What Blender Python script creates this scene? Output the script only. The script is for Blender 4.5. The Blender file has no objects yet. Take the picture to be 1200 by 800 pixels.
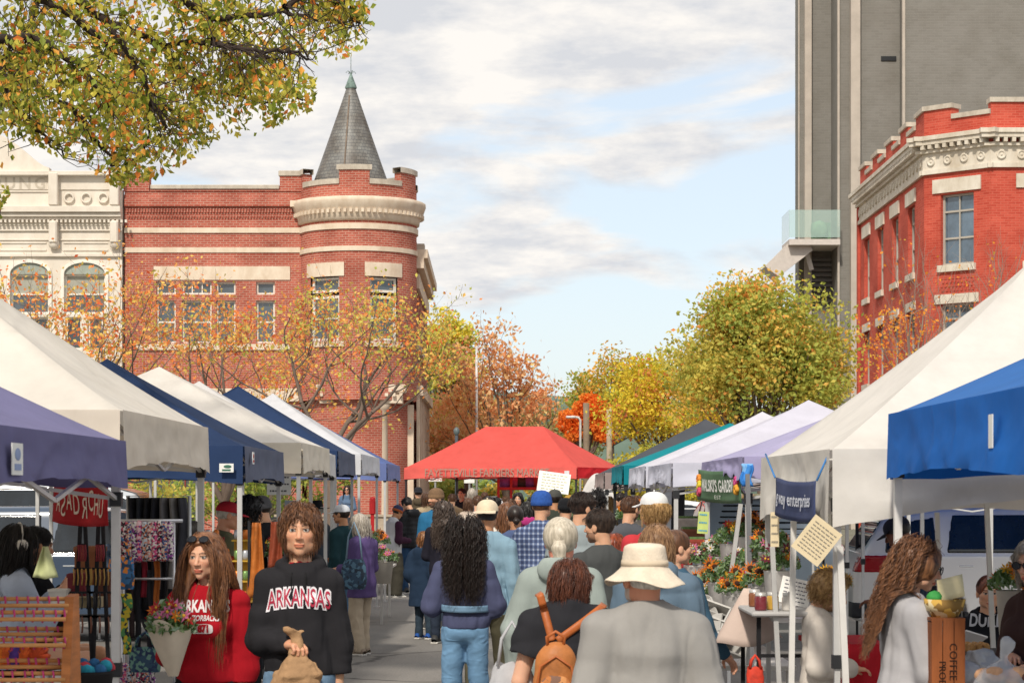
import bpy, math, random
import numpy as np
from mathutils import Vector, Matrix
from mathutils.bvhtree import BVHTree
random.seed(7)
rng = np.random.default_rng(7)
SC = bpy.context.scene
COL = SC.collection
R = math.radians
F, CX, HY, CAMH = 2600.0, 600.0, 575.0, 1.89      # lens in photo pixels, vanishing point, eye height

def W(px, py, D):
    """point seen at photo pixel (px,py) standing D metres away"""
    return Vector(((px-CX)/F*D, D, CAMH+(HY-py)/F*D))
def GX(px, D): return (px-CX)/F*D
def HZ(py, D): return CAMH+(HY-py)/F*D

def lin(c):
    if isinstance(c, str):
        c = c.lstrip('#'); c = tuple(int(c[i:i+2], 16)/255 for i in (0, 2, 4))
    return tuple((v/12.92 if v <= .04045 else ((v+.055)/1.055)**2.4) for v in c[:3])

# ---------------------------------------------------------------- objects
def prop(o, label=None, cat=None, group=None, kind=None):
    if label: o['label'] = label
    if cat: o['category'] = cat
    if group: o['group'] = group
    if kind: o['kind'] = kind
    return o
def empty(name, loc=(0, 0, 0), rz=0.0, label=None, cat=None, group=None):
    o = bpy.data.objects.new(name, None); COL.objects.link(o)
    o.location = loc; o.rotation_euler = (0, 0, rz); o.empty_display_size = .1
    return prop(o, label, cat, group)
def copy_tree(o, parent=None):
    c = o.copy(); COL.objects.link(c)
    c.parent = parent
    for ch in list(o.children): copy_tree(ch, c)
    return c
def wloc(o):
    v = Vector((0, 0, 0))
    while o is not None:
        v = v + Vector(o.location); o = o.parent
    return v

def mesh_np(name, V, Fq, mats, parent=None, smooth=True, mi=None, col=None, uv=None, loc=None):
    """fast mesh from numpy arrays; Fq is an (n,k) array"""
    me = bpy.data.meshes.new(name)
    V = np.asarray(V, dtype=np.float32); Fq = np.asarray(Fq, dtype=np.int32)
    n, k = Fq.shape
    me.vertices.add(len(V)); me.vertices.foreach_set('co', V.ravel())
    me.loops.add(n*k); me.loops.foreach_set('vertex_index', Fq.ravel())
    me.polygons.add(n)
    me.polygons.foreach_set('loop_start', np.arange(0, n*k, k, dtype=np.int32))
    me.polygons.foreach_set('loop_total', np.full(n, k, dtype=np.int32))
    if mi is not None: me.polygons.foreach_set('material_index', np.asarray(mi, dtype=np.int32))
    me.polygons.foreach_set('use_smooth', np.full(n, smooth, dtype=bool))
    for m in (mats if isinstance(mats, (list, tuple)) else [mats]): me.materials.append(m)
    if col is not None:
        at = me.color_attributes.new('Col', 'FLOAT_COLOR', 'POINT')
        c4 = np.ones((len(V), 4), dtype=np.float32); c4[:, :3] = col
        at.data.foreach_set('color', c4.ravel())
    if uv is not None:
        l = me.uv_layers.new(name='UVMap'); l.data.foreach_set('uv', np.asarray(uv, dtype=np.float32).ravel())
    me.update(calc_edges=True)
    o = bpy.data.objects.new(name, me); COL.objects.link(o)
    if parent is not None: o.parent = parent
    if loc is not None: o.location = loc
    return o

class MB:
    """collects simple shapes; build() links them as ONE mesh object"""
    def __init__(s): s.v = []; s.f = []; s.m = []; s.sm = []; s.uv = {}
    def add(s, vs, fs, m=0, smooth=False, uvs=None):
        b = len(s.v); s.v += [tuple(p) for p in vs]
        for i, f in enumerate(fs):
            if uvs is not None: s.uv[len(s.f)] = uvs[i]
            s.f.append(tuple(b+q for q in f)); s.m.append(m); s.sm.append(smooth)
    def box(s, c, d, rz=0.0, m=0, M=None, bev=0.0):
        x, y, z = d[0]/2, d[1]/2, d[2]/2
        if bev > 0 and bev < min(x, y, z):
            vs = []
            b = bev
            P = []
            for sz in (-1, 1):
                for sy in (-1, 1):
                    for sx in (-1, 1):
                        P.append(((sx*(x-b), sy*(y-b), sz*z), (sx*(x-b), sy*y, sz*(z-b)), (sx*x, sy*(y-b), sz*(z-b))))
            for t in P: vs += list(t)
            I = lambda sx, sy, sz, k: ((sz > 0)*4+(sy > 0)*2+(sx > 0))*3+k
            fs = []
            for q in (-1, 1):
                fs.append([I(-1, -1, q, 0), I(1, -1, q, 0), I(1, 1, q, 0), I(-1, 1, q, 0)])
                fs.append([I(-1, q, -1, 1), I(1, q, -1, 1), I(1, q, 1, 1), I(-1, q, 1, 1)])
                fs.append([I(q, -1, -1, 2), I(q, 1, -1, 2), I(q, 1, 1, 2), I(q, -1, 1, 2)])
            for a in (-1, 1):
                for c2 in (-1, 1):
                    fs.append([I(-1, a, c2, 0), I(1, a, c2, 0), I(1, a, c2, 1), I(-1, a, c2, 1)])
                    fs.append([I(a, -1, c2, 0), I(a, 1, c2, 0), I(a, 1, c2, 2), I(a, -1, c2, 2)])
                    fs.append([I(a, c2, -1, 1), I(a, c2, 1, 1), I(a, c2, 1, 2), I(a, c2, -1, 2)])
            for sx in (-1, 1):
                for sy in (-1, 1):
                    for sz in (-1, 1): fs.append([I(sx, sy, sz, 0), I(sx, sy, sz, 1), I(sx, sy, sz, 2)])
        else:
            vs = [(sx*x, sy*y, sz*z) for sz in (-1, 1) for sy in (-1, 1) for sx in (-1, 1)]
            fs = [(0, 2, 3, 1), (4, 5, 7, 6), (0, 1, 5, 4), (2, 6, 7, 3), (0, 4, 6, 2), (1, 3, 7, 5)]
        Mx = Matrix.Translation(c) @ (M.to_4x4() if M is not None else Matrix.Rotation(rz, 4, 'Z'))
        s.add([Mx @ Vector(p) for p in vs], fs, m)
    def tube(s, pts, r, n=8, m=0, caps=True, smooth=True, flat=1.0):
        pts = [Vector(p) for p in pts]
        if not isinstance(r, (list, tuple)): r = [r]*len(pts)
        vs = []; up = None
        for i, p in enumerate(pts):
            t = (pts[min(i+1, len(pts)-1)]-pts[max(i-1, 0)])
            if t.length < 1e-9: t = Vector((0, 0, 1))
            t.normalize()
            if up is None:
                up = Vector((0, 0, 1)) if abs(t.z) < .9 else Vector((1, 0, 0))
            a = (up - t*up.dot(t))
            if a.length < 1e-6: a = t.orthogonal()
            a.normalize(); b = t.cross(a); up = a
            for k in range(n):
                w = 2*math.pi*k/n + (math.pi/4 if n == 4 else 0)
                vs.append(p + (a*math.cos(w) + b*math.sin(w)*flat)*r[i])
        fs = []
        for i in range(len(pts)-1):
            for k in range(n):
                fs.append((i*n+k, i*n+(k+1) % n, (i+1)*n+(k+1) % n, (i+1)*n+k))
        if caps: fs.append(tuple(range(n))[::-1]); fs.append(tuple((len(pts)-1)*n+k for k in range(n)))
        s.add(vs, fs, m, smooth and n > 4)
    def bar(s, a, b, w, m=0, d=None):
        """square bar from a to b"""
        a, b = Vector(a), Vector(b); t = b-a; L = t.length
        q = t.to_track_quat('Z', 'Y').to_matrix()
        s.box((a+b)/2, (w, d or w, L), M=q, m=m)
    def lathe(s, prof, c=(0, 0, 0), n=24, m=0, a0=0, a1=2*math.pi, smooth=True, M=None, close=None, uv=False):
        full = abs(a1-a0-2*math.pi) < 1e-6
        k = n if full else n+1
        vs = []
        Mx = M.to_4x4() if M is not None else Matrix.Identity(4)
        Mx = Matrix.Translation(c) @ Mx
        for r, z in prof:
            for i in range(k):
                w = a0+(a1-a0)*i/n
                vs.append(Mx @ Vector((r*math.cos(w), r*math.sin(w), z)))
        fs = []; us = []
        rr = max(p[0] for p in prof)
        for j in range(len(prof)-1):
            for i in range(n):
                i2 = (i+1) % k
                fs.append((j*k+i, j*k+i2, (j+1)*k+i2, (j+1)*k+i))
                u0 = (a0+(a1-a0)*i/n)*rr; u1 = (a0+(a1-a0)*(i+1)/n)*rr
                us.append(((u0, prof[j][1]), (u1, prof[j][1]), (u1, prof[j+1][1]), (u0, prof[j+1][1])))
        s.add(vs, fs, m, smooth, us if uv else None)
    def ball(s, c, r, n=10, m=0, M=None):
        if not isinstance(r, (tuple, list)): r = (r, r, r)
        rows = max(4, n//2+1); vs = []; fs = []
        Mx = M if M is not None else Matrix.Identity(3)
        for j in range(rows+1):
            t = math.pi*j/rows
            for i in range(n):
                w = 2*math.pi*i/n
                vs.append(Vector(c)+Mx @ Vector((r[0]*math.sin(t)*math.cos(w), r[1]*math.sin(t)*math.sin(w), r[2]*math.cos(t))))
        for j in range(rows):
            for i in range(n): fs.append((j*n+i, (j+1)*n+i, (j+1)*n+(i+1) % n, j*n+(i+1) % n))
        s.add(vs, fs, m, True)
    def grid(s, fn, nu, nv, m=0, smooth=True, closed=False, uvs=False):
        vs = [fn(i/nu, j/nv) for j in range(nv+1) for i in range(nu+1)]
        fs = [(j*(nu+1)+i, j*(nu+1)+i+1, (j+1)*(nu+1)+i+1, (j+1)*(nu+1)+i) for j in range(nv) for i in range(nu)]
        us = [((i/nu, j/nv), ((i+1)/nu, j/nv), ((i+1)/nu, (j+1)/nv), (i/nu, (j+1)/nv)) for j in range(nv) for i in range(nu)] if uvs else None
        s.add(vs, fs, m, smooth, us)
    def prism(s, outline, y0, y1, m=0, plane='xz'):
        """outline (a,b) list extruded from y0 to y1"""
        n = len(outline)
        if plane == 'xz': mk = lambda a, b, y: (a, y, b)
        elif plane == 'yz': mk = lambda a, b, y: (y, a, b)
        else: mk = lambda a, b, y: (a, b, y)
        vs = [mk(a, b, y0) for a, b in outline]+[mk(a, b, y1) for a, b in outline]
        fs = [tuple(range(n)), tuple(range(2*n-1, n-1, -1))]
        fs += [(i, (i+1) % n, n+(i+1) % n, n+i) for i in range(n)]
        s.add(vs, fs, m)
    def build(s, name, mats, parent=None, world=True, uv=False, solid=0.0, fixn=True):
        me = bpy.data.meshes.new(name)
        off = wloc(parent) if (parent is not None and world) else Vector((0, 0, 0))
        vs = [(p[0]-off.x, p[1]-off.y, p[2]-off.z) for p in s.v]
        me.from_pydata(vs, [], s.f)
        for m in (mats if isinstance(mats, (list, tuple)) else [mats]): me.materials.append(m)
        me.polygons.foreach_set('material_index', s.m)
        me.polygons.foreach_set('use_smooth', s.sm)
        if fixn:
            import bmesh
            bm = bmesh.new(); bm.from_mesh(me); bmesh.ops.recalc_face_normals(bm, faces=bm.faces); bm.to_mesh(me); bm.free()
        if uv:
            me.update()
            l = me.uv_layers.new(name='UVMap')
            for p in me.polygons:
                n = p.normal
                ex = s.uv.get(p.index)
                if ex is not None:
                    # loops may have been flipped: match by vertex order
                    order = {vi: k for k, vi in enumerate(s.f[p.index])}
                    for li in p.loop_indices: l.data[li].uv = ex[order[me.loops[li].vertex_index]]
                    continue
                if abs(n.z) > .7: fn = lambda q: (q.x, q.y)
                else:
                    t = Vector((-n.y, n.x, 0)).normalized()
                    fn = lambda q: (q.dot(t), q.z)
                for li in p.loop_indices:
                    l.data[li].uv = fn(me.vertices[me.loops[li].vertex_index].co)
        me.update()
        o = bpy.data.objects.new(name, me); COL.objects.link(o)
        if parent is not None: o.parent = parent
        if solid:
            md = o.modifiers.new('s', 'SOLIDIFY'); md.thickness = solid; md.offset = 0
        return o

# ---------------------------------------------------------------- materials
_MC = {}
def nodes(m):
    m.use_nodes = True
    nt = m.node_tree
    return nt, nt.nodes, nt.links, nt.nodes.get('Principled BSDF')
def mat(color, rough=.7, var=.08, nscale=6.0, bump=0.0, bscale=60.0, metal=0.0, trans=0.0, spec=.3, name=None, coat=0.0, emit=0.0, sheen=0.0, stretch=None, var2=0.0):
    key = (color, rough, var, nscale, bump, bscale, metal, trans, spec, coat, emit, sheen, stretch, var2)
    if key in _MC: return _MC[key]
    m = bpy.data.materials.new(name or 'mat')
    nt, N, L, b = nodes(m)
    c = lin(color)
    b.inputs['Roughness'].default_value = rough; b.inputs['Metallic'].default_value = metal
    b.inputs['Specular IOR Level'].default_value = spec
    b.inputs['Coat Weight'].default_value = coat
    b.inputs['Sheen Weight'].default_value = sheen
    tc = N.new('ShaderNodeTexCoord')
    src = tc.outputs['Object']
    if stretch:
        mp = N.new('ShaderNodeMapping'); mp.inputs['Scale'].default_value = stretch
        L.new(src, mp.inputs['Vector']); src = mp.outputs['Vector']
    if var > 0:
        nz = N.new('ShaderNodeTexNoise'); nz.inputs['Scale'].default_value = nscale; nz.inputs['Detail'].default_value = 5
        nz.inputs['Roughness'].default_value = .65
        L.new(src, nz.inputs['Vector'])
        rp = N.new('ShaderNodeValToRGB')
        rp.color_ramp.elements[0].position = .3; rp.color_ramp.elements[1].position = .7
        rp.color_ramp.elements[0].color = tuple(max(0, v*(1-var*2)) for v in c)+(1,)
        rp.color_ramp.elements[1].color = tuple(min(1, v*(1+var)) for v in c)+(1,)
        L.new(nz.outputs['Fac'], rp.inputs['Fac'])
        out = rp.outputs['Color']
        L.new(out, b.inputs['Base Color'])
    else:
        b.inputs['Base Color'].default_value = c+(1,); out = None
    if bump > 0:
        nb = N.new('ShaderNodeTexNoise'); nb.inputs['Scale'].default_value = bscale; nb.inputs['Detail'].default_value = 3
        L.new(src, nb.inputs['Vector'])
        bp = N.new('ShaderNodeBump'); bp.inputs['Strength'].default_value = bump; bp.inputs['Distance'].default_value = .01
        L.new(nb.outputs['Fac'], bp.inputs['Height']); L.new(bp.outputs['Normal'], b.inputs['Normal'])
    if trans > 0:
        t = N.new('ShaderNodeBsdfTranslucent'); mx = N.new('ShaderNodeMixShader')
        mx.inputs['Fac'].default_value = trans
        if out is not None: L.new(out, t.inputs['Color'])
        else: t.inputs['Color'].default_value = c+(1,)
        L.new(b.outputs['BSDF'], mx.inputs[1]); L.new(t.outputs['BSDF'], mx.inputs[2])
        L.new(mx.outputs['Shader'], N.get('Material Output').inputs['Surface'])
    if emit > 0:
        b.inputs['Emission Color'].default_value = c+(1,); b.inputs['Emission Strength'].default_value = emit
    _MC[key] = m
    return m
def ramp(N, stops):
    rp = N.new('ShaderNodeValToRGB'); e = rp.color_ramp.elements
    while len(e) < len(stops): e.new(.5)
    for q, (p, c) in zip(e, stops): q.position = p; q.color = (lin(c) if isinstance(c, str) else tuple(c))+(1,)
    return rp

def brick_mat(c1, c2, mortar, bw=.22, bh=.078, ms=.012, stain='#8a5a4c'):
    m = bpy.data.materials.new('brick'); nt, N, L, b = nodes(m)
    tc = N.new('ShaderNodeTexCoord')
    br = N.new('ShaderNodeTexBrick'); br.inputs['Scale'].default_value = 1.0
    br.inputs['Brick Width'].default_value = bw; br.inputs['Row Height'].default_value = bh
    br.inputs['Mortar Size'].default_value = ms; br.inputs['Mortar Smooth'].default_value = .3
    br.inputs['Color1'].default_value = lin(c1)+(1,); br.inputs['Color2'].default_value = lin(c2)+(1,)
    br.inputs['Mortar'].default_value = lin(mortar)+(1,)
    L.new(tc.outputs['UV'], br.inputs['Vector'])
    nz = N.new('ShaderNodeTexNoise'); nz.inputs['Scale'].default_value = .8; nz.inputs['Detail'].default_value = 8
    L.new(tc.outputs['Object'], nz.inputs['Vector'])
    rp = ramp(N, [(.4, '#ffffff'), (.75, stain)])
    L.new(nz.outputs['Fac'], rp.inputs['Fac'])
    mx = N.new('ShaderNodeMixRGB'); mx.blend_type = 'MULTIPLY'; mx.inputs['Fac'].default_value = .45
    L.new(br.outputs['Color'], mx.inputs[1]); L.new(rp.outputs['Color'], mx.inputs[2])
    L.new(mx.outputs['Color'], b.inputs['Base Color'])
    b.inputs['Roughness'].default_value = .9; b.inputs['Specular IOR Level'].default_value = .2
    bp = N.new('ShaderNodeBump'); bp.inputs['Strength'].default_value = .5; bp.inputs['Distance'].default_value = .01; bp.invert = True
    L.new(br.outputs['Fac'], bp.inputs['Height']); L.new(bp.outputs['Normal'], b.inputs['Normal'])
    return m
def stone_mat(c1, c2, scale=3.0, rough=.85):
    m = bpy.data.materials.new('stone'); nt, N, L, b = nodes(m)
    tc = N.new('ShaderNodeTexCoord')
    nz = N.new('ShaderNodeTexNoise'); nz.inputs['Scale'].default_value = scale; nz.inputs['Detail'].default_value = 9; nz.inputs['Roughness'].default_value = .7
    mp = N.new('ShaderNodeMapping'); mp.inputs['Scale'].default_value = (1, 1, .6)
    L.new(tc.outputs['Object'], mp.inputs['Vector']); L.new(mp.outputs['Vector'], nz.inputs['Vector'])
    rp = ramp(N, [(.35, c2), (.65, c1)]); L.new(nz.outputs['Fac'], rp.inputs['Fac'])
    L.new(rp.outputs['Color'], b.inputs['Base Color']); b.inputs['Roughness'].default_value = rough
    bp = N.new('ShaderNodeBump'); bp.inputs['Strength'].default_value = .25; bp.inputs['Distance'].default_value = .02
    L.new(nz.outputs['Fac'], bp.inputs['Height']); L.new(bp.outputs['Normal'], b.inputs['Normal'])
    return m
def glass_mat(tint='#3b4750', rough=.08):
    return mat(tint, rough=rough, var=.25, nscale=1.2, spec=.9, coat=.5)

_LAT = np.random.default_rng(99).uniform(-1, 1, (32, 32, 32)).astype(np.float32)
def noise3(p, f, seed=0):
    """value noise, numpy; p (...,3)"""
    out = 0
    for o, a in ((1.0, .65), (2.1, .35)):
        q = np.asarray(p)*f*o/6.283+np.array((seed*1.37 % 17, seed*.73 % 13, seed*.31 % 11))
        i = np.floor(q).astype(int); t = q-i; t = t*t*(3-2*t)
        g = lambda a_, b_, c_: _LAT[(i[..., 0]+a_) & 31, (i[..., 1]+b_) & 31, (i[..., 2]+c_) & 31]
        x0 = g(0, 0, 0)*(1-t[..., 0])+g(1, 0, 0)*t[..., 0]; x1 = g(0, 1, 0)*(1-t[..., 0])+g(1, 1, 0)*t[..., 0]
        x2 = g(0, 0, 1)*(1-t[..., 0])+g(1, 0, 1)*t[..., 0]; x3 = g(0, 1, 1)*(1-t[..., 0])+g(1, 1, 1)*t[..., 0]
        out = out+a*((x0*(1-t[..., 1])+x1*t[..., 1])*(1-t[..., 2])+(x2*(1-t[..., 1])+x3*t[..., 1])*t[..., 2])
    return out*1.4

def text_verts(s, size=1.0, offset=0.0, space=1.0, sub=0.0, bold=False):
    """flat lettering: vertices (x,y), triangles; centred on x"""
    cu = bpy.data.curves.new('lettering', 'FONT'); cu.body = s; cu.size = size; cu.align_x = 'CENTER'; cu.align_y = 'CENTER'
    cu.offset = offset; cu.space_character = space; cu.resolution_u = 3
    o = bpy.data.objects.new('lettering', cu); COL.objects.link(o)
    bpy.context.view_layer.update()
    dg = bpy.context.evaluated_depsgraph_get()
    me = bpy.data.meshes.new_from_object(o.evaluated_get(dg))
    bpy.data.objects.remove(o); bpy.data.curves.remove(cu)
    import bmesh
    bm = bmesh.new(); bm.from_mesh(me); bmesh.ops.triangulate(bm, faces=bm.faces)
    if sub > 0:
        for _ in range(3):
            es = [e for e in bm.edges if e.calc_length() > sub]
            if not es: break
            bmesh.ops.subdivide_edges(bm, edges=es, cuts=1)
            bmesh.ops.triangulate(bm, faces=bm.faces)
    V = np.array([v.co[:] for v in bm.verts]); Fc = np.array([[v.index for v in f.verts] for f in bm.faces])
    bm.verts.index_update(); bm.free(); bpy.data.meshes.remove(me)
    return V, Fc
def lettering(s, size, origin, right, up, m, parent=None, name='lettering', lift=0.004, world=True, **kw):
    """flat sign writing at origin in the plane right/up, lifted along right x up"""
    V, Fc = text_verts(s, size, **kw)
    right, up = Vector(right).normalized(), Vector(up).normalized(); n = right.cross(up)
    sx = kw.get('sx', 1)
    off = wloc(parent) if (parent is not None and world) else Vector((0, 0, 0))
    o3 = Vector(origin) + n*lift - off
    P = np.array(o3)[None]+V[:, :1]*np.array(right)[None]+V[:, 1:2]*np.array(up)[None]
    return mesh_np(name, P, Fc, m, parent, smooth=False)

def folds_mat(c, rough=.92, var=.07, fold=7.0, fstr=.5, fdist=.03, weave=420, wstr=.25, trans=0.0, stretch=(1, 1, .35), name='cloth', stain=0.0):
    """woven cloth: a fine weave and soft creases in the bump, slight unevenness of dye"""
    key = ('folds', c, rough, var, fold, fstr, fdist, weave, trans, stretch, stain)
    if key in _MC: return _MC[key]
    m = mat(c, rough, var, 3.0, 0, name=name, spec=.15, trans=trans).copy(); nt, N, L, b = nodes(m)
    tc = N.new('ShaderNodeTexCoord'); mp = N.new('ShaderNodeMapping'); mp.inputs['Scale'].default_value = stretch; mp.inputs['Rotation'].default_value = (0, .25, .3)
    L.new(tc.outputs['Object'], mp.inputs['Vector'])
    n1 = N.new('ShaderNodeTexNoise'); n1.inputs['Scale'].default_value = fold; n1.inputs['Detail'].default_value = 2.5; n1.inputs['Distortion'].default_value = 1.6; n1.noise_dimensions = '3D'
    try: n1.noise_type = 'RIDGED_MULTIFRACTAL'; n1.normalize = True
    except Exception: pass
    L.new(mp.outputs[0], n1.inputs['Vector'])
    n2 = N.new('ShaderNodeTexNoise'); n2.inputs['Scale'].default_value = weave; n2.inputs['Detail'].default_value = 2; L.new(tc.outputs['Object'], n2.inputs['Vector'])
    b1 = N.new('ShaderNodeBump'); b1.inputs['Strength'].default_value = fstr; b1.inputs['Distance'].default_value = fdist; L.new(n1.outputs['Fac'], b1.inputs['Height'])
    b2 = N.new('ShaderNodeBump'); b2.inputs['Strength'].default_value = wstr; b2.inputs['Distance'].default_value = .004; L.new(n2.outputs['Fac'], b2.inputs['Height']); L.new(b1.outputs['Normal'], b2.inputs['Normal'])
    L.new(b2.outputs['Normal'], b.inputs['Normal'])
    if stain > 0:
        src = b.inputs['Base Color'].links[0].from_socket
        n3 = N.new('ShaderNodeTexNoise'); n3.inputs['Scale'].default_value = 1.1; n3.inputs['Detail'].default_value = 8; n3.inputs['Roughness'].default_value = .7; L.new(tc.outputs['Object'], n3.inputs['Vector'])
        r3 = ramp(N, [(.48, '#ffffff'), (.72, '#b9ab98')]); L.new(n3.outputs['Fac'], r3.inputs['Fac'])
        mx = N.new('ShaderNodeMixRGB'); mx.blend_type = 'MULTIPLY'; mx.inputs[0].default_value = stain; L.new(src, mx.inputs[1]); L.new(r3.outputs['Color'], mx.inputs[2]); L.new(mx.outputs[0], b.inputs['Base Color'])
        for l in list(src.links):
            if l.to_node.type == 'BSDF_TRANSLUCENT': L.new(mx.outputs[0], l.to_socket)
    _MC[key] = m; return m
# ================================================================ people
class Field:
    def __init__(s, lo, hi, h):
        s.lo = np.array(lo, dtype=np.float32); s.h = h
        s.n = np.maximum(4, np.ceil((np.array(hi)-s.lo)/h).astype(int)+1)
        s.ax = [s.lo[i]+np.arange(s.n[i], dtype=np.float32)*h for i in range(3)]
        s.d = np.full(tuple(s.n), .2, dtype=np.float32)
    def blk(s, lo, hi):
        a = np.clip(np.floor((np.array(lo)-s.lo)/s.h).astype(int), 0, s.n); b = np.clip(np.ceil((np.array(hi)-s.lo)/s.h).astype(int)+1, 0, s.n)
        sl = tuple(slice(int(a[i]), int(b[i])) for i in range(3))
        return sl, s.ax[0][sl[0]][:, None, None], s.ax[1][sl[1]][None, :, None], s.ax[2][sl[2]][None, None, :]
    def mix(s, sl, n, k, op):
        d = s.d[sl]
        if d.size == 0: return
        if op == 'add':
            if k > 0:
                h = np.clip(.5+.5*(d-n)/k, 0, 1); s.d[sl] = n*h+d*(1-h)-k*h*(1-h)
            else: s.d[sl] = np.minimum(d, n)
        else:
            n = -n
            if k > 0:
                h = np.clip(.5-.5*(d-n)/k, 0, 1); s.d[sl] = n*h+d*(1-h)+k*h*(1-h)
            else: s.d[sl] = np.maximum(d, n)
    def cone(s, a, b, ra, rb, k=.02, sc=(1, 1, 1), op='add'):
        a = np.array(a, dtype=float); b = np.array(b, dtype=float); r = max(ra, rb); m = r+k+3*s.h+.01
        mm = np.array([m*max(1, q) for q in sc])
        sl, X, Y, Z = s.blk(np.minimum(a, b)-mm, np.maximum(a, b)+mm)
        ab = (b-a)/np.array(sc); L2 = max(1e-9, float(ab@ab))
        x, y, z = (X-a[0])/sc[0], (Y-a[1])/sc[1], (Z-a[2])/sc[2]
        t = np.clip((x*ab[0]+y*ab[1]+z*ab[2])/L2, 0, 1)
        n = np.sqrt((x-t*ab[0])**2+(y-t*ab[1])**2+(z-t*ab[2])**2)-(ra+t*(rb-ra))
        s.mix(sl, n*min(sc), k, op)
    def ell(s, c, r, k=.02, M=None, op='add'):
        c = np.array(c, dtype=float); m = max(r)+k+3*s.h+.01
        sl, X, Y, Z = s.blk(c-m, c+m)
        x, y, z = X-c[0], Y-c[1], Z-c[2]
        if M is not None:
            M = np.array(M)
            x, y, z = M[0, 0]*x+M[1, 0]*y+M[2, 0]*z, M[0, 1]*x+M[1, 1]*y+M[2, 1]*z, M[0, 2]*x+M[1, 2]*y+M[2, 2]*z
        k0 = np.sqrt((x/r[0])**2+(y/r[1])**2+(z/r[2])**2)+1e-6
        k1 = np.sqrt((x/r[0]**2)**2+(y/r[1]**2)**2+(z/r[2]**2)**2)+1e-6
        s.mix(sl, k0*(k0-1)/k1, k, op)
    def half(s, c, nrm, k=0.0, wav=0.0, seed=1):
        """keep the side nrm points away from... removes where dot(p-c,n)>0"""
        X, Y, Z = s.ax[0][:, None, None], s.ax[1][None, :, None], s.ax[2][None, None, :]
        n = (X-c[0])*nrm[0]+(Y-c[1])*nrm[1]+(Z-c[2])*nrm[2]
        if wav: n = n+wav*np.sin(X*23+seed)*np.cos(Y*19+seed*2)
        if k > 0:
            h = np.clip(.5-.5*(s.d-n)/k, 0, 1); s.d = (n*h+s.d*(1-h)+k*h*(1-h)).astype(np.float32)
        else: s.d = np.maximum(s.d, n).astype(np.float32)
    def wrinkle(s, amp, f, seed=0, st=(1, 1, 1), ridge=False):
        near = np.abs(s.d) < amp*2+3*s.h
        idx = np.nonzero(near)
        P = np.stack([s.ax[0][idx[0]]*st[0], s.ax[1][idx[1]]*st[1], s.ax[2][idx[2]]*st[2]], -1)
        if ridge:      # sharp cloth creases
            q = noise3(P, f, seed); s.d[idx] += (amp*(.45-1.5*np.abs(q))).astype(np.float32)
        else: s.d[idx] += (amp*noise3(P, f, seed)).astype(np.float32)
    def net(s):
        d = s.d; ins = d < 0
        c = [ins[i:d.shape[0]-1+i, j:d.shape[1]-1+j, k:d.shape[2]-1+k] for i in (0, 1) for j in (0, 1) for k in (0, 1)]
        anyi = c[0].copy(); alli = c[0].copy()
        for q in c[1:]: anyi |= q; alli &= q
        act = anyi & ~alli
        I = np.argwhere(act)
        if len(I) == 0: return np.zeros((0, 3)), np.zeros((0, 4), int)
        vid = np.full(act.shape, -1, dtype=np.int32); vid[act] = np.arange(len(I))
        cor = [(i, j, k) for i in (0, 1) for j in (0, 1) for k in (0, 1)]
        val = np.stack([d[I[:, 0]+a, I[:, 1]+b, I[:, 2]+e] for a, b, e in cor], 1)
        acc = np.zeros((len(I), 3)); cnt = np.zeros(len(I))
        for p in range(8):
            for ax in range(3):
                if cor[p][ax] == 0:
                    q = p+(4, 2, 1)[ax]
                    va, vb = val[:, p], val[:, q]; m = (va < 0) != (vb < 0)
                    t = va[m]/(va[m]-vb[m])
                    pt = np.tile(np.array(cor[p], dtype=float), (m.sum(), 1)); pt[:, ax] = t
                    acc[m] += pt; cnt[m] += 1
        V = (I+acc/cnt[:, None])*s.h+s.lo
        Fs = []
        for ax in range(3):
            u, w = [(1, 2), (2, 0), (0, 1)][ax]
            sl0 = [slice(1, -1)]*3; sl0[ax] = slice(0, -1); sl1 = list(sl0); sl1[ax] = slice(1, None)
            A = ins[tuple(sl0)]; B = ins[tuple(sl1)]
            for cond, flip in ((A & ~B, False), (~A & B, True)):
                E = np.argwhere(cond)
                if not len(E): continue
                for q in range(3):
                    if q != ax: E[:, q] += 1
                du = np.zeros(3, int); du[u] = 1; dw = np.zeros(3, int); dw[w] = 1
                g = lambda P: vid[P[:, 0], P[:, 1], P[:, 2]]
                f = np.stack([g(E-du-dw), g(E-dw), g(E), g(E-du)], 1)
                Fs.append(f[:, ::-1] if flip else f)
        Fq = np.concatenate(Fs); Fq = Fq[(Fq >= 0).all(1)]
        return V, Fq

def relax(V, Fq, it=2):
    """evens out the voxel steps of a grown surface"""
    E = np.concatenate([Fq[:, [0, 1]], Fq[:, [1, 2]], Fq[:, [2, 3]], Fq[:, [3, 0]]]); n = len(V)
    deg = np.bincount(E[:, 0], minlength=n)+np.bincount(E[:, 1], minlength=n)
    for _ in range(it):
        acc = np.stack([np.bincount(E[:, 0], V[E[:, 1], k], n)+np.bincount(E[:, 1], V[E[:, 0], k], n) for k in range(3)], 1)
        V = V*.4+.6*acc/np.maximum(deg, 1)[:, None]
    return V

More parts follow.
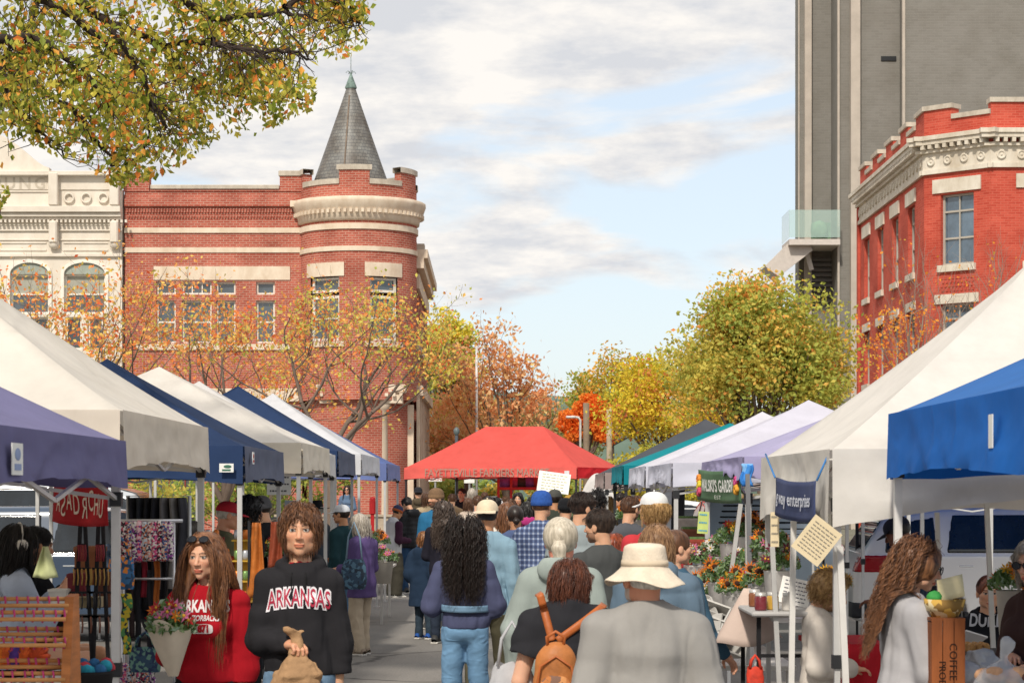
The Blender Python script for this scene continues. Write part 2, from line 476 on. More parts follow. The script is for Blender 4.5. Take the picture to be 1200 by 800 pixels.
def skin_mat():
    if 'skin' in _MC: return _MC['skin']
    m = bpy.data.materials.new('skin'); nt, N, L, b = nodes(m)
    at = N.new('ShaderNodeAttribute'); at.attribute_name = 'Col'
    L.new(at.outputs['Color'], b.inputs['Base Color'])
    b.inputs['Roughness'].default_value = .5; b.inputs['Specular IOR Level'].default_value = .35
    b.inputs['Subsurface Weight'].default_value = .18; b.inputs['Subsurface Radius'].default_value = (1, .35, .2); b.inputs['Subsurface Scale'].default_value = .012
    nz = N.new('ShaderNodeTexNoise'); nz.inputs['Scale'].default_value = 160; nz.inputs['Detail'].default_value = 3; tc = N.new('ShaderNodeTexCoord'); L.new(tc.outputs['Object'], nz.inputs['Vector'])
    bp = N.new('ShaderNodeBump'); bp.inputs['Strength'].default_value = .25; bp.inputs['Distance'].default_value = .003; L.new(nz.outputs['Fac'], bp.inputs['Height']); L.new(bp.outputs['Normal'], b.inputs['Normal'])
    _MC['skin'] = m; return m
def hair_mat(c1, c2):
    key = ('hair', c1, c2)
    if key in _MC: return _MC[key]
    m = bpy.data.materials.new('hair'); nt, N, L, b = nodes(m)
    tc = N.new('ShaderNodeTexCoord'); mp = N.new('ShaderNodeMapping'); mp.inputs['Scale'].default_value = (70, 70, 8)
    nz = N.new('ShaderNodeTexNoise'); nz.inputs['Scale'].default_value = 1.0; nz.inputs['Detail'].default_value = 4
    L.new(tc.outputs['Object'], mp.inputs['Vector']); L.new(mp.outputs['Vector'], nz.inputs['Vector'])
    rp = ramp(N, [(.32, c2), (.68, c1)]); L.new(nz.outputs['Fac'], rp.inputs['Fac'])
    L.new(rp.outputs['Color'], b.inputs['Base Color']); b.inputs['Roughness'].default_value = .42; b.inputs['Specular IOR Level'].default_value = .45
    bp = N.new('ShaderNodeBump'); bp.inputs['Strength'].default_value = .3; bp.inputs['Distance'].default_value = .003
    L.new(nz.outputs['Fac'], bp.inputs['Height']); L.new(bp.outputs['Normal'], b.inputs['Normal'])
    _MC[key] = m; return m
def cloth_mat(c, kind='knit'):
    if kind == 'denim': return folds_mat(c, .9, .16, 11, .5, .025, 300, name='denim', stretch=(.6, .6, 1))
    if kind == 'leather': return mat(c, .5, .10, 9, .2, 60, name='leather')
    if kind == 'puffer': return mat(c, .5, .08, 8, .15, 90, name='nylon')
    if kind == 'plaid':
        if ('plaid', c) in _MC: return _MC[('plaid', c)]
        m = bpy.data.materials.new('plaid'); nt, N, L, b = nodes(m)
        tc = N.new('ShaderNodeTexCoord'); sp = N.new('ShaderNodeSeparateXYZ'); L.new(tc.outputs['Object'], sp.inputs[0])
        def stripes(sock, f):
            a = N.new('ShaderNodeMath'); a.operation = 'MULTIPLY'; a.inputs[1].default_value = f; L.new(sock, a.inputs[0])
            q = N.new('ShaderNodeMath'); q.operation = 'FRACT'; L.new(a.outputs[0], q.inputs[0])
            g = N.new('ShaderNodeMath'); g.operation = 'GREATER_THAN'; g.inputs[1].default_value = .62; L.new(q.outputs[0], g.inputs[0])
            return g.outputs[0]
        s1 = stripes(sp.outputs[0], 22); s2 = stripes(sp.outputs[2], 20)
        ad = N.new('ShaderNodeMath'); ad.operation = 'ADD'; L.new(s1, ad.inputs[0]); L.new(s2, ad.inputs[1])
        hf = N.new('ShaderNodeMath'); hf.operation = 'MULTIPLY'; hf.inputs[1].default_value = .5; L.new(ad.outputs[0], hf.inputs[0])
        rp = ramp(N, [(.1, c), (.5, '#5f6f92'), (.9, '#a3adc4')]); L.new(hf.outputs[0], rp.inputs['Fac'])
        L.new(rp.outputs['Color'], b.inputs['Base Color']); b.inputs['Roughness'].default_value = .9
        _MC[('plaid', c)] = m; return m
    return folds_mat(c)

ARMS = {  # (upper-arm direction, forearm direction) for the right side (+x); mirrored for the left
    'down': ((.16, -.06, -1), (.02, .22, -1)),
    'loose': ((.24, -.12, -1), (.05, .15, -1)),
    'bent': ((.14, -.05, -1), (-.12, 1, -.05)),
    'in': ((.22, .02, -1), (-.85, .75, .12)),
    'up': ((.16, .15, -1), (-.5, .55, .9)),
    'low': ((.22, -.02, -1), (-.45, .62, -.62)),
    'pocket': ((.26, -.12, -1), (-.18, .38, -.8)),
    'reach': ((.2, .6, -.8), (-.1, 1, -.1)),
}
def unit(v):
    v = np.array(v, dtype=float); return v/np.linalg.norm(v)
def rotm(yaw, pitch, roll=0):
    return np.array((Matrix.Rotation(R(yaw), 3, 'Z') @ Matrix.Rotation(R(pitch), 3, 'X') @ Matrix.Rotation(R(roll), 3, 'Y')))

def hand_prims(f, w, d, palm_n, s, k, curl=.5, side=1):
    """palm and five fingers; w wrist, d pointing direction, palm_n palm-side normal"""
    d = unit(d); n = unit(np.array(palm_n)-d*np.dot(palm_n, d)); t = np.cross(d, n)*side
    P = lambda a, b, c: w + (d*a + t*b + n*c)*s
    f.cone(P(.0, 0, 0), P(.03, 0, 0), .026*s, .03*s, .01)
    for q in (-.022, 0, .022): f.cone(P(.025, q, 0), P(.085, q*1.1, 0), .016*s, .015*s, .012)
    for i, (q, L) in enumerate(((-.034, .06), (-.012, .073), (.011, .07), (.032, .055))):
        a = curl*(.7+.12*i); p0 = np.array((.085, q, 0.)); v = np.array((1, q*1.2, 0.))
        ang = a*.7
        for j, fl in enumerate((.46, .32, .26)):
            dv = np.array((math.cos(ang), q*.6*(j == 0), math.sin(ang)))*L*fl
            p1 = p0+dv; f.cone(P(*p0), P(*p1), (.0095-.001*j)*s, (.0088-.001*j)*s, .003)
            p0 = p1; ang += a
    p0 = (.02, -.026, .004); p1 = (.05, -.05, .02+.012*curl); p2 = (.082, -.052, .03+.02*curl)
    f.cone(P(*p0), P(*p1), .014*s, .0115*s, .008); f.cone(P(*p1), P(*p2), .011*s, .009*s, .004)

def torso_prims(f, J, b, t, k, female=False, belly=0.0):
    s = J['s']; o = J['o']; lean = J['lean']
    def T(x, y, z):
        zz = z-J['hipz0']
        return np.array((x*s, (y+lean*zz)*s, (z)*s))+o
    g = b
    f.cone(T(0, 0, .96), T(0, 0, 1.10), (.138 if female else .130)*g*s+t, .118*g*s+t, k, (1, .74, .8))
    f.cone(T(0, 0, 1.12), T(0, -.005, 1.28), .116*g*s+t, .138*g*s+t, k, (1, .70, 1))
    for q in (-1, 1):
        f.cone(T(0, -.02, 1.415), T(q*.135*J['sw'], -.018, 1.375), .062*s+t*.8, .050*s+t*.9, k*1.1)
        f.cone(T(0, -.02, 1.45), T(q*.10*J['sw'], -.02, 1.41), .046*s+t*.5, .030*s+t*.5, k)
    if female:
        for q in (-1, 1): f.ell(T(q*.062, .085*g, 1.25), (.062*s+t*.6, .055*s+t*.6, .062*s+t*.6), .04)
    if belly: f.ell(T(0, .05+belly*.3, 1.04), (.15*g*s+t, (.10+belly)*s+t, .14*s+t), .06)
    return T
def make_joints(H, pose, girth, aL, aR, lean, stride, sw, hips, fem=False):
    s = H/1.75
    J = {'fem': fem, 's': s, 'o': np.zeros(3), 'lean': lean, 'sw': sw, 'hipz0': .92}
    drop = 0
    if pose == 'sit': drop = .92-.50
    if pose == 'bend': drop = 0
    J['o'] = np.array((0, 0, -drop*s))
    def T(x, y, z): return np.array((x*s, (y+lean*(z-.92))*s, z*s))+J['o']
    J['T'] = T
    for nm, q, arm in (('L', -1, aL), ('R', 1, aR)):
        sh = T(q*(.172 if not J['fem'] else .155)*sw, -.015, 1.372)
        U, Fv = ARMS[arm] if isinstance(arm, str) else arm
        U = unit((U[0]*q, U[1], U[2])); Fv = unit((Fv[0]*q, Fv[1], Fv[2]))
        el = sh+U*.285*s; wr = el+Fv*.25*s
        J['sh'+nm], J['el'+nm], J['wr'+nm], J['fd'+nm] = sh, el, wr, Fv
        hp = T(q*.088, 0, .91)
        if pose == 'sit':
            kn = hp+np.array((q*.05, .42, .0))*s; an = np.array((kn[0], kn[1]+.05*s, .09*s))
        else:
            st = stride*q
            an = np.array((q*.105*s, st*s*.5, .085*s)); kn = (hp+an)/2+np.array((q*.01, .03+abs(stride)*.08, .01))*s
        J['hp'+nm], J['kn'+nm], J['an'+nm] = hp, kn, an
    J['neck'] = T(0, -.015, 1.46)
    J['headc'] = T(0, .015, 1.645)
    return J

def strands(P, hs, scalp, n, length, curl=0.0, freq=18, width=.004, spread=.02, back=True, seed=1, part=0.0, backlim=-.105, front=None, taper=.25, seg=13, wk=1.0, fk=1.0, clear=True, comb=None, tuck=False, fz=.034):
    """hair as many thin tapering locks in head space (unit head); returns V,F; scalp(theta,phi)->keep"""
    r = np.random.default_rng(seed)
    A = np.array((.084, .104, .100)); C = np.array((0, -.012, .03))
    Vs = []; Fs = []; base = 0; made = 0; tries = 0
    while made < n and tries < n*12:
        tries += 1
        v = r.normal(size=3); v /= np.linalg.norm(v)
        if not scalp(v): continue
        made += 1
        p = C+v*A*1.0
        L = length*(.75+.45*r.random())*(fk if (v[1] > .45 and v[2] > .2) else 1); st = L/seg
        out = v*np.array((1, 1, .5))
        q0 = r.uniform(0, 6.28); q1 = r.uniform(0, 6.28); am = curl*(.6+.8*r.random()); fr = freq*(.8+.4*r.random())
        rad = r.random()*spread
        dirv = out*.35+np.array((part*np.sign(v[0]+1e-3)*(1 if v[1] > -.1 else .15), 0, .0))
        pts = []
        for i in range(seg+1):
            pts.append(p.copy())
            tgt = np.array((0, -.10 if (back and v[1] < .35) else 0, -1.0)) if comb is None else unit(np.array(comb)-p)
            dirv = dirv*.62+tgt*.38
            dirv /= np.linalg.norm(dirv)
            p = p+dirv*st
            # keep outside the skull
            e = (p-C)/(A*(1+rad/ .1)); en = np.linalg.norm(e)
            if p[2] > -.09 and en < 1.0: p = C+(p-C)/en
            if clear and p[1] > .03 and -.14 < p[2] < .07 and abs(p[0]) < .074: p[0] += np.sign(p[0]+v[0]*.01)*.014
            if tuck and p[1] > -.03 and p[2] < .085: p[1] += (-.04-p[1])*.45
            if p[1] > .05 and abs(p[0]) < .060 and p[2] < (.062 if clear else fz) and p[2] > -.14: p = pts[-1].copy()
            if p[2] < -.13:      # shoulders and back
                if v[1] < .3 and p[1] > backlim and abs(p[0]) < .17: p[1] += (backlim-p[1])*.35
                elif front is not None and v[1] >= .3: p[1] += (front-p[1])*.3
        pts = np.array(pts)
        tt = np.linspace(0, 1, seg+1)
        pts[:, 0] += am*np.sin(fr*tt*L*3+q0)*np.minimum(1, tt*3); pts[:, 1] += am*np.cos(fr*tt*L*3+q0)*np.minimum(1, tt*3)
        wd = width*wk*(1-(1-taper)*tt**2)*(.7+.6*r.random())
        ring = []
        for k in range(3):
            a = q1+k*2.094
            ring.append(pts+np.stack([np.cos(a)*wd, np.sin(a)*wd, 0*wd], 1))
        Vr = np.stack(ring, 1).reshape(-1, 3); Vs.append(Vr)
        i = np.arange(seg)[:, None]*3; k = np.arange(3)[None]
        f = np.stack([base+i+k, base+i+(k+1) % 3, base+i+3+(k+1) % 3, base+i+3+k], -1).reshape(-1, 4)
        Fs.append(f); base += len(Vr)
    V = np.concatenate(Vs); return V*hs, np.concatenate(Fs)

def person(label, px, D, H, face=0, skin='#c99a7c', top=None, bottom=None, hair=None, hat=None, arms=('down', 'down'),
           girth=1.0, female=False, head=(0, 0), pose='stand', lean=0.0, stride=0.0, shoes='#3a3a3a', sw=1.0, curl=(.5, .5),
           z0=0.0, hs=1.0, beard=None, glasses=None, q=None, belly=0.0, seed=None, group=None, palms=None, x=None):
    seed = seed if seed is not None else int(px*7+D*13)
    X = GX(px, D) if x is None else x
    root = empty('person', (X, D, z0), R(face), label, 'person', group)
    s = H/1.75; scr = F/D*.853
    if q is None: q = 0 if scr > 120 else (1 if scr > 75 else 2)
    hb = (.0095, .014, .018)[q]*max(s, .8); hh = (.0042, .0065, .009)[q]
    J = make_joints(H, pose, girth, arms[0], arms[1], lean, stride, sw*(1+(girth-1)*.45), 0, female)
    T = J['T']
    HS = s*hs*1.0                                        # head scale
    pv = J['neck']; Rm = rotm(head[0], head[1])
    hc = pv+Rm@(np.array((0, .03, .168-.022*(girth > 1.1)-.022*(girth > 1.2)))*np.array((s, s, s*.4+.6*HS)))
    Hd = lambda x, y, z: hc+Rm@(np.array((x, y, z))*HS)
    J['Hd'] = Hd; J['Rm'] = Rm; J['HS'] = HS
    ag = (1+girth)/2
    # ---- body shell
    lo = np.array((-.75, -.55, -.02)); hi = np.array((.75, .75, H+.05))
    pts = [J[k+n] for k in ('sh', 'el', 'wr', 'hp', 'kn', 'an') for n in 'LR']+[hc]
    lo = np.minimum.reduce(pts)-.16*s-np.array((.06*girth, .14, 0))*s; hi = np.maximum.reduce(pts)+.16*s+np.array((.06, .18, 0))*s
    lo[2] = -.02
    f = Field(lo, hi, hb)
    torso_prims(f, J, girth*.97, -.012, .05, female, belly*.8)
    f.cone(J['neck']-np.array((0, 0, .04*s)), Hd(0, -.025, -.07), .056*s, .05*s, .03)
    for n in 'LR':
        f.cone(J['sh'+n], J['el'+n], .046*s*ag, .037*s*ag, .03); f.cone(J['el'+n], J['wr'+n], .037*s*ag, .025*s, .01)
        f.cone(J['hp'+n], J['kn'+n], .078*s*ag, .05*s, .04); f.cone(J['kn'+n], J['an'+n], .05*s, .035*s, .02)
        f.cone(J['an'+n], J['an'+n]+np.array((0, .06, -.045))*s, .030*s, .022*s, .02)
    Vb, Fb = f.net()
    # ---- head shell, finer
    g = Field(hc-.155*HS, hc+.155*HS+np.array((0, 0, .0)), hh)
    E = lambda c, r, k, op='add': g.ell(Hd(*c), tuple(v*HS for v in r), k*HS, Rm, op)
    Cn = lambda a, b, ra, rb, k: g.cone(Hd(*a), Hd(*b), ra*HS, rb*HS, k*HS)
    fm = 0.9 if female else 1.0
    E((0, -.012, .03), (.074, .094, .088), .0)
    E((0, .022, -.022), (.060, .070, .082*fm), .03)
    Cn((0, .064, -.088), (0, .06, -.085), .019, .019, .03)
    for sx in (-1, 1):
        E((sx*.047, .018, -.062), (.018*fm, .03, .022), .03)
        E((sx*.037, .056, -.014), (.024, .024, .02), .02)
        E((sx*.078, -.008, -.002), (.0095, .02, .032), .006)
    Cn((-.032, .082, .030), (.032, .082, .030), .011*fm, .011*fm, .014)
    Cn((0, .088, .014), (0, .107, -.024), .0075, .0115, .010)
    for sx in (-1, 1): E((sx*.012, .099, -.028), (.008, .009, .007), .005)
    for sx in (-1, 1): E((sx*.031, .100, .010), (.019, .020, .012), .010, 'sub')
    for sx in (-1, 1): E((sx*.031, .0775, .010), (.0135, .0125, .0125), .002)
    for sx in (-1, 1): Cn((sx*.020, .088, .018), (sx*.043, .082, .018), .0045, .004, .004)
    E((0, .0885, -.054), (.024, .010, .0058), .006); E((0, .0875, -.065), (.020, .010, .0065), .006)
    Cn((0, -.03, -.06), (0, -.045, -.14), .052, .050, .03)
    Vh, Fh = g.net()
    lc = ((Vh-hc)@Rm)/HS
    sk = np.array(lin(skin))
    ch = np.tile(sk, (len(Vh), 1))
    def paint(mask, c, w=1.0):
        mask = np.clip(mask, 0, 1)[:, None]*w
        return ch*(1-mask)+np.array(c)[None]*mask
    xa = np.abs(lc[:, 0])
    red = sk*np.array((1.05, .66, .60))
    ch = paint(np.exp(-(((xa-.04)/.022)**2+((lc[:, 2]+.022)/.02)**2))*(lc[:, 1] > .03)*.35, red)
    ch = paint(np.exp(-((lc[:, 0]/.013)**2+((lc[:, 2]+.025)/.012)**2))*(lc[:, 1] > .09)*.3, red)
    lip = sk*np.array((.88, .55, .52)) if not female else sk*np.array((.82, .42, .42))
    ch = paint(((lc[:, 0]/.026)**2+((lc[:, 2]+.0595)/.0095)**2 < 1)*(lc[:, 1] > .07)*1.0, lip)
    ch = paint(((lc[:, 0]/.024)**2+((lc[:, 2]+.0595)/.0018)**2 < 1)*(lc[:, 1] > .07)*.7, lip*.35)
    ey = ((xa-.031)/.0135)**2+((lc[:, 2]-.009)/.0072)**2
    ch = paint((ey < 1)*(lc[:, 1] > .06)*1.0, (.55, .53, .50))
    ch = paint((((xa-.031)/.0062)**2+((lc[:, 2]-.010)/.0066)**2 < 1)*(lc[:, 1] > .06)*1.0, (.03, .02, .015))
    ch = paint((np.abs(lc[:, 2]-.0175-.05*0) < .0028)*(np.abs(xa-.031) < .016)*(lc[:, 1] > .06), (.05, .03, .025), .9)
    hcol = lin(hair[2] if hair and len(hair) > 2 else '#3a2a20') if hair else (.05, .03, .02)
    bc = np.array(hcol)*.8+sk*.12
    bz = .0335-((xa-.034)/.05)**2*.03
    ch = paint((np.abs(lc[:, 2]-bz) < .0042)*(np.abs(xa-.032) < .021)*(lc[:, 1] > .05)*.85, bc)
    if beard:
        bb = ((lc[:, 2] < -.035)*(lc[:, 2] > -.13)*(lc[:, 1] > -.005-.0*lc[:, 2]))*1.0
        bb = bb*(1-np.exp(-((lc[:, 0]/.022)**2+((lc[:, 2]+.06)/.010)**2)))
        ch = paint(bb*.8, lin(beard))
    # ---- hands, finer
    parts = [(Vb, Fb, np.tile(sk, (len(Vb), 1))), (Vh, Fh, ch)]
    if q < 2:
        for i, n in enumerate('LR'):
            w = J['wr'+n]; fd = J['fd'+n]
            hf = Field(w-.2*s, w+.2*s, (.005, .007)[q])
            pn = (palms[i] if palms and palms[i] is not None else (((-1 if n == 'R' else 1)), .15, 0.0) if abs(fd[2]) > .75 else (0, 0.0, -1) )
            if abs(np.dot(unit(pn), fd)) > .95: pn = (-1 if n == 'R' else 1, 0, 0)
            hf.cone(w-fd*.07*s, w, .027*s, .024*s, 0)
            # thumb side: for hanging hands thumb points forward
            tdir = np.cross(fd, unit(np.array(pn)-fd*np.dot(pn, fd)))
            want = np.array((0, 1, 0)) if abs(fd[2]) > .75 else np.array(((-1 if n == 'R' else 1), 0, .6))
            side = -1 if np.dot(tdir, want) > 0 else 1
            hand_prims(hf, w, fd, pn, s, 0, curl[i], side)
            Vq, Fq = hf.net(); parts.append((Vq, Fq, np.tile(sk*np.array((1.0, .93, .92)), (len(Vq), 1))))
    base = 0; VV = []; FF = []; CC = []
    for v, fc, c in parts: VV.append(v); FF.append(fc+base); CC.append(c); base += len(v)
    body = mesh_np('body', np.concatenate(VV), np.concatenate(FF), skin_mat(), root, col=np.concatenate(CC))
    # ---- top
    J['top'] = None
    if top:
        t = top.get('t', .020); lo2 = lo-.06; hi2 = hi+.05
        lo2 = lo2.copy(); lo2[2] = max(-.02, J['T'](0, 0, top.get('hem', .82))[2]-.1)
        hi2 = hi2.copy(); hi2[2] = J['T'](0, 0, 1.66)[2]
        f = Field(lo2, hi2, hb*(.68 if q == 0 else 1))
        torso_prims(f, J, girth, t, .05, female, belly)
        hem = top.get('hem', .82)
        if hem < .97:
            fl = top.get('flare', .0)
            if fl or hem < .80: f.cone(T(0, 0, hem-.02), T(0, 0, .95), (.142+fl)*girth*s+t*1.3, .14*girth*s+t*1.3, .04, (1, .76, 1))
            else: f.cone(T(0, 0, hem+.05), T(0, 0, .95), .136*girth*s+t*1.2, .136*girth*s+t*1.2, .03, (1, .76, 1)); f.cone(T(0, 0, hem-.04), T(0, 0, hem+.03), .131*girth*s+t*.55, .131*girth*s+t*.7, .012, (1, .76, 1))
        if female and hem < .9: f.ell(T(0, -.045, .90), (.13*girth*s+t, .085*s+t*1.2, .10*s+t), .03)
        slv = top.get('sleeve', 'long')
        for n in 'LR':
            if slv == 'none': continue
            if slv == 'short':
                m = J['sh'+n]*.35+J['el'+n]*.65
                f.cone(J['sh'+n], m, .056*s*ag+t, .056*s*ag+t*1.1, .03)
            else:
                lf = top.get('loose', 0)
                f.cone(J['sh'+n], J['el'+n], .052*s*ag+t, .044*s*ag+t+lf, .03)
                f.cone(J['el'+n], J['wr'+n]-J['fd'+n]*.015*s, .044*s*ag+t+lf, .030*s+t*.75+lf*.5, .012)
        wq = top.get('wr', 1.0)*s; f.wrinkle(.012*wq, 46, seed, (1, 1, .28), True); f.wrinkle(.008*wq, 40, seed+3, (.45, .45, 1.2), True); f.wrinkle(.003*wq, 30, seed+4)
        if top.get('quilt'):
            Z = f.ax[2][None, None, :]; f.d = (f.d-.007*np.abs(np.sin(Z*38))).astype(np.float32)
        if slv == 'short':
            for n in 'LR':
                m = J['sh'+n]*.33+J['el'+n]*.67
                f.cone(m+unit(J['el'+n]-J['sh'+n])*.03, J['el'+n]+unit(J['el'+n]-J['sh'+n])*.05*s, .12*s, .12*s, 0, op='sub') if not belly else None
        f.cone(J['neck']+np.array((0, 0.01, top.get('neckz', .0)*s)), Hd(0, -.02, -.03), .058*s, .085*s, .006, op='sub')
        if top.get('collar'):
            for a in range(8):
                w0, w1 = a*math.pi/4, (a+1)*math.pi/4
                pp = lambda w, z: J['neck']+np.array((math.sin(w)*.068, -math.cos(w)*.066+.008, z+.012*math.cos(w)))*s
                if 3 <= a <= 4 and top.get('collar') == 'open': continue
                f.cone(pp(w0, .0), pp(w1, .0), .017*s, .017*s, .01); f.cone(pp(w0, .025), pp(w1, .025), .012*s, .012*s, .01)
        if top.get('hood'):
            n0 = J['neck']
            for sx in (-1, 1):
                f.cone(n0+np.array((sx*.03, .085, -.035))*s, n0+np.array((sx*.095, .02, .015))*s, .018*s, .030*s, .012)
                f.cone(n0+np.array((sx*.095, .02, .015))*s, n0+np.array((sx*.07, -.085, .03))*s, .030*s, .036*s, .015)
            f.ell(n0+np.array((0, -.115, .0))*s, (.125*s, .05*s, .085*s), .025)
            f.ell(n0+np.array((0, -.10, .065))*s, (.07*s, .035*s, .045*s), .01, op='sub')
        f.half(T(0, 0, hem), (0, 0, -1), .0, wav=.003*s, seed=seed)
        if top.get('slit'): f.cone(T(0, .3, .7), T(0, .12, 1.42), .0+.03*s, .012*s, .0, op='sub')
        Vt, Ft = f.net(); Vt = relax(Vt, Ft, 3 if q == 0 else 1)
        tm = top.get('mat') or cloth_mat(top['c'], top.get('kind', 'knit'))
        mi = None; mats = [tm]
        if top.get('c2'):      # differently coloured sleeves
            mats.append(cloth_mat(top['c2'], top.get('kind', 'knit')))
            ctr = Vt[Ft].mean(1)
            mi = (np.abs(ctr[:, 0]) > .175*s*girth*sw).astype(int)
        to = mesh_np(top.get('name', 'sweatshirt'), Vt, Ft, mats, root, mi=mi)
        J['top'] = (Vt, Ft, to)
        if top.get('under'):
            f = Field(J['neck']-.13*s, J['neck']+.13*s, hb*.8)
            f.cone(J['neck']-np.array((0, 0, .07*s)), J['neck']+np.array((0, .004, .012))*s, .078*s, .062*s, 0)
            f.cone(J['neck'], Hd(0, -.02, -.03), .052*s, .075*s, .0, op='sub')
            v, fc = f.net()
            if len(v): mesh_np('undershirt', v, fc, cloth_mat(top['under']), root)
    if bottom:
        t = bottom.get('t', .012)
        lo3 = lo-.04; hi3 = hi.copy()+.04; hi3[2] = T(0, 0, 1.1)[2]; lo3[2] = -.01
        f = Field(lo3, hi3, hb*1.05)
        g2 = 1+(girth-1)*.8
        f.cone(T(0, 0, .93), T(0, 0, 1.10), .134*girth*s+t*.4, .112*girth*s, .03, (1, .74, .8))
        if bottom.get('skirt'):
            f.cone(T(0, 0, .95), T(0, .0, bottom['skirt']), .13*s+t, .23*s+t, .03, (1, .8, 1)); f.half(T(0, 0, bottom['skirt']), (0, 0, -1))
        else:
            for n in 'LR':
                w = bottom.get('w', 0)
                f.cone(J['hp'+n], J['kn'+n], .086*g2*s+t, .060*s+t+w, .03)
                f.cone(J['kn'+n], J['an'+n], .060*s+t+w, .050*s+t+w, .02)
            if female: f.ell(T(0, -.045, .89), (.13*g2*s, .085*s, .09*s), .03)
            f.wrinkle(.009, 55, seed+5, (.5, .5, 1), True); f.wrinkle(.006, 50, seed+6, (1, 1, .3), True)
            f.half((0, 0, .035*s+J.get('fl',0)), (0, 0, -1))
        f.half(T(0, 0, top.get('hem', .82)+.02 if top else 1.0), (0, 0, 1))
        Vt, Ft = f.net(); Vt = relax(Vt, Ft, 2)
        mesh_np(bottom.get('name', 'trousers'), Vt, Ft, cloth_mat(bottom['c'], bottom.get('kind', 'denim')), root)
    # shoes
    for n in 'LR':
        an = J['an'+n]; m = MB()
        L = .27*s; zb = 0.0 if pose != 'float' else 0
        def sh(u, v):
            yy = -.085*s+L*u
            wdt = (.036+.013*math.sin(math.pi*min(1, u*1.05)**.8))*s*(1 if u < .97 else .6)
            hgt = (.118 if u < .45 else .118-.068*min(1, (u-.45)/.4))*s
            w = 2*math.pi*v
            c, si = math.cos(w), math.sin(w)
            return (an[0]+wdt*c, an[1]+yy, max(.004, .5*hgt*(1+si*1.05)) if u not in (0, 1) else max(.01, .35*hgt*(1+.5*si)))
        m.grid(sh, 9, 12); m.box((an[0], an[1]+.05*s, .012), (.092*s, .262*s, .022), m=1, bev=.006)
        m.build('shoe', [mat(shoes, .6, .1), mat('#d8d4cc' if shoes != '#1c1c1e' else '#222222', .7)], root, world=False)
    # ---- hair
    if hair: make_hair(root, hair, Hd, Rm, HS, hc, q, seed, J, hat)
    if hat: make_hat(root, hat, Hd, Rm, HS, hc, J)
    if glasses: make_glasses(root, glasses, Hd, Rm, HS, J)
    root['_H'] = 0; del root['_H']
    return root, J

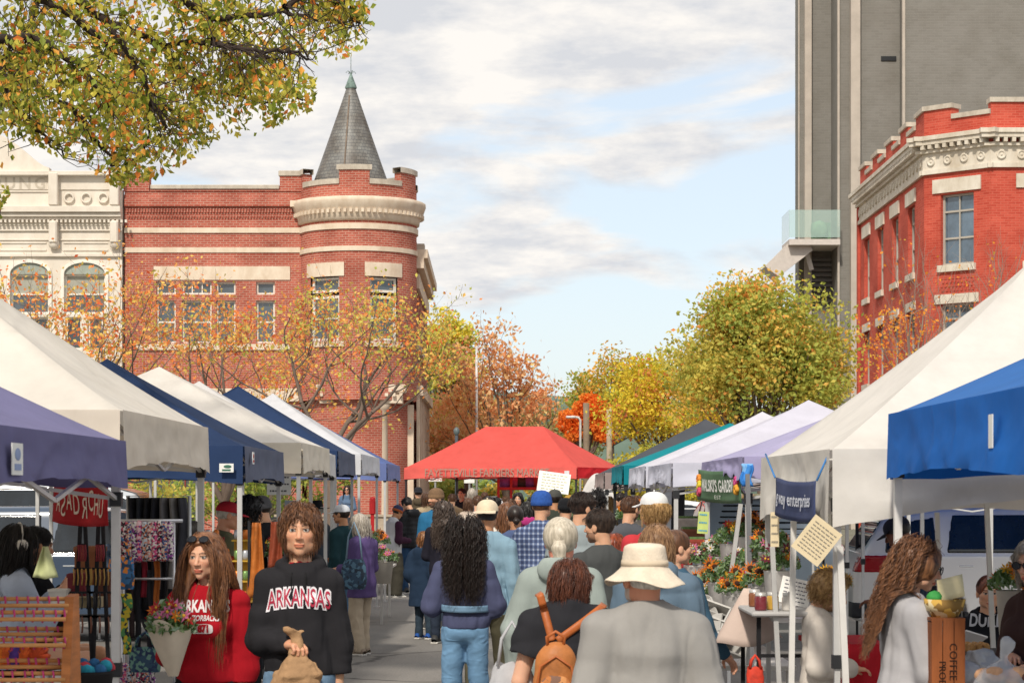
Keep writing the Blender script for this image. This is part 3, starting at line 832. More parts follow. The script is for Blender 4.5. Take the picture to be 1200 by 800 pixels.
def head_obj(m, name, mats, root, Hd, Rm, HS, hc, smooth=True, **kw):
    o = m.build(name, mats, root, world=False, **kw)
    Mx = Matrix([[Rm[i][j] for j in range(3)] for i in range(3)]).to_4x4()
    o.matrix_local = Matrix.Translation(hc) @ Mx @ Matrix.Scale(HS, 4)
    return o
def make_hair(root, hair, Hd, Rm, HS, hc, q, seed, J, hat=None):
    style, c1, c2 = hair[0], hair[1], hair[2]
    opt = hair[3] if len(hair) > 3 else {}
    hm = hair_mat(c1, c2)
    h = (.005, .0065, .009)[q]
    lo = np.array((-.15, -.20, -.45 if style in ('long', 'wavy', 'curlylong') else -.22)); hi = np.array((.15, .15, .20))
    g = Field(lo, hi, h)
    t = {'short': .010, 'crop': .006, 'mop': .026, 'bob': .022, 'long': .016, 'wavy': .018, 'curlylong': .026, 'pony': .010, 'bun': .010, 'curly': .026, 'grey': .024}[style]
    t = opt.get('t', t)
    g.ell((0, -.014, .032), (.075+t, .096+t, .088+t), 0)
    if style in ('bob', 'grey', 'mop'):
        dz = opt.get('len', -.06)
        for sx in (-1, 1): g.cone((sx*.058, -.02, .0), (sx*.056, -.03, dz), .034, .022, .02)
        g.cone((0, -.07, .0), (0, -.06, dz), .055, .045, .03, (1.2, .8, 1))
    if style in ('long', 'wavy', 'curlylong'):
        Ln = opt.get('len', -.32); wd = .085 if style == 'curlylong' else .062
        g.cone((0, -.055, 0), (0, -.12, Ln*.55), .078, wd*.85, .04, (1.1, .6, 1)); g.cone((0, -.12, Ln*.55), (0, -.125, Ln*.85), wd*.8, .04, .04, (1.2, .55, 1))
        if opt.get('sides', False):
            for sx in (-1, 1): g.cone((sx*.066, .01, .0), (sx*.085, .06, -.2), .026, .022, .03)
    if style == 'pony':
        g.cone((0, -.115, .0), (0, -.135, -.03), .022, .030, .01); g.cone((0, -.135, -.03), (.01, -.13, -.17), .032, .018, .02, (1.2, .8, 1))
        g.cone((.01, -.13, -.17), (.015, -.12, -.21), .018, .006, .01)
    if style == 'bun': g.ell((0, -.125, -.035), (.036, .032, .034), .01); g.cone((0, -.12, -.05), (.01, -.12, -.09), .015, .006, .01)
    # face opening
    fy = {'mop': .044}.get(style, .060)
    g.ell((0, .115, -.035), (.072, .085, fy+.062), .01, op='sub')
    if style in ('short', 'crop', 'pony', 'bun', 'curly'):
        for sx in (-1, 1): g.ell((sx*.085, .012, -.04), (.028, .035, .050), .006, op='sub')
        g.half((0, -.07, -.062), (0, .35, -1), .01)
    if style in ('mop', 'grey', 'bob'): g.half((0, 0, opt.get('len', -.06)-.035), (0, 0, -1), .02)
    if style == 'mop':
        for sx in (-1, 1): g.ell((sx*.09, .04, -.065), (.03, .045, .045), .006, op='sub')
    amp = {'curly': .009, 'curlylong': .010, 'mop': .005, 'grey': .005, 'wavy': .004}.get(style, .0022)
    P = (1, 1, .22)
    if style in ('curly', 'curlylong'): P = (1, 1, .8)
    g.wrinkle(amp, 75 if q == 0 else 55, seed, P); g.wrinkle(amp*.6, 150, seed+1, P) if q == 0 else None
    if style in ('mop', 'curly', 'grey'): g.wrinkle(.006, 30, seed+2)
    hz = None if not hat or hat[0] == 'band' else {'cap': .045, 'beanie': .03, 'bucket': .06, 'brim': .06}[hat[0]]
    if hz: g.half((0, 0, hz), (0, 0, 1))
    V, Fq = g.net()
    VV, FF = [V*HS], [Fq]; base = len(V)
    if True:
        n = opt.get('n', {0: 1900, 1: 420, 2: 150}[q])
        facec = lambda v: v[1] < .55 or v[2] > .55
        args = None
        if style in ('long', 'wavy'): args = dict(length=-opt.get('len', -.32)+.12, curl=.003 if style == 'long' else .0065, freq=7, width=.0034, spread=.022, part=.35, front=.10, taper=.2)
        if style == 'curlylong': args = dict(length=-opt.get('len', -.32)+.12, curl=.011, freq=26, width=.0040, spread=.05, part=.5, front=.10, seg=26, backlim=-.14)
        if style in ('bob', 'grey'): args = dict(length=.17, curl=.004, freq=14, width=.0032, spread=.022, part=.3)
        if style == 'mop': args = dict(length=.088, curl=.0035, freq=9, width=.0034, spread=.025, part=.25, taper=.15, fk=.62, clear=False); facec = lambda v: v[1] < .97 or v[2] > .5
        if style == 'short': args = dict(length=.055, curl=.002, width=.0026, spread=.012); n = int(n*.9); facec = lambda v: v[2] > .35 and (v[1] < .6 or v[2] > .6)
        if style == 'curly': args = dict(length=.07, curl=.009, freq=40, width=.0034, spread=.04, back=False, clear=False, fz=.062)
        if style == 'pony': args = dict(length=.13, curl=.001, width=.0026, spread=.004, comb=(0, -.135, -.0)); n = int(n*.7); facec = lambda v: v[2] > .3 and v[1] < .5
        if args and 'sl' in opt: args['length'] = opt['sl']
        if args and 'vol' in opt: args['spread'] *= opt['vol']
        if args and 'tuck' in opt: args['tuck'] = True; facec = lambda v: v[1] < .35
        if hz and args:
            fc0 = facec; facec = lambda v: fc0(v) and v[2] < .1 and v[1] < .4
            if style in ('short', 'crop', 'curly'): args = None
        if args:
            V2, F2 = strands(None, HS, facec, n, seed=seed, wk=(.60, 1.4, 2.2)[q], **args)
            VV.append(V2); FF.append(F2+base)
    o = mesh_np('hair', np.concatenate(VV), np.concatenate(FF), hm, root)
    Mx = Matrix([[Rm[i][j] for j in range(3)] for i in range(3)]).to_4x4()
    o.matrix_local = Matrix.Translation(hc) @ Mx

def make_hat(root, hat, Hd, Rm, HS, hc, J):
    kind, c = hat[0], hat[1]; back = len(hat) > 2 and hat[2] == 'back'
    m = MB(); A = (.089, .108, .10)
    fab = mat(c, .85, .06, 20, .2, 150)
    n = 28
    if kind == 'cap':
        z0 = .035; sg = -1 if back else 1
        def dome(u, v):
            w = 2*math.pi*u; t = v*math.pi/2
            rr = math.cos(t)**.8; zz = z0+.092*math.sin(t)**.9
            seam = 1-.012*max(0, 1-abs(((u*6) % 1)-.5)*10)
            return (A[0]*rr*math.cos(w)*seam, (A[1]*rr*math.sin(w))*seam-.012, zz-.018*(v < .01)*0)
        m.grid(dome, 36, 9)
        def visor(u, v, dz=0):
            a = (u-.5)*2*1.05; y = math.cos(a)*A[1]; x = math.sin(a)*A[0]
            ext = .075*math.cos(a*.95)**.7*v
            return (x*(1+.05*v), (y+ext)*sg-.012, z0+.004-.22*ext-.10*abs(x)*v+dz)
        m.grid(lambda u, v: visor(u, v), 14, 4); m.grid(lambda u, v: visor(u, v, -.005), 14, 4)
        m.grid(lambda u, v: visor(u, 1, -.005*v), 14, 1)
        m.ball((0, -.012, z0+.098), .007, 8)
        if back:       # adjustment gap
            m.grid(lambda u, v: ((u-.5)*.06, A[1]-.004+.0005+.001-.012-.0*v, z0+.004+.04*v*(1-(2*u-1)**2)), 8, 4, m=1)
        head_obj(m, 'cap', [fab, mat('#2a211c', .9)], root, Hd, Rm, HS, hc, fixn=False)
    elif kind == 'beanie':
        pr = [(.060, .0), (.098, .012), (.101, .045), (.099, .052), (.096, .075), (.086, .105), (.064, .128), (.035, .140), (.004, .144)]
        m.lathe(pr, (0, -.012, .0), n=30, M=Matrix.Diagonal((.92, 1.10, 1)))
        m.lathe([(.097, .006), (.1010, .010), (.1015, .048), (.098, .052)], (0, -.012, .0), n=30, m=1, M=Matrix.Diagonal((.92, 1.10, 1)))
        c2 = hat[2] if len(hat) > 2 else c
        if len(hat) > 3: m.ball((0, -.012, .155), .022, 10, m=1)
        o = head_obj(m, 'beanie', [mat(c, .95, .10, 40, .5, 120), mat(c2, .95, .10, 40, .5, 120)], root, Hd, Rm, HS, hc)
        o.rotation_euler.x += 0
    elif kind == 'bucket':
        def bk(u, v):
            w = 2*math.pi*u
            P = [(.020, .160), (.072, .155), (.092, .145), (.100, .10), (.106, .055), (.112, .048), (.145, .018), (.178, -.006), (.182, -.012)]
            i = min(len(P)-2, int(v*(len(P)-1))); t = v*(len(P)-1)-i
            r = P[i][0]*(1-t)+P[i+1][0]*t; z = P[i][1]*(1-t)+P[i+1][1]*t
            k = max(0, (r-.11)/.07)
            z += k*(.014*math.sin(2*w+.8)+.006*math.sin(5*w)); r *= 1+.01*math.sin(7*w)*k+.012*math.sin(3*w+1)*(1-k)
            return (r*.86*math.cos(w), r*.98*math.sin(w)-.012, z*.92)
        m.grid(bk, 56, 30)
        m.lathe([(.0, .147), (.022, .147)], (0, -.012, 0), n=20)
        m.lathe([(.1035, .086), (.106, .062)], (0, -.012, 0), n=40, M=Matrix.Diagonal((.87, .99, .92)), m=1)
        head_obj(m, 'bucket_hat', [mat(c, .9, .10, 14, .3, 120), mat(hat[2] if len(hat) > 2 else c, .9, .05)], root, Hd, Rm, HS, hc, solid=.003, fixn=False)
    elif kind == 'brim':
        pr = [(.004, .145), (.07, .150), (.086, .14), (.092, .05), (.10, .045), (.15, .035), (.175, .040), (.178, .036), (.15, .030), (.095, .040)]
        m.lathe(pr, (0, -.012, 0), n=32, M=Matrix.Diagonal((.95, 1.10, 1)))
        head_obj(m, 'brimmed_hat', [fab], root, Hd, Rm, HS, hc)
    elif kind == 'band':
        def bd(u, v):
            w = math.pi*u; return (.102*math.cos(w), -.015, .02+.125*math.sin(w)+.0*v)
        pts = [bd(i/16, 0) for i in range(17)]
        m.tube(pts, .006, 6)
        head_obj(m, 'headband', [mat(c, .6)], root, Hd, Rm, HS, hc)
        for sx in (-1, 1):
            m = MB(); m.lathe([(.002, -.02), (.034, -.018), (.042, .0), (.034, .018), (.002, .02)], (sx*.098, -.012, .005), n=18, M=Matrix.Rotation(R(90), 3, 'Y'))
            head_obj(m, 'ear_muff', [mat('#e6e0d6', .98, .1, 40, .8, 90)], root, Hd, Rm, HS, hc)
def make_glasses(root, kind, Hd, Rm, HS, J):
    m = MB(); up = kind == 'up'
    y, z = (.085, .105) if up else (.106, .010)
    tilt = R(42 if up else 0)
    Mt = Matrix.Rotation(tilt, 3, 'X'); c0 = Vector((0, y, z))
    for sx in (-1, 1):
        rim = [(sx*(.034+.026*math.cos(a)), .0, .020*math.sin(a)) for a in [i*math.pi/7 for i in range(15)]]
        m.tube([c0+Mt @ Vector(p) for p in rim], .0028, 5, caps=False)
        if kind != 'clear':
            vs = [c0+Mt @ Vector((sx*(.034+.026*math.cos(a)), .001, .020*math.sin(a))) for a in [i*math.pi/7 for i in range(14)]]
            m.add(vs, [tuple(range(14))], m=1)
        m.tube([c0+Mt @ Vector((sx*.060, 0, .006)), c0+Mt @ Vector((sx*.082, -.10, .0 if not up else -.02))], .0025, 5)
    m.tube([c0+Mt @ Vector((-.01, 0, .005)), c0+Mt @ Vector((0, .003, .009)), c0+Mt @ Vector((.01, 0, .005))], .0025, 5)
    hc = Hd(0, 0, 0)
    head_obj(m, 'glasses', [mat('#17161a', .35, 0), mat('#20252e', .1, 0, spec=.9)], root, Hd, Rm, HS, hc, fixn=False)

def chest_text(root, J, s, size, zc, m, back=False, arch=0.0, xc=0.0, off=.0, lift=.004, wid=None, name='print', xs=1.0):
    """lettering laid onto the garment's front by casting onto its surface"""
    Vt, Ft, to = J['top']
    bv = BVHTree.FromPolygons([tuple(v) for v in Vt], [tuple(map(int, q)) for q in Ft])
    if isinstance(s, str): V, Fc = text_verts(s, size, offset=off, sub=.03)
    else: V, Fc = s
    sg = -1 if not back else 1      # front faces +y: reading left-to-right from the front means x mirrored
    P = np.zeros((len(V), 3))
    for i, v in enumerate(V):
        x = (v[0]*xs); z = v[1]
        ang = x*arch
        z = zc+z*(1-0*abs(x))-arch*x*x*.5
        hit = bv.ray_cast(Vector((sg*x+xc, 1.0 if not back else -1.0, z)), Vector((0, -1 if not back else 1, 0)))
        y = hit[0].y if hit[0] is not None else .12
        P[i] = (sg*x+xc, y+(lift if not back else -lift), z)
    if isinstance(m, (list, tuple)): m = m[0]
    return mesh_np(name, P, Fc, m, root, smooth=True)
# ================================================================ setting
ST = dict(kind='structure')
M = {}
M['asphalt'] = None
def asphalt_mat():
    m = bpy.data.materials.new('asphalt'); nt, N, L, b = nodes(m)
    tc = N.new('ShaderNodeTexCoord')
    n1 = N.new('ShaderNodeTexNoise'); n1.inputs['Scale'].default_value = .35; n1.inputs['Detail'].default_value = 10; n1.inputs['Roughness'].default_value = .6
    n2 = N.new('ShaderNodeTexNoise'); n2.inputs['Scale'].default_value = 45; n2.inputs['Detail'].default_value = 3
    mp = N.new('ShaderNodeMapping'); mp.inputs['Scale'].default_value = (1.6, .5, 1)
    L.new(tc.outputs['Object'], mp.inputs['Vector']); L.new(mp.outputs['Vector'], n1.inputs['Vector']); L.new(tc.outputs['Object'], n2.inputs['Vector'])
    r1 = ramp(N, [(.35, '#77736f'), (.5, '#86827d'), (.66, '#969089')]); L.new(n1.outputs['Fac'], r1.inputs['Fac'])
    r2 = ramp(N, [(.3, '#8f8f8f'), (.7, '#ffffff')]); L.new(n2.outputs['Fac'], r2.inputs['Fac'])
    mx = N.new('ShaderNodeMixRGB'); mx.blend_type = 'MULTIPLY'; mx.inputs['Fac'].default_value = .5
    L.new(r1.outputs['Color'], mx.inputs[1]); L.new(r2.outputs['Color'], mx.inputs[2])
    # tar-sealed cracks
    vo = N.new('ShaderNodeTexVoronoi'); vo.feature = 'DISTANCE_TO_EDGE'; vo.inputs['Scale'].default_value = .28
    wn = N.new('ShaderNodeTexNoise'); wn.inputs['Scale'].default_value = 1.2; wn.inputs['Detail'].default_value = 4
    av = N.new('ShaderNodeMixRGB'); av.inputs['Fac'].default_value = .35
    L.new(tc.outputs['Object'], wn.inputs['Vector']); L.new(tc.outputs['Object'], av.inputs[1]); L.new(wn.outputs['Color'], av.inputs[2])
    L.new(av.outputs['Color'], vo.inputs['Vector'])
    r3 = ramp(N, [(.0, '#6c6a68'), (.003, '#6c6a68'), (.006, '#ffffff')]); L.new(vo.outputs['Distance'], r3.inputs['Fac'])
    m2 = N.new('ShaderNodeMixRGB'); m2.blend_type = 'MULTIPLY'; m2.inputs['Fac'].default_value = .8
    L.new(mx.outputs['Color'], m2.inputs[1]); L.new(r3.outputs['Color'], m2.inputs[2])
    L.new(m2.outputs['Color'], b.inputs['Base Color']); b.inputs['Roughness'].default_value = .88
    bp = N.new('ShaderNodeBump'); bp.inputs['Strength'].default_value = .3; bp.inputs['Distance'].default_value = .01
    L.new(n2.outputs['Fac'], bp.inputs['Height']); L.new(bp.outputs['Normal'], b.inputs['Normal'])
    return m
def sheet(name, x0, x1, y0, y1, z, m):
    b = MB(); b.add([(x0, y0, z), (x1, y0, z), (x1, y1, z), (x0, y1, z)], [(0, 1, 2, 3)]); o = b.build(name, m); prop(o, kind='structure'); return o
sheet('ground', -1500, 1500, -200, 2500, -.012, mat('#7c7a6c', .95, .15, .3))
sheet('street', -7.5, 7.5, -30, 260, 0, asphalt_mat())
conc = mat('#a5a099', .9, .12, 1.5, .2, 30)
for nm, x0, x1, y1 in (('pavement', -14, -7.5, 79), ('pavement', 7.5, 16, 68)):
    b = MB(); b.box(((x0+x1)/2, (y1-30)/2, .06), (abs(x1-x0), y1+30, .13)); o = b.build(nm, conc); prop(o, kind='structure')
    b = MB(); xe = -7.5 if x0 < 0 else 7.5
    b.box((xe+(.08 if x0 < 0 else -.08), (y1-30)/2, .065), (.157, y1+30, .145), bev=.02); o = b.build('kerb', mat('#b4aea4', .9, .1, 3)); prop(o, kind='structure')

# ---------------------------------------------------------------- left brick building with the turret
BR = brick_mat('#bd6856', '#a85444', '#c39d8c', bw=.24, bh=.086, ms=.011)
BR2 = brick_mat('#c95c4a', '#b84a3a', '#c96c5a', bw=.24, bh=.08, ms=.010, stain='#a0584a')
CREAM = stone_mat('#e2d3bf', '#cdb9a2', 2.0); STONE = stone_mat('#c9bfb0', '#a79c8d', 3.0)
WHITE = stone_mat('#e4dbce', '#d2c7b8', 1.2)
GL = glass_mat('#4a545c'); GLD = glass_mat('#2c3238'); FR = mat('#e9e2d6', .6, .05)

def wall_with_holes(m, x0, x1, z0, z1, y, holes, th=.45, mi=0, M4=None):
    """flat wall in the xz-plane, front at y (camera side), openings cut; holes=(a,b,c,d)"""
    xs = sorted({x0, x1} | {h[0] for h in holes} | {h[1] for h in holes}); zs = sorted({z0, z1} | {h[2] for h in holes} | {h[3] for h in holes})
    T = (lambda p: p) if M4 is None else (lambda p: tuple(M4 @ Vector(p)))
    for i in range(len(xs)-1):
        for j in range(len(zs)-1):
            cx, cz = (xs[i]+xs[i+1])/2, (zs[j]+zs[j+1])/2
            if any(h[0] < cx < h[1] and h[2] < cz < h[3] for h in holes): continue
            m.add([T((xs[i], y, zs[j])), T((xs[i+1], y, zs[j])), T((xs[i+1], y, zs[j+1])), T((xs[i], y, zs[j+1]))], [(0, 1, 2, 3)], mi)
    for a, b, c, d in holes:      # reveals
        q = .22
        m.add([T((a, y, c)), T((b, y, c)), T((b, y+q, c)), T((a, y+q, c)), T((a, y, d)), T((b, y, d)), T((b, y+q, d)), T((a, y+q, d))], [(0, 3, 2, 1), (4, 5, 6, 7), (0, 4, 7, 3), (1, 2, 6, 5)], mi)
def window(parent, a, b, c, d, y, frame=FR, glass=GL, M4=None, cols=1, rows=(.5,), fw=.07, shade=None):
    """framed sash set in an opening a..b, c..d whose glass lies at y"""
    fr = MB(); g = MB(); w = b-a; h = d-c
    Mx = M4 if M4 is not None else Matrix.Identity(4)
    def bx(mb, x0, x1, z0, z1, y0, y1):
        vs = [Mx @ Vector(p) for p in ((x0, y0, z0), (x1, y0, z0), (x1, y1, z0), (x0, y1, z0), (x0, y0, z1), (x1, y0, z1), (x1, y1, z1), (x0, y1, z1))]
        mb.add(vs, [(0, 3, 2, 1), (4, 5, 6, 7), (0, 1, 5, 4), (2, 3, 7, 6), (0, 4, 7, 3), (1, 2, 6, 5)])
    bx(fr, a, b, c, c+fw, y-.06, y); bx(fr, a, b, d-fw, d, y-.06, y); bx(fr, a, a+fw, c+fw, d-fw, y-.06, y); bx(fr, b-fw, b, c+fw, d-fw, y-.06, y)
    for t in rows: bx(fr, a+fw, b-fw, c+h*t-.03, c+h*t+.03, y-.05, y-.002)
    for k in range(1, cols): bx(fr, a+w*k/cols-.02, a+w*k/cols+.02, c+fw, d-fw, y-.055, y-.004)
    f = fr.build('window', frame, parent)
    bx(g, a+.01, b-.01, c+.01, d-.01, y+.004, y+.03); g.build('glass', glass, f)
    if shade:
        s_ = MB(); bx(s_, a+fw, b-fw, c+h*shade, d-fw, y-.004, y+.002); s_.build('blind', mat('#a9a79a', .9, .1, 2), f)
    return f

D0 = 82.0; S0 = F/D0
X = lambda px: GX(px, D0); Z = lambda py: HZ(py, D0)
tb = empty('brick_building', (X(300), D0, 0), 0, 'red brick corner building with a round turret under a slate cone', 'building')
xl, xc, rt = X(146), X(419), 68.5/S0
yf = D0
m = MB()
wins = []
for a, b in ((183, 206), (213, 248), (253, 276)): wins += [(X(a), X(b), Z(345), Z(330)), (X(a), X(b), Z(402), Z(352))]
wins += [(X(300), X(322), Z(345), Z(330)), (X(300), X(322), Z(402), Z(352))]
low = [(X(160), X(235), .6, Z(492)), (X(255), X(335), .6, Z(492))]
wall_with_holes(m, xl, X(354), 0, Z(224), yf, wins+low)
m.box(((xl+X(352))/2, yf+.55, Z(224)/2), (X(352)-xl-.02, .5, Z(224)-.1))            # backing of the wall
m.box((X(160), yf+.20, (Z(224)+Z(208))/2), (X(176)-X(146), .5, Z(208)-Z(224)+.02))   # left pier above
m.box(((X(176)+X(328))/2, yf+.20, (Z(224)+Z(222))/2), (X(328)-X(176), .5, Z(222)-Z(224)+.02))
m.box((X(341), yf+.20, (Z(224)+Z(207))/2), (X(354)-X(328), .5, Z(207)-Z(224)+.02))
# projecting corbel course
m.box(((xl+X(345))/2, yf-.05, (Z(242)+Z(233))/2), (X(345)-xl, .12, Z(233)-Z(242)))
for i in range(58): m.box((xl+.1+i*(X(345)-xl-.2)/57, yf-.035, Z(247)), (.055, .075, .14))
for i in range(58): m.box((xl+.16+i*(X(345)-xl-.3)/57, yf-.03, Z(254)), (.045, .055, .10))
# street-side flank
XF = GX(500, 96); y1 = 96.5
mfl = MB()
Mfl = Matrix.Translation((X(487)-.0, D0+rt*.35, 0)) @ Matrix.Rotation(math.atan2(y1-D0-rt*.35, XF-X(487)), 4, 'Z')
Lf = math.hypot(y1-D0-rt*.35, XF-X(487))
fw_ = [(.9+i*2.0, .9+i*2.0+1.0, Z(398), Z(335)) for i in range(6)]; fl_ = [(.9+i*2.0, .9+i*2.0+1.0, Z(530), Z(470)) for i in range(6)]
wall_with_holes(m, 0, Lf, 0, Z(280), 0, fw_+fl_, M4=Mfl)
m.box((GX(360, 96), 96.4, Z(280)/2), (abs(XF-GX(220, 96)), .3, Z(280)))
m.box(((xl+XF)/2-.4, (D0+y1)/2+.6, Z(240)), (XF-xl-1.4, y1-D0-2.2, .2))        # flat roof
m.box((xl+.15, (D0+y1)/2+.4, Z(240)/2), (.28, y1-D0-1, Z(240)))
m.build('wall', BR, tb, uv=True)
for h in wins: window(tb, *h, yf+.2, rows=() if h[3]-h[2] < .7 else (.5,), cols=3 if (h[3]-h[2] < .7 and h[1]-h[0] > 1) else 1)
for h in fw_+fl_: window(tb, h[0], h[1], h[2], h[3], .2, M4=Mfl, rows=(.5,))
for h in low: window(tb, *h, yf+.2, rows=(.75,), cols=4, frame=mat('#8e3b2e', .6), glass=GLD)
# turret drum
cy = D0+rt*.25
t = MB()
tw = [(R(-140), R(-105)), (R(-75), R(-45))]     # angles of its two windows
N0 = 72
def drum(mb, r, za, zb, skip=(), th=.3, mi=0):
    vs = []; fs = []; us = []
    for i in range(N0):
        a = 2*math.pi*i/N0-math.pi; b_ = 2*math.pi*(i+1)/N0-math.pi
        if any(s_[0]-1e-3 <= a and b_ <= s_[1]+1e-3 for s_ in skip): continue
        k = len(vs)
        vs += [(xc+r*math.cos(a), cy+r*math.sin(a), za), (xc+r*math.cos(b_), cy+r*math.sin(b_), za), (xc+r*math.cos(b_), cy+r*math.sin(b_), zb), (xc+r*math.cos(a), cy+r*math.sin(a), zb)]
        fs.append((k, k+1, k+2, k+3)); us.append(((a*r, za), (b_*r, za), (b_*r, zb), (a*r, zb)))
    mb.add(vs, fs, mi, False, us)
st5 = 2*math.pi/N0
snap = lambda a: round((a+math.pi)/st5)*st5-math.pi
tws = [(snap(a), snap(b)) for a, b in tw]
drum(t, rt, Z(470), Z(402)); drum(t, rt, Z(402), Z(328), tws); drum(t, rt, Z(328), Z(222))
drum(t, rt-.3, Z(300), Z(222))
# merlons: raised pieces of the drum
mer = [(-3.2, -2.70), (-1.83, -1.32), (-.70, -.14), (.5, 1.1), (1.7, 2.3)]
for a, b in mer:
    t.lathe([(rt-.32, Z(226)), (rt+.003, Z(226)), (rt+.003, Z(206)), (rt-.32, Z(206)), (rt-.32, Z(226))], (xc, cy, 0), n=8, a0=a, a1=b, uv=True, smooth=False)
    for w in (a, b): t.box((xc+(rt-.16)*math.cos(w), cy+(rt-.16)*math.sin(w), (Z(226)+Z(206))/2), (.318, .02, Z(206)-Z(226)-.01), rz=w)
t.build('turret', BR, tb, uv=True)
for (a, b) in tws:
    am = (a+b)/2; wdt = 2*rt*math.sin((b-a)/2)-.02
    Mw = Matrix.Translation((xc+(rt*math.cos((b-a)/2))*math.cos(am), cy+(rt*math.cos((b-a)/2))*math.sin(am), 0)) @ Matrix.Rotation(am+math.pi/2, 4, 'Z')
    window(tb, -wdt/2, wdt/2, Z(402), Z(350), .16, M4=Mw, rows=(.5,), fw=.10); window(tb, -wdt/2, wdt/2, Z(346), Z(329), .16, M4=Mw, rows=(), fw=.09)
# stone and cream trim
def flatband(mb, za, zb, d, xa=146, xb=352, mi=0): mb.box(((X(xa)+X(xb))/2, yf-d/2+.01, (za+zb)/2), (X(xb)-X(xa), d, zb-za), m=mi)
def ringband(mb, za, zb, d, mi=0, n=64): mb.lathe([(rt-.05, za), (rt+d, za), (rt+d, zb), (rt-.05, zb)], (xc, cy, 0), n=n, a0=R(-200), a1=R(20), m=mi, smooth=False)
for fn_, ar in ((flatband, (Z(273), Z(267), .06)), (ringband, (Z(274), Z(267.5), .06)), (flatband, (Z(296), Z(290), .05)), (ringband, (Z(299), Z(293.5), .05)), (flatband, (Z(328), Z(312), .05, 180, 340)), (flatband, (Z(410), Z(403), .10, 160, 340)), (flatband, (Z(470), Z(455), .14))):
    tr = MB(); fn_(tr, *ar); tr.build('stone_band', CREAM, tb)
for a, b in tws:
    e = .09; tr = MB()
    tr.lathe([(rt-.03, Z(328)), (rt+.045, Z(328)), (rt+.045, Z(312)), (rt-.03, Z(312)), (rt-.03, Z(328))], (xc, cy, 0), n=8, a0=a-e, a1=b+e, smooth=False); tr.build('lintel', CREAM, tb); tr = MB()
    tr.lathe([(rt-.03, Z(409)), (rt+.09, Z(409)), (rt+.09, Z(403)), (rt-.03, Z(403))], (xc, cy, 0), n=8, a0=a-e, a1=b+e, smooth=False); tr.build('sill', CREAM, tb)

co = MB()
prof = [(rt, Z(264)), (rt+.10, Z(263)), (rt+.12, Z(258)), (rt+.16, Z(256)), (rt+.18, Z(252)), (rt+.26, Z(249)), (rt+.30, Z(245)), (rt+.34, Z(242)), (rt+.34, Z(238)), (rt+.28, Z(237)), (rt-.05, Z(235.5))]
co.lathe(prof, (xc, cy, 0), n=72, a0=R(-215), a1=R(35))
for i in range(46):
    w = R(-205)+i*R(5.1); co.box((xc+(rt+.20)*math.cos(w), cy+(rt+.20)*math.sin(w), Z(253.5)), (.16, .10, .13), rz=w)
co.box((X(345), yf-.12, Z(240)), (.25, .5, .22))
co.build('cornice', CREAM, tb)
def cap1(fn_):
    cp = MB(); fn_(cp); cp.build('coping', STONE, tb)
cap1(lambda c: c.box((X(160), yf+.2, Z(205)), (X(177)-X(145), .62, .16), bev=.02)); cap1(lambda c: c.box(((X(176)+X(328))/2, yf+.2, Z(219.5)), (X(328)-X(177), .62, .16), bev=.02)); cap1(lambda c: c.box((X(341), yf+.2, Z(203.5)), (X(356)-X(327), .62, .2), bev=.02))
for a, b in mer: cap1(lambda c: c.lathe([(rt-.36, Z(206)), (rt+.06, Z(206)), (rt+.06, Z(200)), (rt-.36, Z(200)), (rt-.36, Z(206))], (xc, cy, 0), n=8, a0=a-.04, a1=b+.04, smooth=False))
for a, b in ((-2.70, -1.83), (-1.32, -.70), (-.14, .5)): cap1(lambda c: c.lathe([(rt-.34, Z(222)), (rt+.05, Z(222)), (rt+.05, Z(216)), (rt-.34, Z(216)), (rt-.34, Z(222))], (xc, cy, 0), n=10, a0=a, a1=b, smooth=False))
for i in range(5): cap1(lambda c: c.box((X(487)+.12+(XF-X(487))*i/4.5, D0+rt*.5+i*3.1, Z(287)-.0), (.35, .8, .25)))
fc = MB()
Mf = Mfl
def fbox(mb, u0, u1, z0, z1, y0, y1, mi=0):
    vs = [Mfl @ Vector(p) for p in ((u0, y0, z0), (u1, y0, z0), (u1, y1, z0), (u0, y1, z0), (u0, y0, z1), (u1, y0, z1), (u1, y1, z1), (u0, y1, z1))]
    mb.add(vs, [(0, 3, 2, 1), (4, 5, 6, 7), (0, 1, 5, 4), (2, 3, 7, 6), (0, 4, 7, 3), (1, 2, 6, 5)], mi)
fbox(fc, -.1, Lf, Z(312), Z(300), -.28, -.003); fbox(fc, -.1, Lf, Z(300), Z(290), -.42, -.003)
fbox(fc, .2, Lf-.2, Z(335), Z(318), -.10, -.003); fbox(fc, 0, Lf, Z(410), Z(402), -.14, -.003); fbox(fc, 0, Lf, Z(462), Z(450), -.25, -.003)
for i in range(7): fbox(fc, i*2.1, i*2.1+.35, .0, Z(462), -.12, -.003)
fc.build('cornice', CREAM, tb)
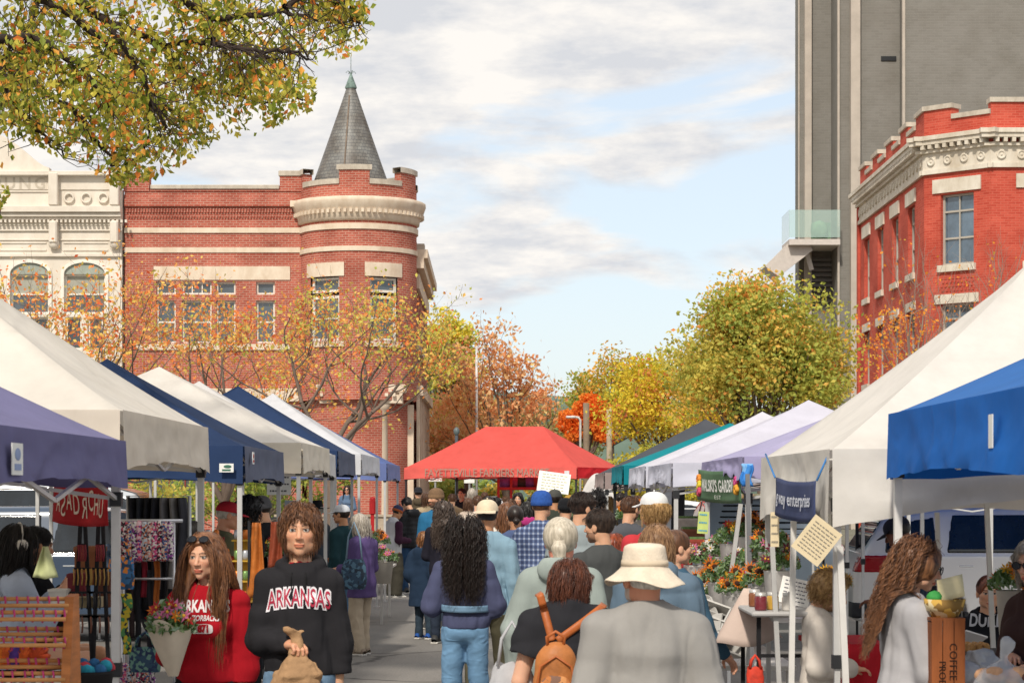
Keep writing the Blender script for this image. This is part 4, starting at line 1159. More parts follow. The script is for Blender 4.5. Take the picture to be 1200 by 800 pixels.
# slate cone with a copper cap
k = MB(); cxx = X(410); ccy = cy
rb = 45.5/S0; zt = Z(84); zb = Z(216)
pr = [(rb+.05, zb-.1)]+[(rb*(1-q)**1.03, zb+(zt-zb)*q) for q in [i/40 for i in range(36)]]
k.lathe(pr, (cxx, ccy, 0), n=48, uv=True)
sl = bpy.data.materials.new('slate'); nt, N, L, b_ = nodes(sl)
tc = N.new('ShaderNodeTexCoord'); br = N.new('ShaderNodeTexBrick'); br.inputs['Scale'].default_value = 1; br.inputs['Brick Width'].default_value = .22; br.inputs['Row Height'].default_value = .13; br.inputs['Mortar Size'].default_value = .008
br.inputs['Color1'].default_value = lin('#85847f')+(1,); br.inputs['Color2'].default_value = lin('#6f6e6b')+(1,); br.inputs['Mortar'].default_value = lin('#3d4044')+(1,)
L.new(tc.outputs['UV'], br.inputs['Vector']); nz = N.new('ShaderNodeTexNoise'); nz.inputs['Scale'].default_value = 1.3; nz.inputs['Detail'].default_value = 6; L.new(tc.outputs['Object'], nz.inputs['Vector'])
rp = ramp(N, [(.35, '#b6a394'), (.65, '#ffffff')]); L.new(nz.outputs['Fac'], rp.inputs['Fac']); mx = N.new('ShaderNodeMixRGB'); mx.blend_type = 'MULTIPLY'; mx.inputs['Fac'].default_value = .8
L.new(br.outputs['Color'], mx.inputs[1]); L.new(rp.outputs['Color'], mx.inputs[2]); L.new(mx.outputs['Color'], b_.inputs['Base Color']); b_.inputs['Roughness'].default_value = .5; b_.inputs['Specular IOR Level'].default_value = .5
k.build('cone_roof', sl, tb, uv=True)
k = MB(); q0 = .87
k.lathe([(rb*(1-q0)**1.03+.03, zb+(zt-zb)*q0), (rb*(1-q0)**1.03+.05, zb+(zt-zb)*(q0+.01)), (.05, zb+(zt-zb)*.99), (.02, zt+.05)], (cxx, ccy, 0), n=24)
k.tube([(cxx, ccy, zt), (cxx, ccy, Z(62))], .012, 6)
for q in range(4):
    w = q*math.pi/2+.5; k.tube([(cxx, ccy, zt-.02), (cxx+.12*math.cos(w), ccy+.12*math.sin(w), zt+.12), (cxx+.2*math.cos(w), ccy+.2*math.sin(w), zt+.04)], .012, 5)
k.tube([(cxx-rb*.985+rb*.0, ccy, zb), (cxx-rb*.99, ccy, zb)], .01, 4)
k.tube([(cxx+(rb*(1-q)**1.03+.015)*math.cos(R(-97)), ccy+(rb*(1-q)**1.03+.015)*math.sin(R(-97)), zb+(zt-zb)*q) for q in [i/14*.8 for i in range(15)]], .03, 6, m=1)
k.build('finial', [mat('#7c918a', .6, .3, 6), mat('#7d6d5f', .6, .2, 3)], tb)
# entrance portico with column
p_ = MB()
p_.lathe([(.30, 0), (.30, .25), (.24, .3), (.225, .5), (.20, Z(482)), (.24, Z(481)), (.30, Z(476)), (.30, Z(474))], (X(450), D0-.9, 0), n=24)
p_.lathe([(.30, 0), (.30, .25), (.24, .3), (.225, .5), (.20, Z(482)), (.24, Z(481)), (.30, Z(476)), (.30, Z(474))], (X(400), D0-.9, 0), n=24)
p_.box(((X(375)+X(476))/2, D0-.4, (Z(474)+Z(462))/2), (X(474)-X(378), 1.5, Z(462)-Z(474)), bev=.02)
p_.box(((X(375)+X(476))/2, D0-.4, (Z(462)+Z(452))/2), (X(478)-X(374), 1.7, Z(452)-Z(462)), bev=.04)
for i in range(12): p_.box((X(380)+i*(X(472)-X(380))/11, D0-1.28, Z(464)), (.12, .1, .12))
for a in (466, 480): p_.box((X(a), D0+.25, Z(474)/2), (.28, .4, Z(474)))
p_.build('portico', CREAM, tb)
d_ = MB(); drum(d_, rt-.25, 0, Z(470)); d_.build('entrance_wall', BR, tb, uv=True)
window(tb, X(408), X(438), .3, Z(490), D0-.25, rows=(.72,), cols=2, glass=GLD, frame=mat('#d9cdb8', .6))

# ---------------------------------------------------------------- white building with the inscription
wb = empty('white_building', (X(40), D0, 0), 0, 'cream painted stone building with arched windows and a name over its cornice', 'building')
XW0 = X(-150)
m = MB(); yw = D0-.25
aw = [(X(14), X(59), Z(368), Z(322)), (X(77), X(125), Z(368), Z(322)), (X(-50), X(-5), Z(368), Z(322)), (X(-110), X(-66), Z(368), Z(322))]
lw = [(X(c-22), X(c-3), Z(410), Z(372)) for c in (36, 100, -28)]+[(X(c+4), X(c+22), Z(410), Z(372)) for c in (36, 100, -28)]
sh_ = [(X(0), X(60), .5, Z(495)), (X(75), X(130), .5, Z(495))]
wall_with_holes(m, XW0, X(144.5), 0, Z(265), yw, aw+lw+sh_)
m.box(((XW0+X(144))/2, yw+.6, Z(225)/2), (X(143.5)-XW0, .4, Z(225)-.1))
m.box(((XW0+X(144))/2, yw+.22, (Z(265)+Z(223))/2), (X(144.5)-XW0, .5, Z(223)-Z(265)), bev=.0)
m.build('wall', WHITE, wb)
for h in aw:
    w_ = window(wb, *h, yw+.2, rows=(.5,), shade=.45, frame=FR)
    c_ = (h[0]+h[1])/2; rr_ = (h[1]-h[0])/2
    a_ = MB(); seg = 14
    vs = []; zz = h[3]
    for i in range(seg+1):
        u = math.pi*i/seg; cx_ = c_-rr_*math.cos(u); hz_ = zz+.42*math.sin(u)
        vs.append((cx_, hz_))
    outl = [(x_, z_) for x_, z_ in vs]
    a_.prism(outl, yw-.004, yw+.02, m=0)
    for i in range(seg):
        (xa, za), (xb, zb_) = vs[i], vs[i+1]
        k2 = 1.16
        q1 = (c_+(xa-c_)*k2, zz+(za-zz)*1.0+.13*math.sin(math.pi*i/seg)+.0); q2 = (c_+(xb-c_)*k2, zz+(zb_-zz)+.13*math.sin(math.pi*(i+1)/seg))
        a_.prism([(xa, za), (xb, zb_), q2, q1], yw-.10, yw-.003, m=1)
    for sx in (-1, 1): a_.box((c_+sx*rr_*1.08, yw-.05, (h[2]+h[3])/2), (rr_*.16, .1, h[3]-h[2]), m=1)
    a_.build('arch', [mat('#9da398', .7, .1, 2), FR], wb)
for h in lw: window(wb, *h, yw+.2, rows=(), glass=GLD)
for h in sh_: window(wb, *h, yw+.2, rows=(.8,), cols=3, glass=GLD)
c = MB()
def wband(za, zb, d, xa=None, xb=None): c.box((((xa if xa is not None else XW0)+(xb if xb is not None else X(144.5)))/2, yw-d/2-.002, (za+zb)/2), ((xb if xb is not None else X(144.5))-(xa if xa is not None else XW0), d, zb-za), bev=.015)
wband(Z(208), Z(203), .35); wband(Z(224), Z(208.3), .08); wband(Z(251), Z(244), .42); wband(Z(256), Z(251.3), .30); wband(Z(259), Z(256.3), .18)
wband(Z(302), Z(298), .12); wband(Z(272), Z(270), .08); wband(Z(283), Z(281), .05)
for i in range(60): c.box((XW0+.15+i*.158, yw-.21, Z(261)), (.075, .16, .10))
for a in (-65, 66, 137):      # scrolled brackets
    c.box((X(a), yw-.22, (Z(258)+Z(290))/2), (.30, .42, Z(258)-Z(284)), bev=.05); c.ball((X(a), yw-.18, Z(287)), (.2, .2, .22), 12)
    c.box((X(a), yw-.20, (Z(243)+Z(205))/2), (.34, .38, Z(205)-Z(243)), bev=.03)
for a in (-40, 0, 40, 83, 103, 123):
    if a > 70: c.lathe([(.20, 0), (.20, .04), (.14, .05), (.14, .0)], (X(a), yw-.085, (Z(224)+Z(243))/2), n=18, M=Matrix.Rotation(R(90), 3, 'X')); 
for a, b in ((-60, 60), (72, 132)):
    for z_, t_ in ((Z(262), .0), ): pass
    c.box(((X(a)+X(b))/2, yw-.02, (Z(277)+Z(294))/2-.0), (X(b)-X(a)-.25, .04, .05)); c.box(((X(a)+X(b))/2, yw-.02, Z(294)), (X(b)-X(a)-.25, .04, .05))
# pediment over the inscription
pz = Z(203); px0, px1 = X(-75), X(60)
def scroll(u): return px0+(px1-px0)*u
out = [(scroll(0), pz+.0)]+[(scroll(u), pz+.15+1.25*math.sin(math.pi*u)**1.5) for u in [i/24 for i in range(25)]]+[(scroll(1), pz)]
c.prism(out, yw-.12, yw+.3)
c.build('cornice', WHITE, wb)
lettering('YOUNG', .60, (X(15), yw-.085, (Z(208)+Z(224))/2-.03), (1, 0, 0), (0, 0, 1), mat('#c4b9a9', .8), wb, name='inscription', space=1.35, offset=.012, lift=.006)
ins = MB(); ins.box((X(5), yw-.083, Z(225.5)), (X(58)-X(-50), .01, .05)); ins.box((X(56), yw-.088, (Z(208)+Z(224))/2), (.05, .01, .45)); ins.build('panel_frame', WHITE, wb)

# ---------------------------------------------------------------- red octagonal-corner building, right
DR = 72.0
rbld = empty('red_building', (14.5, DR, 0), 0, 'bright red painted brick building with a cut corner and white dentil cornice', 'building')
C1 = Vector((GX(1083, DR), DR)); fa = 85.4; C0 = Vector((GX(1008, fa), fa)); tt_ = 1.78*1.0; C2 = Vector((C1.x+tt_, DR-tt_)); C3 = Vector((C2.x+16, C2.y+.0))
zr = lambda py: HZ(py, DR)
segs = [(C0, C1), (C1, C2), (C2, C3)]
m = MB(); tm_ = MB(); cpn = MB()
ZP, ZC, ZF, ZL1, ZL0 = zr(157), zr(167), zr(206), zr(222), zr(229)
zw1, zw0 = zr(231), zr(313)
zl1, zl0 = zr(358), zr(430)
offx = lambda k: 0
for si, (a, b) in enumerate(segs):
    L_ = (b-a).length; ang = math.atan2(b.y-a.y, b.x-a.x)
    Mx = Matrix.Translation((a.x, a.y, 0)) @ Matrix.Rotation(ang, 4, 'Z')
    if si == 0: cs = [(.12+i*.235)*L_ for i in range(4)]; ww = 1.25
    elif si == 1: cs = [L_/2]; ww = 1.25
    else: cs = [1.75, 4.2, 6.6, 9.0, 11.4]; ww = 1.35
    hs_ = [(c_-ww/2, c_+ww/2, zw0, zw1) for c_ in cs]+[(c_-ww/2, c_+ww/2, zl0, zl1) for c_ in cs]+[(c_-ww/2, c_+ww/2, .6, zr(480)) for c_ in cs]
    wall_with_holes(m, 0, L_, 0, ZP, 0, hs_, M4=Mx)
    def bx(mb, u0, u1, z0, z1, y0, y1, mi=0):
        if mb is tm_: z0 += si*.004; z1 += si*.005; y0 -= si*.003
        vs = [Mx @ Vector(p) for p in ((u0, y0, z0), (u1, y0, z0), (u1, y1, z0), (u0, y1, z0), (u0, y0, z1), (u1, y0, z1), (u1, y1, z1), (u0, y1, z1))]
        mb.add(vs, [(0, 3, 2, 1), (4, 5, 6, 7), (0, 1, 5, 4), (2, 3, 7, 6), (0, 4, 7, 3), (1, 2, 6, 5)], mi)
    bx(m, .05, L_-.05, 0, ZP-.05, .30, .45)
    for h in hs_: window(rbld, h[0], h[1], h[2], h[3], .2, M4=Mx, rows=(.38, .76), cols=2, frame=mat('#b0a99e', .6, .05), glass=glass_mat('#5b6f80', .04))
    # parapet: stepped
    e0 = .0
    nst = {0: 9, 1: 2, 2: 12}[si]
    for i in range(nst):
        u0, u1 = L_*i/nst, L_*(i+1)/nst
        up = (i % 2 == 0) if si != 1 else (i == 0)
        if si == 2: up = (i % 3 == 0)
        if si == 1: u0, u1 = (0, L_*.42) if i == 0 else (L_*.42, L_)
        h = .72 if up else .36
        bx(m, u0+.002, u1-.002, ZP, ZP+h, 0, .40); cpn = MB(); bx(cpn, u0-.04+.05*(not up), u1+.04-.05*(not up), ZP+.002+h, ZP+.002+h+.15, -.07, .47); cpn.build('coping', STONE, rbld)
    # cornice profile
    ex = .12
    bx(tm_, -ex, L_+ex, ZF, ZF+.14, -.10, -.003); bx(tm_, -.02, L_+.02, ZF+.14, ZC-.40, -.05, -.003)
    bx(tm_, -ex*2, L_+ex*2, ZC-.40, ZC-.30, -.16, -.003)
    bx(tm_, -ex*3, L_+ex*3, ZC-.16, ZC-.02, -.34, -.003); bx(tm_, -ex*3.4, L_+ex*3.4, ZC-.02, ZC+.12, -.40, -.003)
    nd = int(L_/.26)
    for i in range(nd): bx(tm_, (i+.3)*L_/nd, (i+.75)*L_/nd, ZC-.30, ZC-.17, -.34, -.003)
    nm_ = int(L_/.62)
    for i in range(nm_):
        u = (i+.5)*L_/nm_; zz = (ZF+.14+ZC-.40)/2
        p0 = Mx @ Vector((u, -.05, zz))
        tm_.lathe([(.15, 0), (.15, .05), (.10, .06), (.09, .03), (.045, .03), (.03, .06), (.001, .06)], p0, n=14, M=(Matrix.Rotation(ang, 3, 'Z') @ Matrix.Rotation(R(90), 3, 'X')))
    for c_ in cs:
        bx(tm_, c_-ww/2-.28, c_+ww/2+.28, ZL0, ZL1+.25, -.06, -.003); bx(tm_, c_-ww/2-.08, c_+ww/2+.08, zw0-.22, zw0-.003, -.10, .1)
        bx(tm_, c_-ww/2-.2, c_+ww/2+.2, zl1+.003, zl1+.3, -.06, -.003); bx(tm_, c_-ww/2-.08, c_+ww/2+.08, zl0-.2, zl0-.003, -.10, .1)
        if si == 1:
            for r_ in range(5):
                for q in range(9): bx(m, c_-.6+q*.14+(r_ % 2)*.05, c_-.6+q*.14+.07+(r_ % 2)*.05, zw0-.45-r_*.13, zw0-.38-r_*.13, -.03, 0.001)
m.box((C2.x+7.5, DR+8, ZP), (17, 14, .2)); m.box((C0.x+8, fa+.1, ZP/2), (16.2, .3, ZP))
m.build('wall', BR2, rbld, uv=True); tm_.build('cornice', stone_mat('#ded6c8', '#bfb3a0', 1.6), rbld)

# ---------------------------------------------------------------- grey tower
DT = 112.0
gt = empty('tower_block', (GX(1050, DT), DT, 0), 0, 'very tall windowless grey brick tower with pale vertical ribs', 'tower')
gm = brick_mat('#85827c', '#7f7c76', '#88857f', bw=.4, bh=.13, ms=.012, stain='#dad7d0')
xt = lambda px, d=DT: GX(px, d)
m = MB(); HT = 46
m.box(((xt(936)+xt(974))/2, DT+.7, HT/2), (xt(974)-xt(936), 1.4, HT)); m.box(((xt(974)+xt(1046))/2, DT+3.0-.6, HT/2), (xt(1046)-xt(974)-.01, 9, HT)); m.box(((xt(1046)+xt(1480))/2, DT+7-.9, HT/2), (xt(1480)-xt(1046), 18, HT))
m.build('wall', gm, gt, uv=True)
m = MB()
m.box((xt(946), DT-.20, HT/2), (.34, .396, HT)); m.box((xt(975), DT-2.2, HT/2), (.10, .18, HT)); m.box((xt(993.5), DT-2.35, HT/2), (.46, .45, HT)); m.box((xt(1046.5), DT-3.0, HT/2), (.14, .2, HT)); m.box((xt(936), DT-.02, HT/2), (.06, .1, HT))
m.build('rib', mat('#b8aea2', .85, .08, 1), gt)
m = MB(); m.box((xt(1033), DT-2.13, HZ(69, DT-2.1)), (.75, .06, .22)); m.build('vent', mat('#26282a', .5), gt)
bl = MB(); bz = HZ(288, DT)
bl.box(((xt(916)+xt(974))/2, DT-1.6, bz-.15), (xt(974)-xt(916), 3.0, .28)); bl.prism([(xt(890), HZ(318, DT)), (xt(918), HZ(290, DT)), (xt(940), HZ(290, DT)), (xt(944), HZ(300, DT)), (xt(905), HZ(330, DT))], DT-2.6, DT-.2)
bl.bar((xt(938), DT-1.6, bz-.2), (xt(946), DT-1.6, HZ(320, DT)), .22)
bl.build('balcony', mat('#c9c0b8', .7, .06), gt)
bl = MB()
for i in range(9): bl.box(((xt(945)+xt(974))/2, DT-.12, HZ(305+i*6, DT)), (xt(974)-xt(945), .22, .12))
bl.build('louvre', mat('#777370', .7), gt)
gg = MB()
gg.box(((xt(916)+xt(974))/2, DT-3.05, bz+.75), (xt(974)-xt(916), .03, 1.35)); gg.box((xt(916), DT-1.6, bz+.75), (.03, 2.9, 1.35))
gmat = mat('#a9c4bb', .08, 0); 
gm2 = bpy.data.materials.new('railing_glass'); nt, N, L, b_ = nodes(gm2); b_.inputs['Base Color'].default_value = lin('#b5cfc6')+(1,); b_.inputs['Roughness'].default_value = .05; b_.inputs['Alpha'].default_value = .35
gg.build('glass_railing', gm2, gt)
gb = MB(); gb.box((xt(958), DT-1.2, bz+.55), (.9, .6, .9)); gb.ball((xt(955), DT-1.6, bz+.6), (.45, .4, .5), 8); gb.build('planter', mat('#6d8b6a', .9, .25, 3), gt)

# far hill and low buildings
hl = MB()
hl.grid(lambda u, v: (-420+900*u, 420+160*v, max(0, (14+22*math.sin(u*3.4+.5)+3*math.sin(u*21))*math.sin(math.pi*v)**.6*(.75))), 60, 10)
prop(hl.build('hills', mat('#5f7064', .95, .2, .05)), kind='structure')
# ================================================================ trees
def leaf_mesh(name, P, size, cols, weights, parent, seed=1, droop=0.0, aspect=.62, trans=.42, dom=None):
    r = np.random.default_rng(seed); n = len(P)
    P = np.asarray(P)-np.array(wloc(parent))[None]
    a = r.normal(size=(n, 3)); a[:, 2] -= droop; a /= np.linalg.norm(a, axis=1)[:, None]
    b = np.cross(a, r.normal(size=(n, 3))); b /= np.linalg.norm(b, axis=1)[:, None]
    c = np.cross(a, b)
    s = size*(.65+.7*r.random(n))[:, None]
    V = np.stack([P-a*s*.5, P+b*s*.5*aspect-a*s*.05+c*s*.08, P+a*s*.5, P-b*s*.5*aspect-a*s*.05+c*s*.08], 1).reshape(-1, 3)
    Fq = np.arange(4*n).reshape(n, 4)
    mi = r.choice(len(cols), n, p=np.array(weights)/sum(weights))
    if dom is not None: mi = np.where(r.random(n) < .62, dom, mi)
    br = lambda h: '#'+''.join('%02x' % min(255, int(int(h[1+2*i:3+2*i], 16)*1.12+8)) for i in range(3))
    mats = [mat(br(c_), .6, .10, .7, trans=trans, spec=.25, name='leaf') for c_ in cols]
    return mesh_np(name, V, Fq, mats, parent, smooth=False, mi=mi)
def rv(s): return Vector((random.gauss(0, s), random.gauss(0, s), random.gauss(0, s)))
def grow(mb, p, d, L, r, depth, o, tips, up=.12):
    n = 4; pts = [p.copy()]; rs = [r]; q = p.copy(); dd = d.normalized()
    for i in range(n):
        dd = (dd+rv(o.get('wob', .16))+Vector((0, 0, up))).normalized(); q = q+dd*L/n
        pts.append(q.copy()); rs.append(r*(1-.42*(i+1)/n))
    mb.tube(pts, rs, o.get('n', 6) if depth > 2 else 4, caps=False)
    if depth <= 1:
        for i in range(1, n+1): tips.append((pts[i], dd.copy()))
    if depth == 0: return
    k = random.choice(o.get('kids', (2, 3, 3)))
    for j in range(k):
        t = 1.0 if j == 0 else random.uniform(.35, .95)
        i = min(n-1, int(t*n)); b = pts[i].lerp(pts[i+1], t*n-i) if t < 1 else pts[-1]
        side = dd.cross(rv(1)).normalized()
        nd = (dd*(1.0 if j == 0 else .55)+side*(o.get('spread', .7)*(.45 if j == 0 else 1))).normalized()
        grow(mb, b, nd, L*random.uniform(.62, .86), r*(.60 if j == 0 else .45), depth-1, o, tips, up)
BARK = mat('#75665b', .95, .15, 3, .4, 20); BARKD = mat('#3c322c', .95, .15, 3, .3, 20)
def sparse_tree(name, px, D, zt, label, cols, w, nleaf, leaf=.09, depth=5, L0=1.5, lean=(0, 0), seed=3, trunk=.10, zb=1.6, group=None, spread=.7, keep=None, bark=None, gauss=.10, kids=(2, 3, 3)):
    random.seed(seed); x = GX(px, D)
    e = empty(name, (x, D, 0), 0, label, 'tree', group)
    mb = MB(); p0 = Vector((x, D, 0)); p1 = Vector((x+lean[0]*.4, D, zb))
    mb.tube([p0, p0.lerp(p1, .5)+Vector((.02, 0, 0)), p1], [trunk*1.3, trunk*1.05, trunk], 8, caps=False)
    tips = []; o = dict(spread=spread, wob=.15, kids=kids)
    for k in range(4):
        a = k*1.57+random.random(); d = Vector((math.cos(a)*.6+lean[0], math.sin(a)*.6, 1.0))
        grow(mb, p1, d, L0, trunk*.7, depth, o, tips)
    # scale the crown to the wanted height
    top = max(t[0].z for t in tips); k = (zt-zb)/(top-zb)
    mb.v = [(v[0], v[1], v[2] if v[2] <= zb else zb+(v[2]-zb)*k) for v in mb.v]
    mb.build('trunk', bark or BARK, e, fixn=False)
    P = []
    idx = [random.randrange(len(tips)) for _ in range(nleaf)]
    for i in idx:
        t = tips[i][0]; t = Vector((t.x, t.y, zb+(t.z-zb)*k)); q = t+rv(gauss)
        if keep is None or keep(q): P.append(q[:])
    leaf_mesh('crown', P, leaf, cols, w, e, seed, droop=.5)
    return e
def dense_tree(name, px, D, cz, rx, rz, label, cols, w, n=14000, leaf=.13, seed=5, clumps=70, ry=None, group=None, trunk=.18, hole=.0, shape=None):
    r = np.random.default_rng(seed); random.seed(seed); x = GX(px, D); ry = ry or rx
    e = empty(name, (x, D, 0), 0, label, 'tree', group)
    C = []
    while len(C) < clumps:
        v = r.normal(size=3); v /= np.linalg.norm(v); q = (.35+.65*r.random()**.5)
        if v[2] < -.55: continue
        fx = 1.0
        if shape == 'cone': fx = 1-.55*max(0, v[2]*q)
        c = np.array((x+v[0]*rx*q*fx*.84, D+v[1]*ry*q*fx*.84, cz+v[2]*rz*q*.88))
        C.append((c, (.20+.20*r.random())*min(rx, rz), q))
    mb = MB(); p1 = Vector((x, D, max(.8, cz-rz*.9)))
    mb.tube([(x, D, 0), (x+.05, D, p1.z*.5), p1], [trunk*1.4, trunk*1.1, trunk], 8, caps=False)
    for c, s, q in C[::2]:
        c = Vector(c); mid = p1.lerp(c, .5)+Vector((0, 0, -.15*rz))
        mb.tube([p1, mid, c], [trunk*.5, trunk*.28, .02], 5, caps=False)
    mb.build('trunk', BARK, e, fixn=False)
    P = []; per = n//clumps; dom = []
    for c, s, q in C:
        k = int(per*(.7+.6*r.random()))
        v = r.normal(size=(k, 3)); v /= np.linalg.norm(v, axis=1)[:, None]
        rad = s*(.30+.82*r.random(k)**.75)
        rad = rad*(1+.25*noise3(v*2+c, 3, seed))
        P.append(c+v*rad[:, None]*np.array((1.15, 1.15, .85))); dom.append(np.full(k, r.choice(len(cols), p=np.array(w)/sum(w))))
    leaf_mesh('crown', np.concatenate(P), leaf, cols, w, e, seed, droop=.2, dom=np.concatenate(dom))
    return e

# ornamental trees with thinning orange leaves in front of the brick building
OC = ['#e09a58', '#dc7c40', '#dcb85c', '#b0a04e', '#cc5c34']; OW = [4, 3, 3, 2, 1]
sparse_tree('ornamental_tree', 105, 47, 7.4, 'thin orange-leaved tree in front of the cream building, leftmost of three', OC, OW, 3700, .095, 5, 1.9, (-.1, 0), 21, .10, 1.7, 'thinning street trees on the left')
sparse_tree('ornamental_tree', 262, 50, 7.2, 'thin orange-leaved tree before the brick wall, middle of three', OC, OW, 3700, .095, 5, 1.9, (.05, 0), 22, .11, 1.6, 'thinning street trees on the left')
sparse_tree('ornamental_tree', 386, 46, 6.9, 'thin tree with yellow-green leaves before the turret and columns', ['#dcae5a', '#dc8848', '#bdb454', '#a2a84c', '#cc5c34'], [4, 3, 4, 2, 1], 3600, .085, 5, 1.8, (.1, 0), 24, .10, 2.3, 'thinning street trees on the left')
# autumn trees at the end of the street
dense_tree('maple_tree', 524, 118, 8.2, 1.9, 3.9, 'yellow-green tree beside the brick building at the street end', ['#dcc84c', '#bcbc48', '#8f9c44', '#e0b448'], [4, 4, 3, 2], 9000, .22, 31, 55)
sparse_tree('oak_tree', 594, 92, 9.3, 'rusty brown oak with bare twigs rising behind the red tent', ['#e8a070', '#eeae7c', '#d08c5c', '#e8c080'], [5, 4, 3, 1], 3600, .20, 5, 2.0, (0, 0), 35, .16, 1.4, spread=.55, gauss=.20)
dense_tree('oak_tree', 548, 98, 4.6, 2.3, 2.1, 'low orange-brown tree behind the left end of the red tent', ['#e8a070', '#e8b474', '#c4b868', '#d08c5c'], [5, 4, 2, 3], 8500, .18, 36, 50)
dense_tree('maple_tree', 688, 112, 5.2, 1.55, 1.75, 'small bright orange maple above the ridge of the red tent', ['#e0782a', '#d9641f', '#e8923a'], [5, 4, 2], 6500, .17, 37, 40)
dense_tree('maple_tree', 716, 128, 7.1, 3.0, 2.9, 'rounded green and gold tree behind the orange maple', ['#a9a047', '#cf9c42', '#8c9440', '#d9a84a'], [4, 3, 3, 2], 9000, .21, 38, 60)
dense_tree('maple_tree', 790, 92, 5.2, 3.1, 2.7, 'bright yellow tree with pink tinges, left of the big tree', ['#dcc13c', '#c9b83c', '#c9854a', '#a9a83c', '#c4704f'], [5, 4, 1.5, 3, .8], 13000, .16, 39, 70)
dense_tree('maple_tree', 893, 70, 5.6, 3.0, 3.1, 'large olive-green tree turning gold beside the grey tower', ['#a0a44a', '#b8aa4e', '#848f40', '#d6a852', '#d08844'], [5, 4.5, 3, 2, .6], 36000, .15, 40, 85)
dense_tree('maple_tree', 640, 150, 4.8, 4.5, 3.0, 'dull green trees far behind the red tent', ['#77804c', '#8e8a50', '#a8854c'], [3, 2, 1], 7000, .28, 41, 60)
dense_tree('evergreen_tree', 1210, 96, 3.5, 6, 3.2, 'dark green hedge-like tree beyond the white car', ['#5a6e38', '#6f7c3c', '#8a8a40'], [3, 2, 1], 7000, .22, 43, 60)
dense_tree('shrub', 300, 70, 1.9, 3.6, 2.0, 'leafy green shrub at the foot of the brick building', ['#8a9645', '#6f8238', '#a8a84e'], [3, 3, 2], 9000, .13, 44, 60, trunk=.06)
dense_tree('shrub', 95, 60, 1.7, 3.0, 1.8, 'yellow-green shrub in front of the cream building', ['#8a9645', '#a89c40', '#b8a94e'], [3, 3, 2], 7000, .12, 45, 50, trunk=.06)
dense_tree('shrub', 770, 80, 1.8, 2.6, 2.0, 'yellow bush behind the teal tent', ['#b8ad3e', '#a39c3e', '#8a9240'], [3, 3, 2], 7000, .14, 46, 50, trunk=.06)
sparse_tree('ornamental_tree', 1128, 50, 7.9, 'nearly bare tree with a few orange leaves before the red building', ['#d9882e', '#c9702c', '#c9a03e'], [4, 3, 2], 2300, .085, 5, 1.8, (-.25, 0), 52, .09, 2.0,
            keep=lambda q: (q.z < 6.0 and q.x < GX(1075, 50)) or (random.random() < .10) or (q.z < 5.6 and random.random() < .35), spread=.75, bark=mat('#8b7c70', .95, .12, 3, .3, 20))

# foreground maple whose lower boughs hang into the top left
random.seed(11)
fm = empty('maple_tree', (-6.6, 18.5, 0), 0, 'foreground maple whose olive and orange boughs hang across the top left', 'tree')
mb = MB(); tw = MB(); P = []
mb.tube([(-6.6, 18.5, 0), (-6.7, 18.4, 2.5), (-6.5, 18.3, 5), (-6.2, 18.2, 7.5)], [.28, .24, .2, .12], 10, caps=False)
LIMBS = [[(-330, 60), (-150, 40), (0, 48), (35, 43), (90, 75), (130, 130)], [(-330, -10), (-100, -60), (60, -20), (130, 28), (190, 50), (245, 48), (330, 70)],
         [(-330, 120), (-120, 90), (0, 72), (40, 100), (90, 130), (150, 165)], [(-330, -40), (0, -90), (180, -30), (245, 25), (330, 15), (415, 30)],
         [(190, 50), (215, 85), (250, 110), (325, 120)], [(-330, -20), (-100, -50), (20, -10), (70, 10), (160, 80), (195, 150)],
         [(60, -20), (150, -20), (260, -25), (350, -5), (400, 20)], [(0, 72), (15, 120), (40, 150), (75, 185)], [(90, 75), (150, 110), (200, 125), (225, 160)],
         [(130, 28), (170, 90), (180, 130), (165, 190)], [(245, 25), (270, 70), (310, 90), (355, 118)], [(-330, 160), (-160, 170), (-60, 200), (2, 238)], [(60, -20), (30, 30), (10, 60), (-10, 110)],
         [(245, 48), (290, 60), (340, 60), (362, 70)], [(90, 130), (110, 165), (130, 185), (140, 205)], [(330, 15), (360, -10), (410, 5), (420, 30)]]
LIMX = [-200, -5, 12, 20, 60, 100, 140, 200, 235, 260, 300, 340, 368, 372, 400, 438]; LIMY = [300, 268, 225, 160, 180, 195, 222, 205, 178, 158, 160, 140, 128, 60, 75, 45]
def inside(q):
    a = q.x/q.y*F+CX; return a < 436 and HY-(q.z-CAMH)/q.y*F < float(np.interp(a, LIMX, LIMY))
for li, lp in enumerate(LIMBS):
    D = 16.2+(li*1.7 % 3.6)
    pts = [W(a, b, D+.10*i) for i, (a, b) in enumerate(lp)]
    if lp[0][0] <= -330: pts[0] = Vector((-6.5, 18.3, max(3.5, min(7.4, pts[0].z)))); 
    # densify
    fine = []
    for i in range(len(pts)-1):
        for k in range(6): fine.append(pts[i].lerp(pts[i+1], k/6)+rv(.015))
    fine.append(pts[-1]); n = len(fine)
    r0 = .05 if lp[0][0] <= -330 else .020
    mb.tube(fine, [r0*(1-.85*i/n)+.004 for i in range(n)], 6, caps=False)
    for i, p in enumerate(fine):
        px_ = p.x/p.y*F+CX
        if px_ < -60: continue
        for _ in range(3):
            d = Vector((random.gauss(.25, .5), random.gauss(0, .6), random.gauss(-.25, .45))).normalized(); L = random.uniform(.22, .62)
            q = p.copy(); tp = [q.copy()]
            for s_ in range(4):
                d = (d+rv(.25)+Vector((0, 0, -.12))).normalized(); q = q+d*L/4; tp.append(q.copy())
                for _2 in range(4): P.append((q+rv(.055))[:])
            if not inside(q): continue
            tw.tube(tp, [.006, .005, .004, .003, .002], 3, caps=False)
mb.build('trunk', BARKD, fm, fixn=False); tw.build('twigs', BARKD, fm, fixn=False)
P = np.array(P)
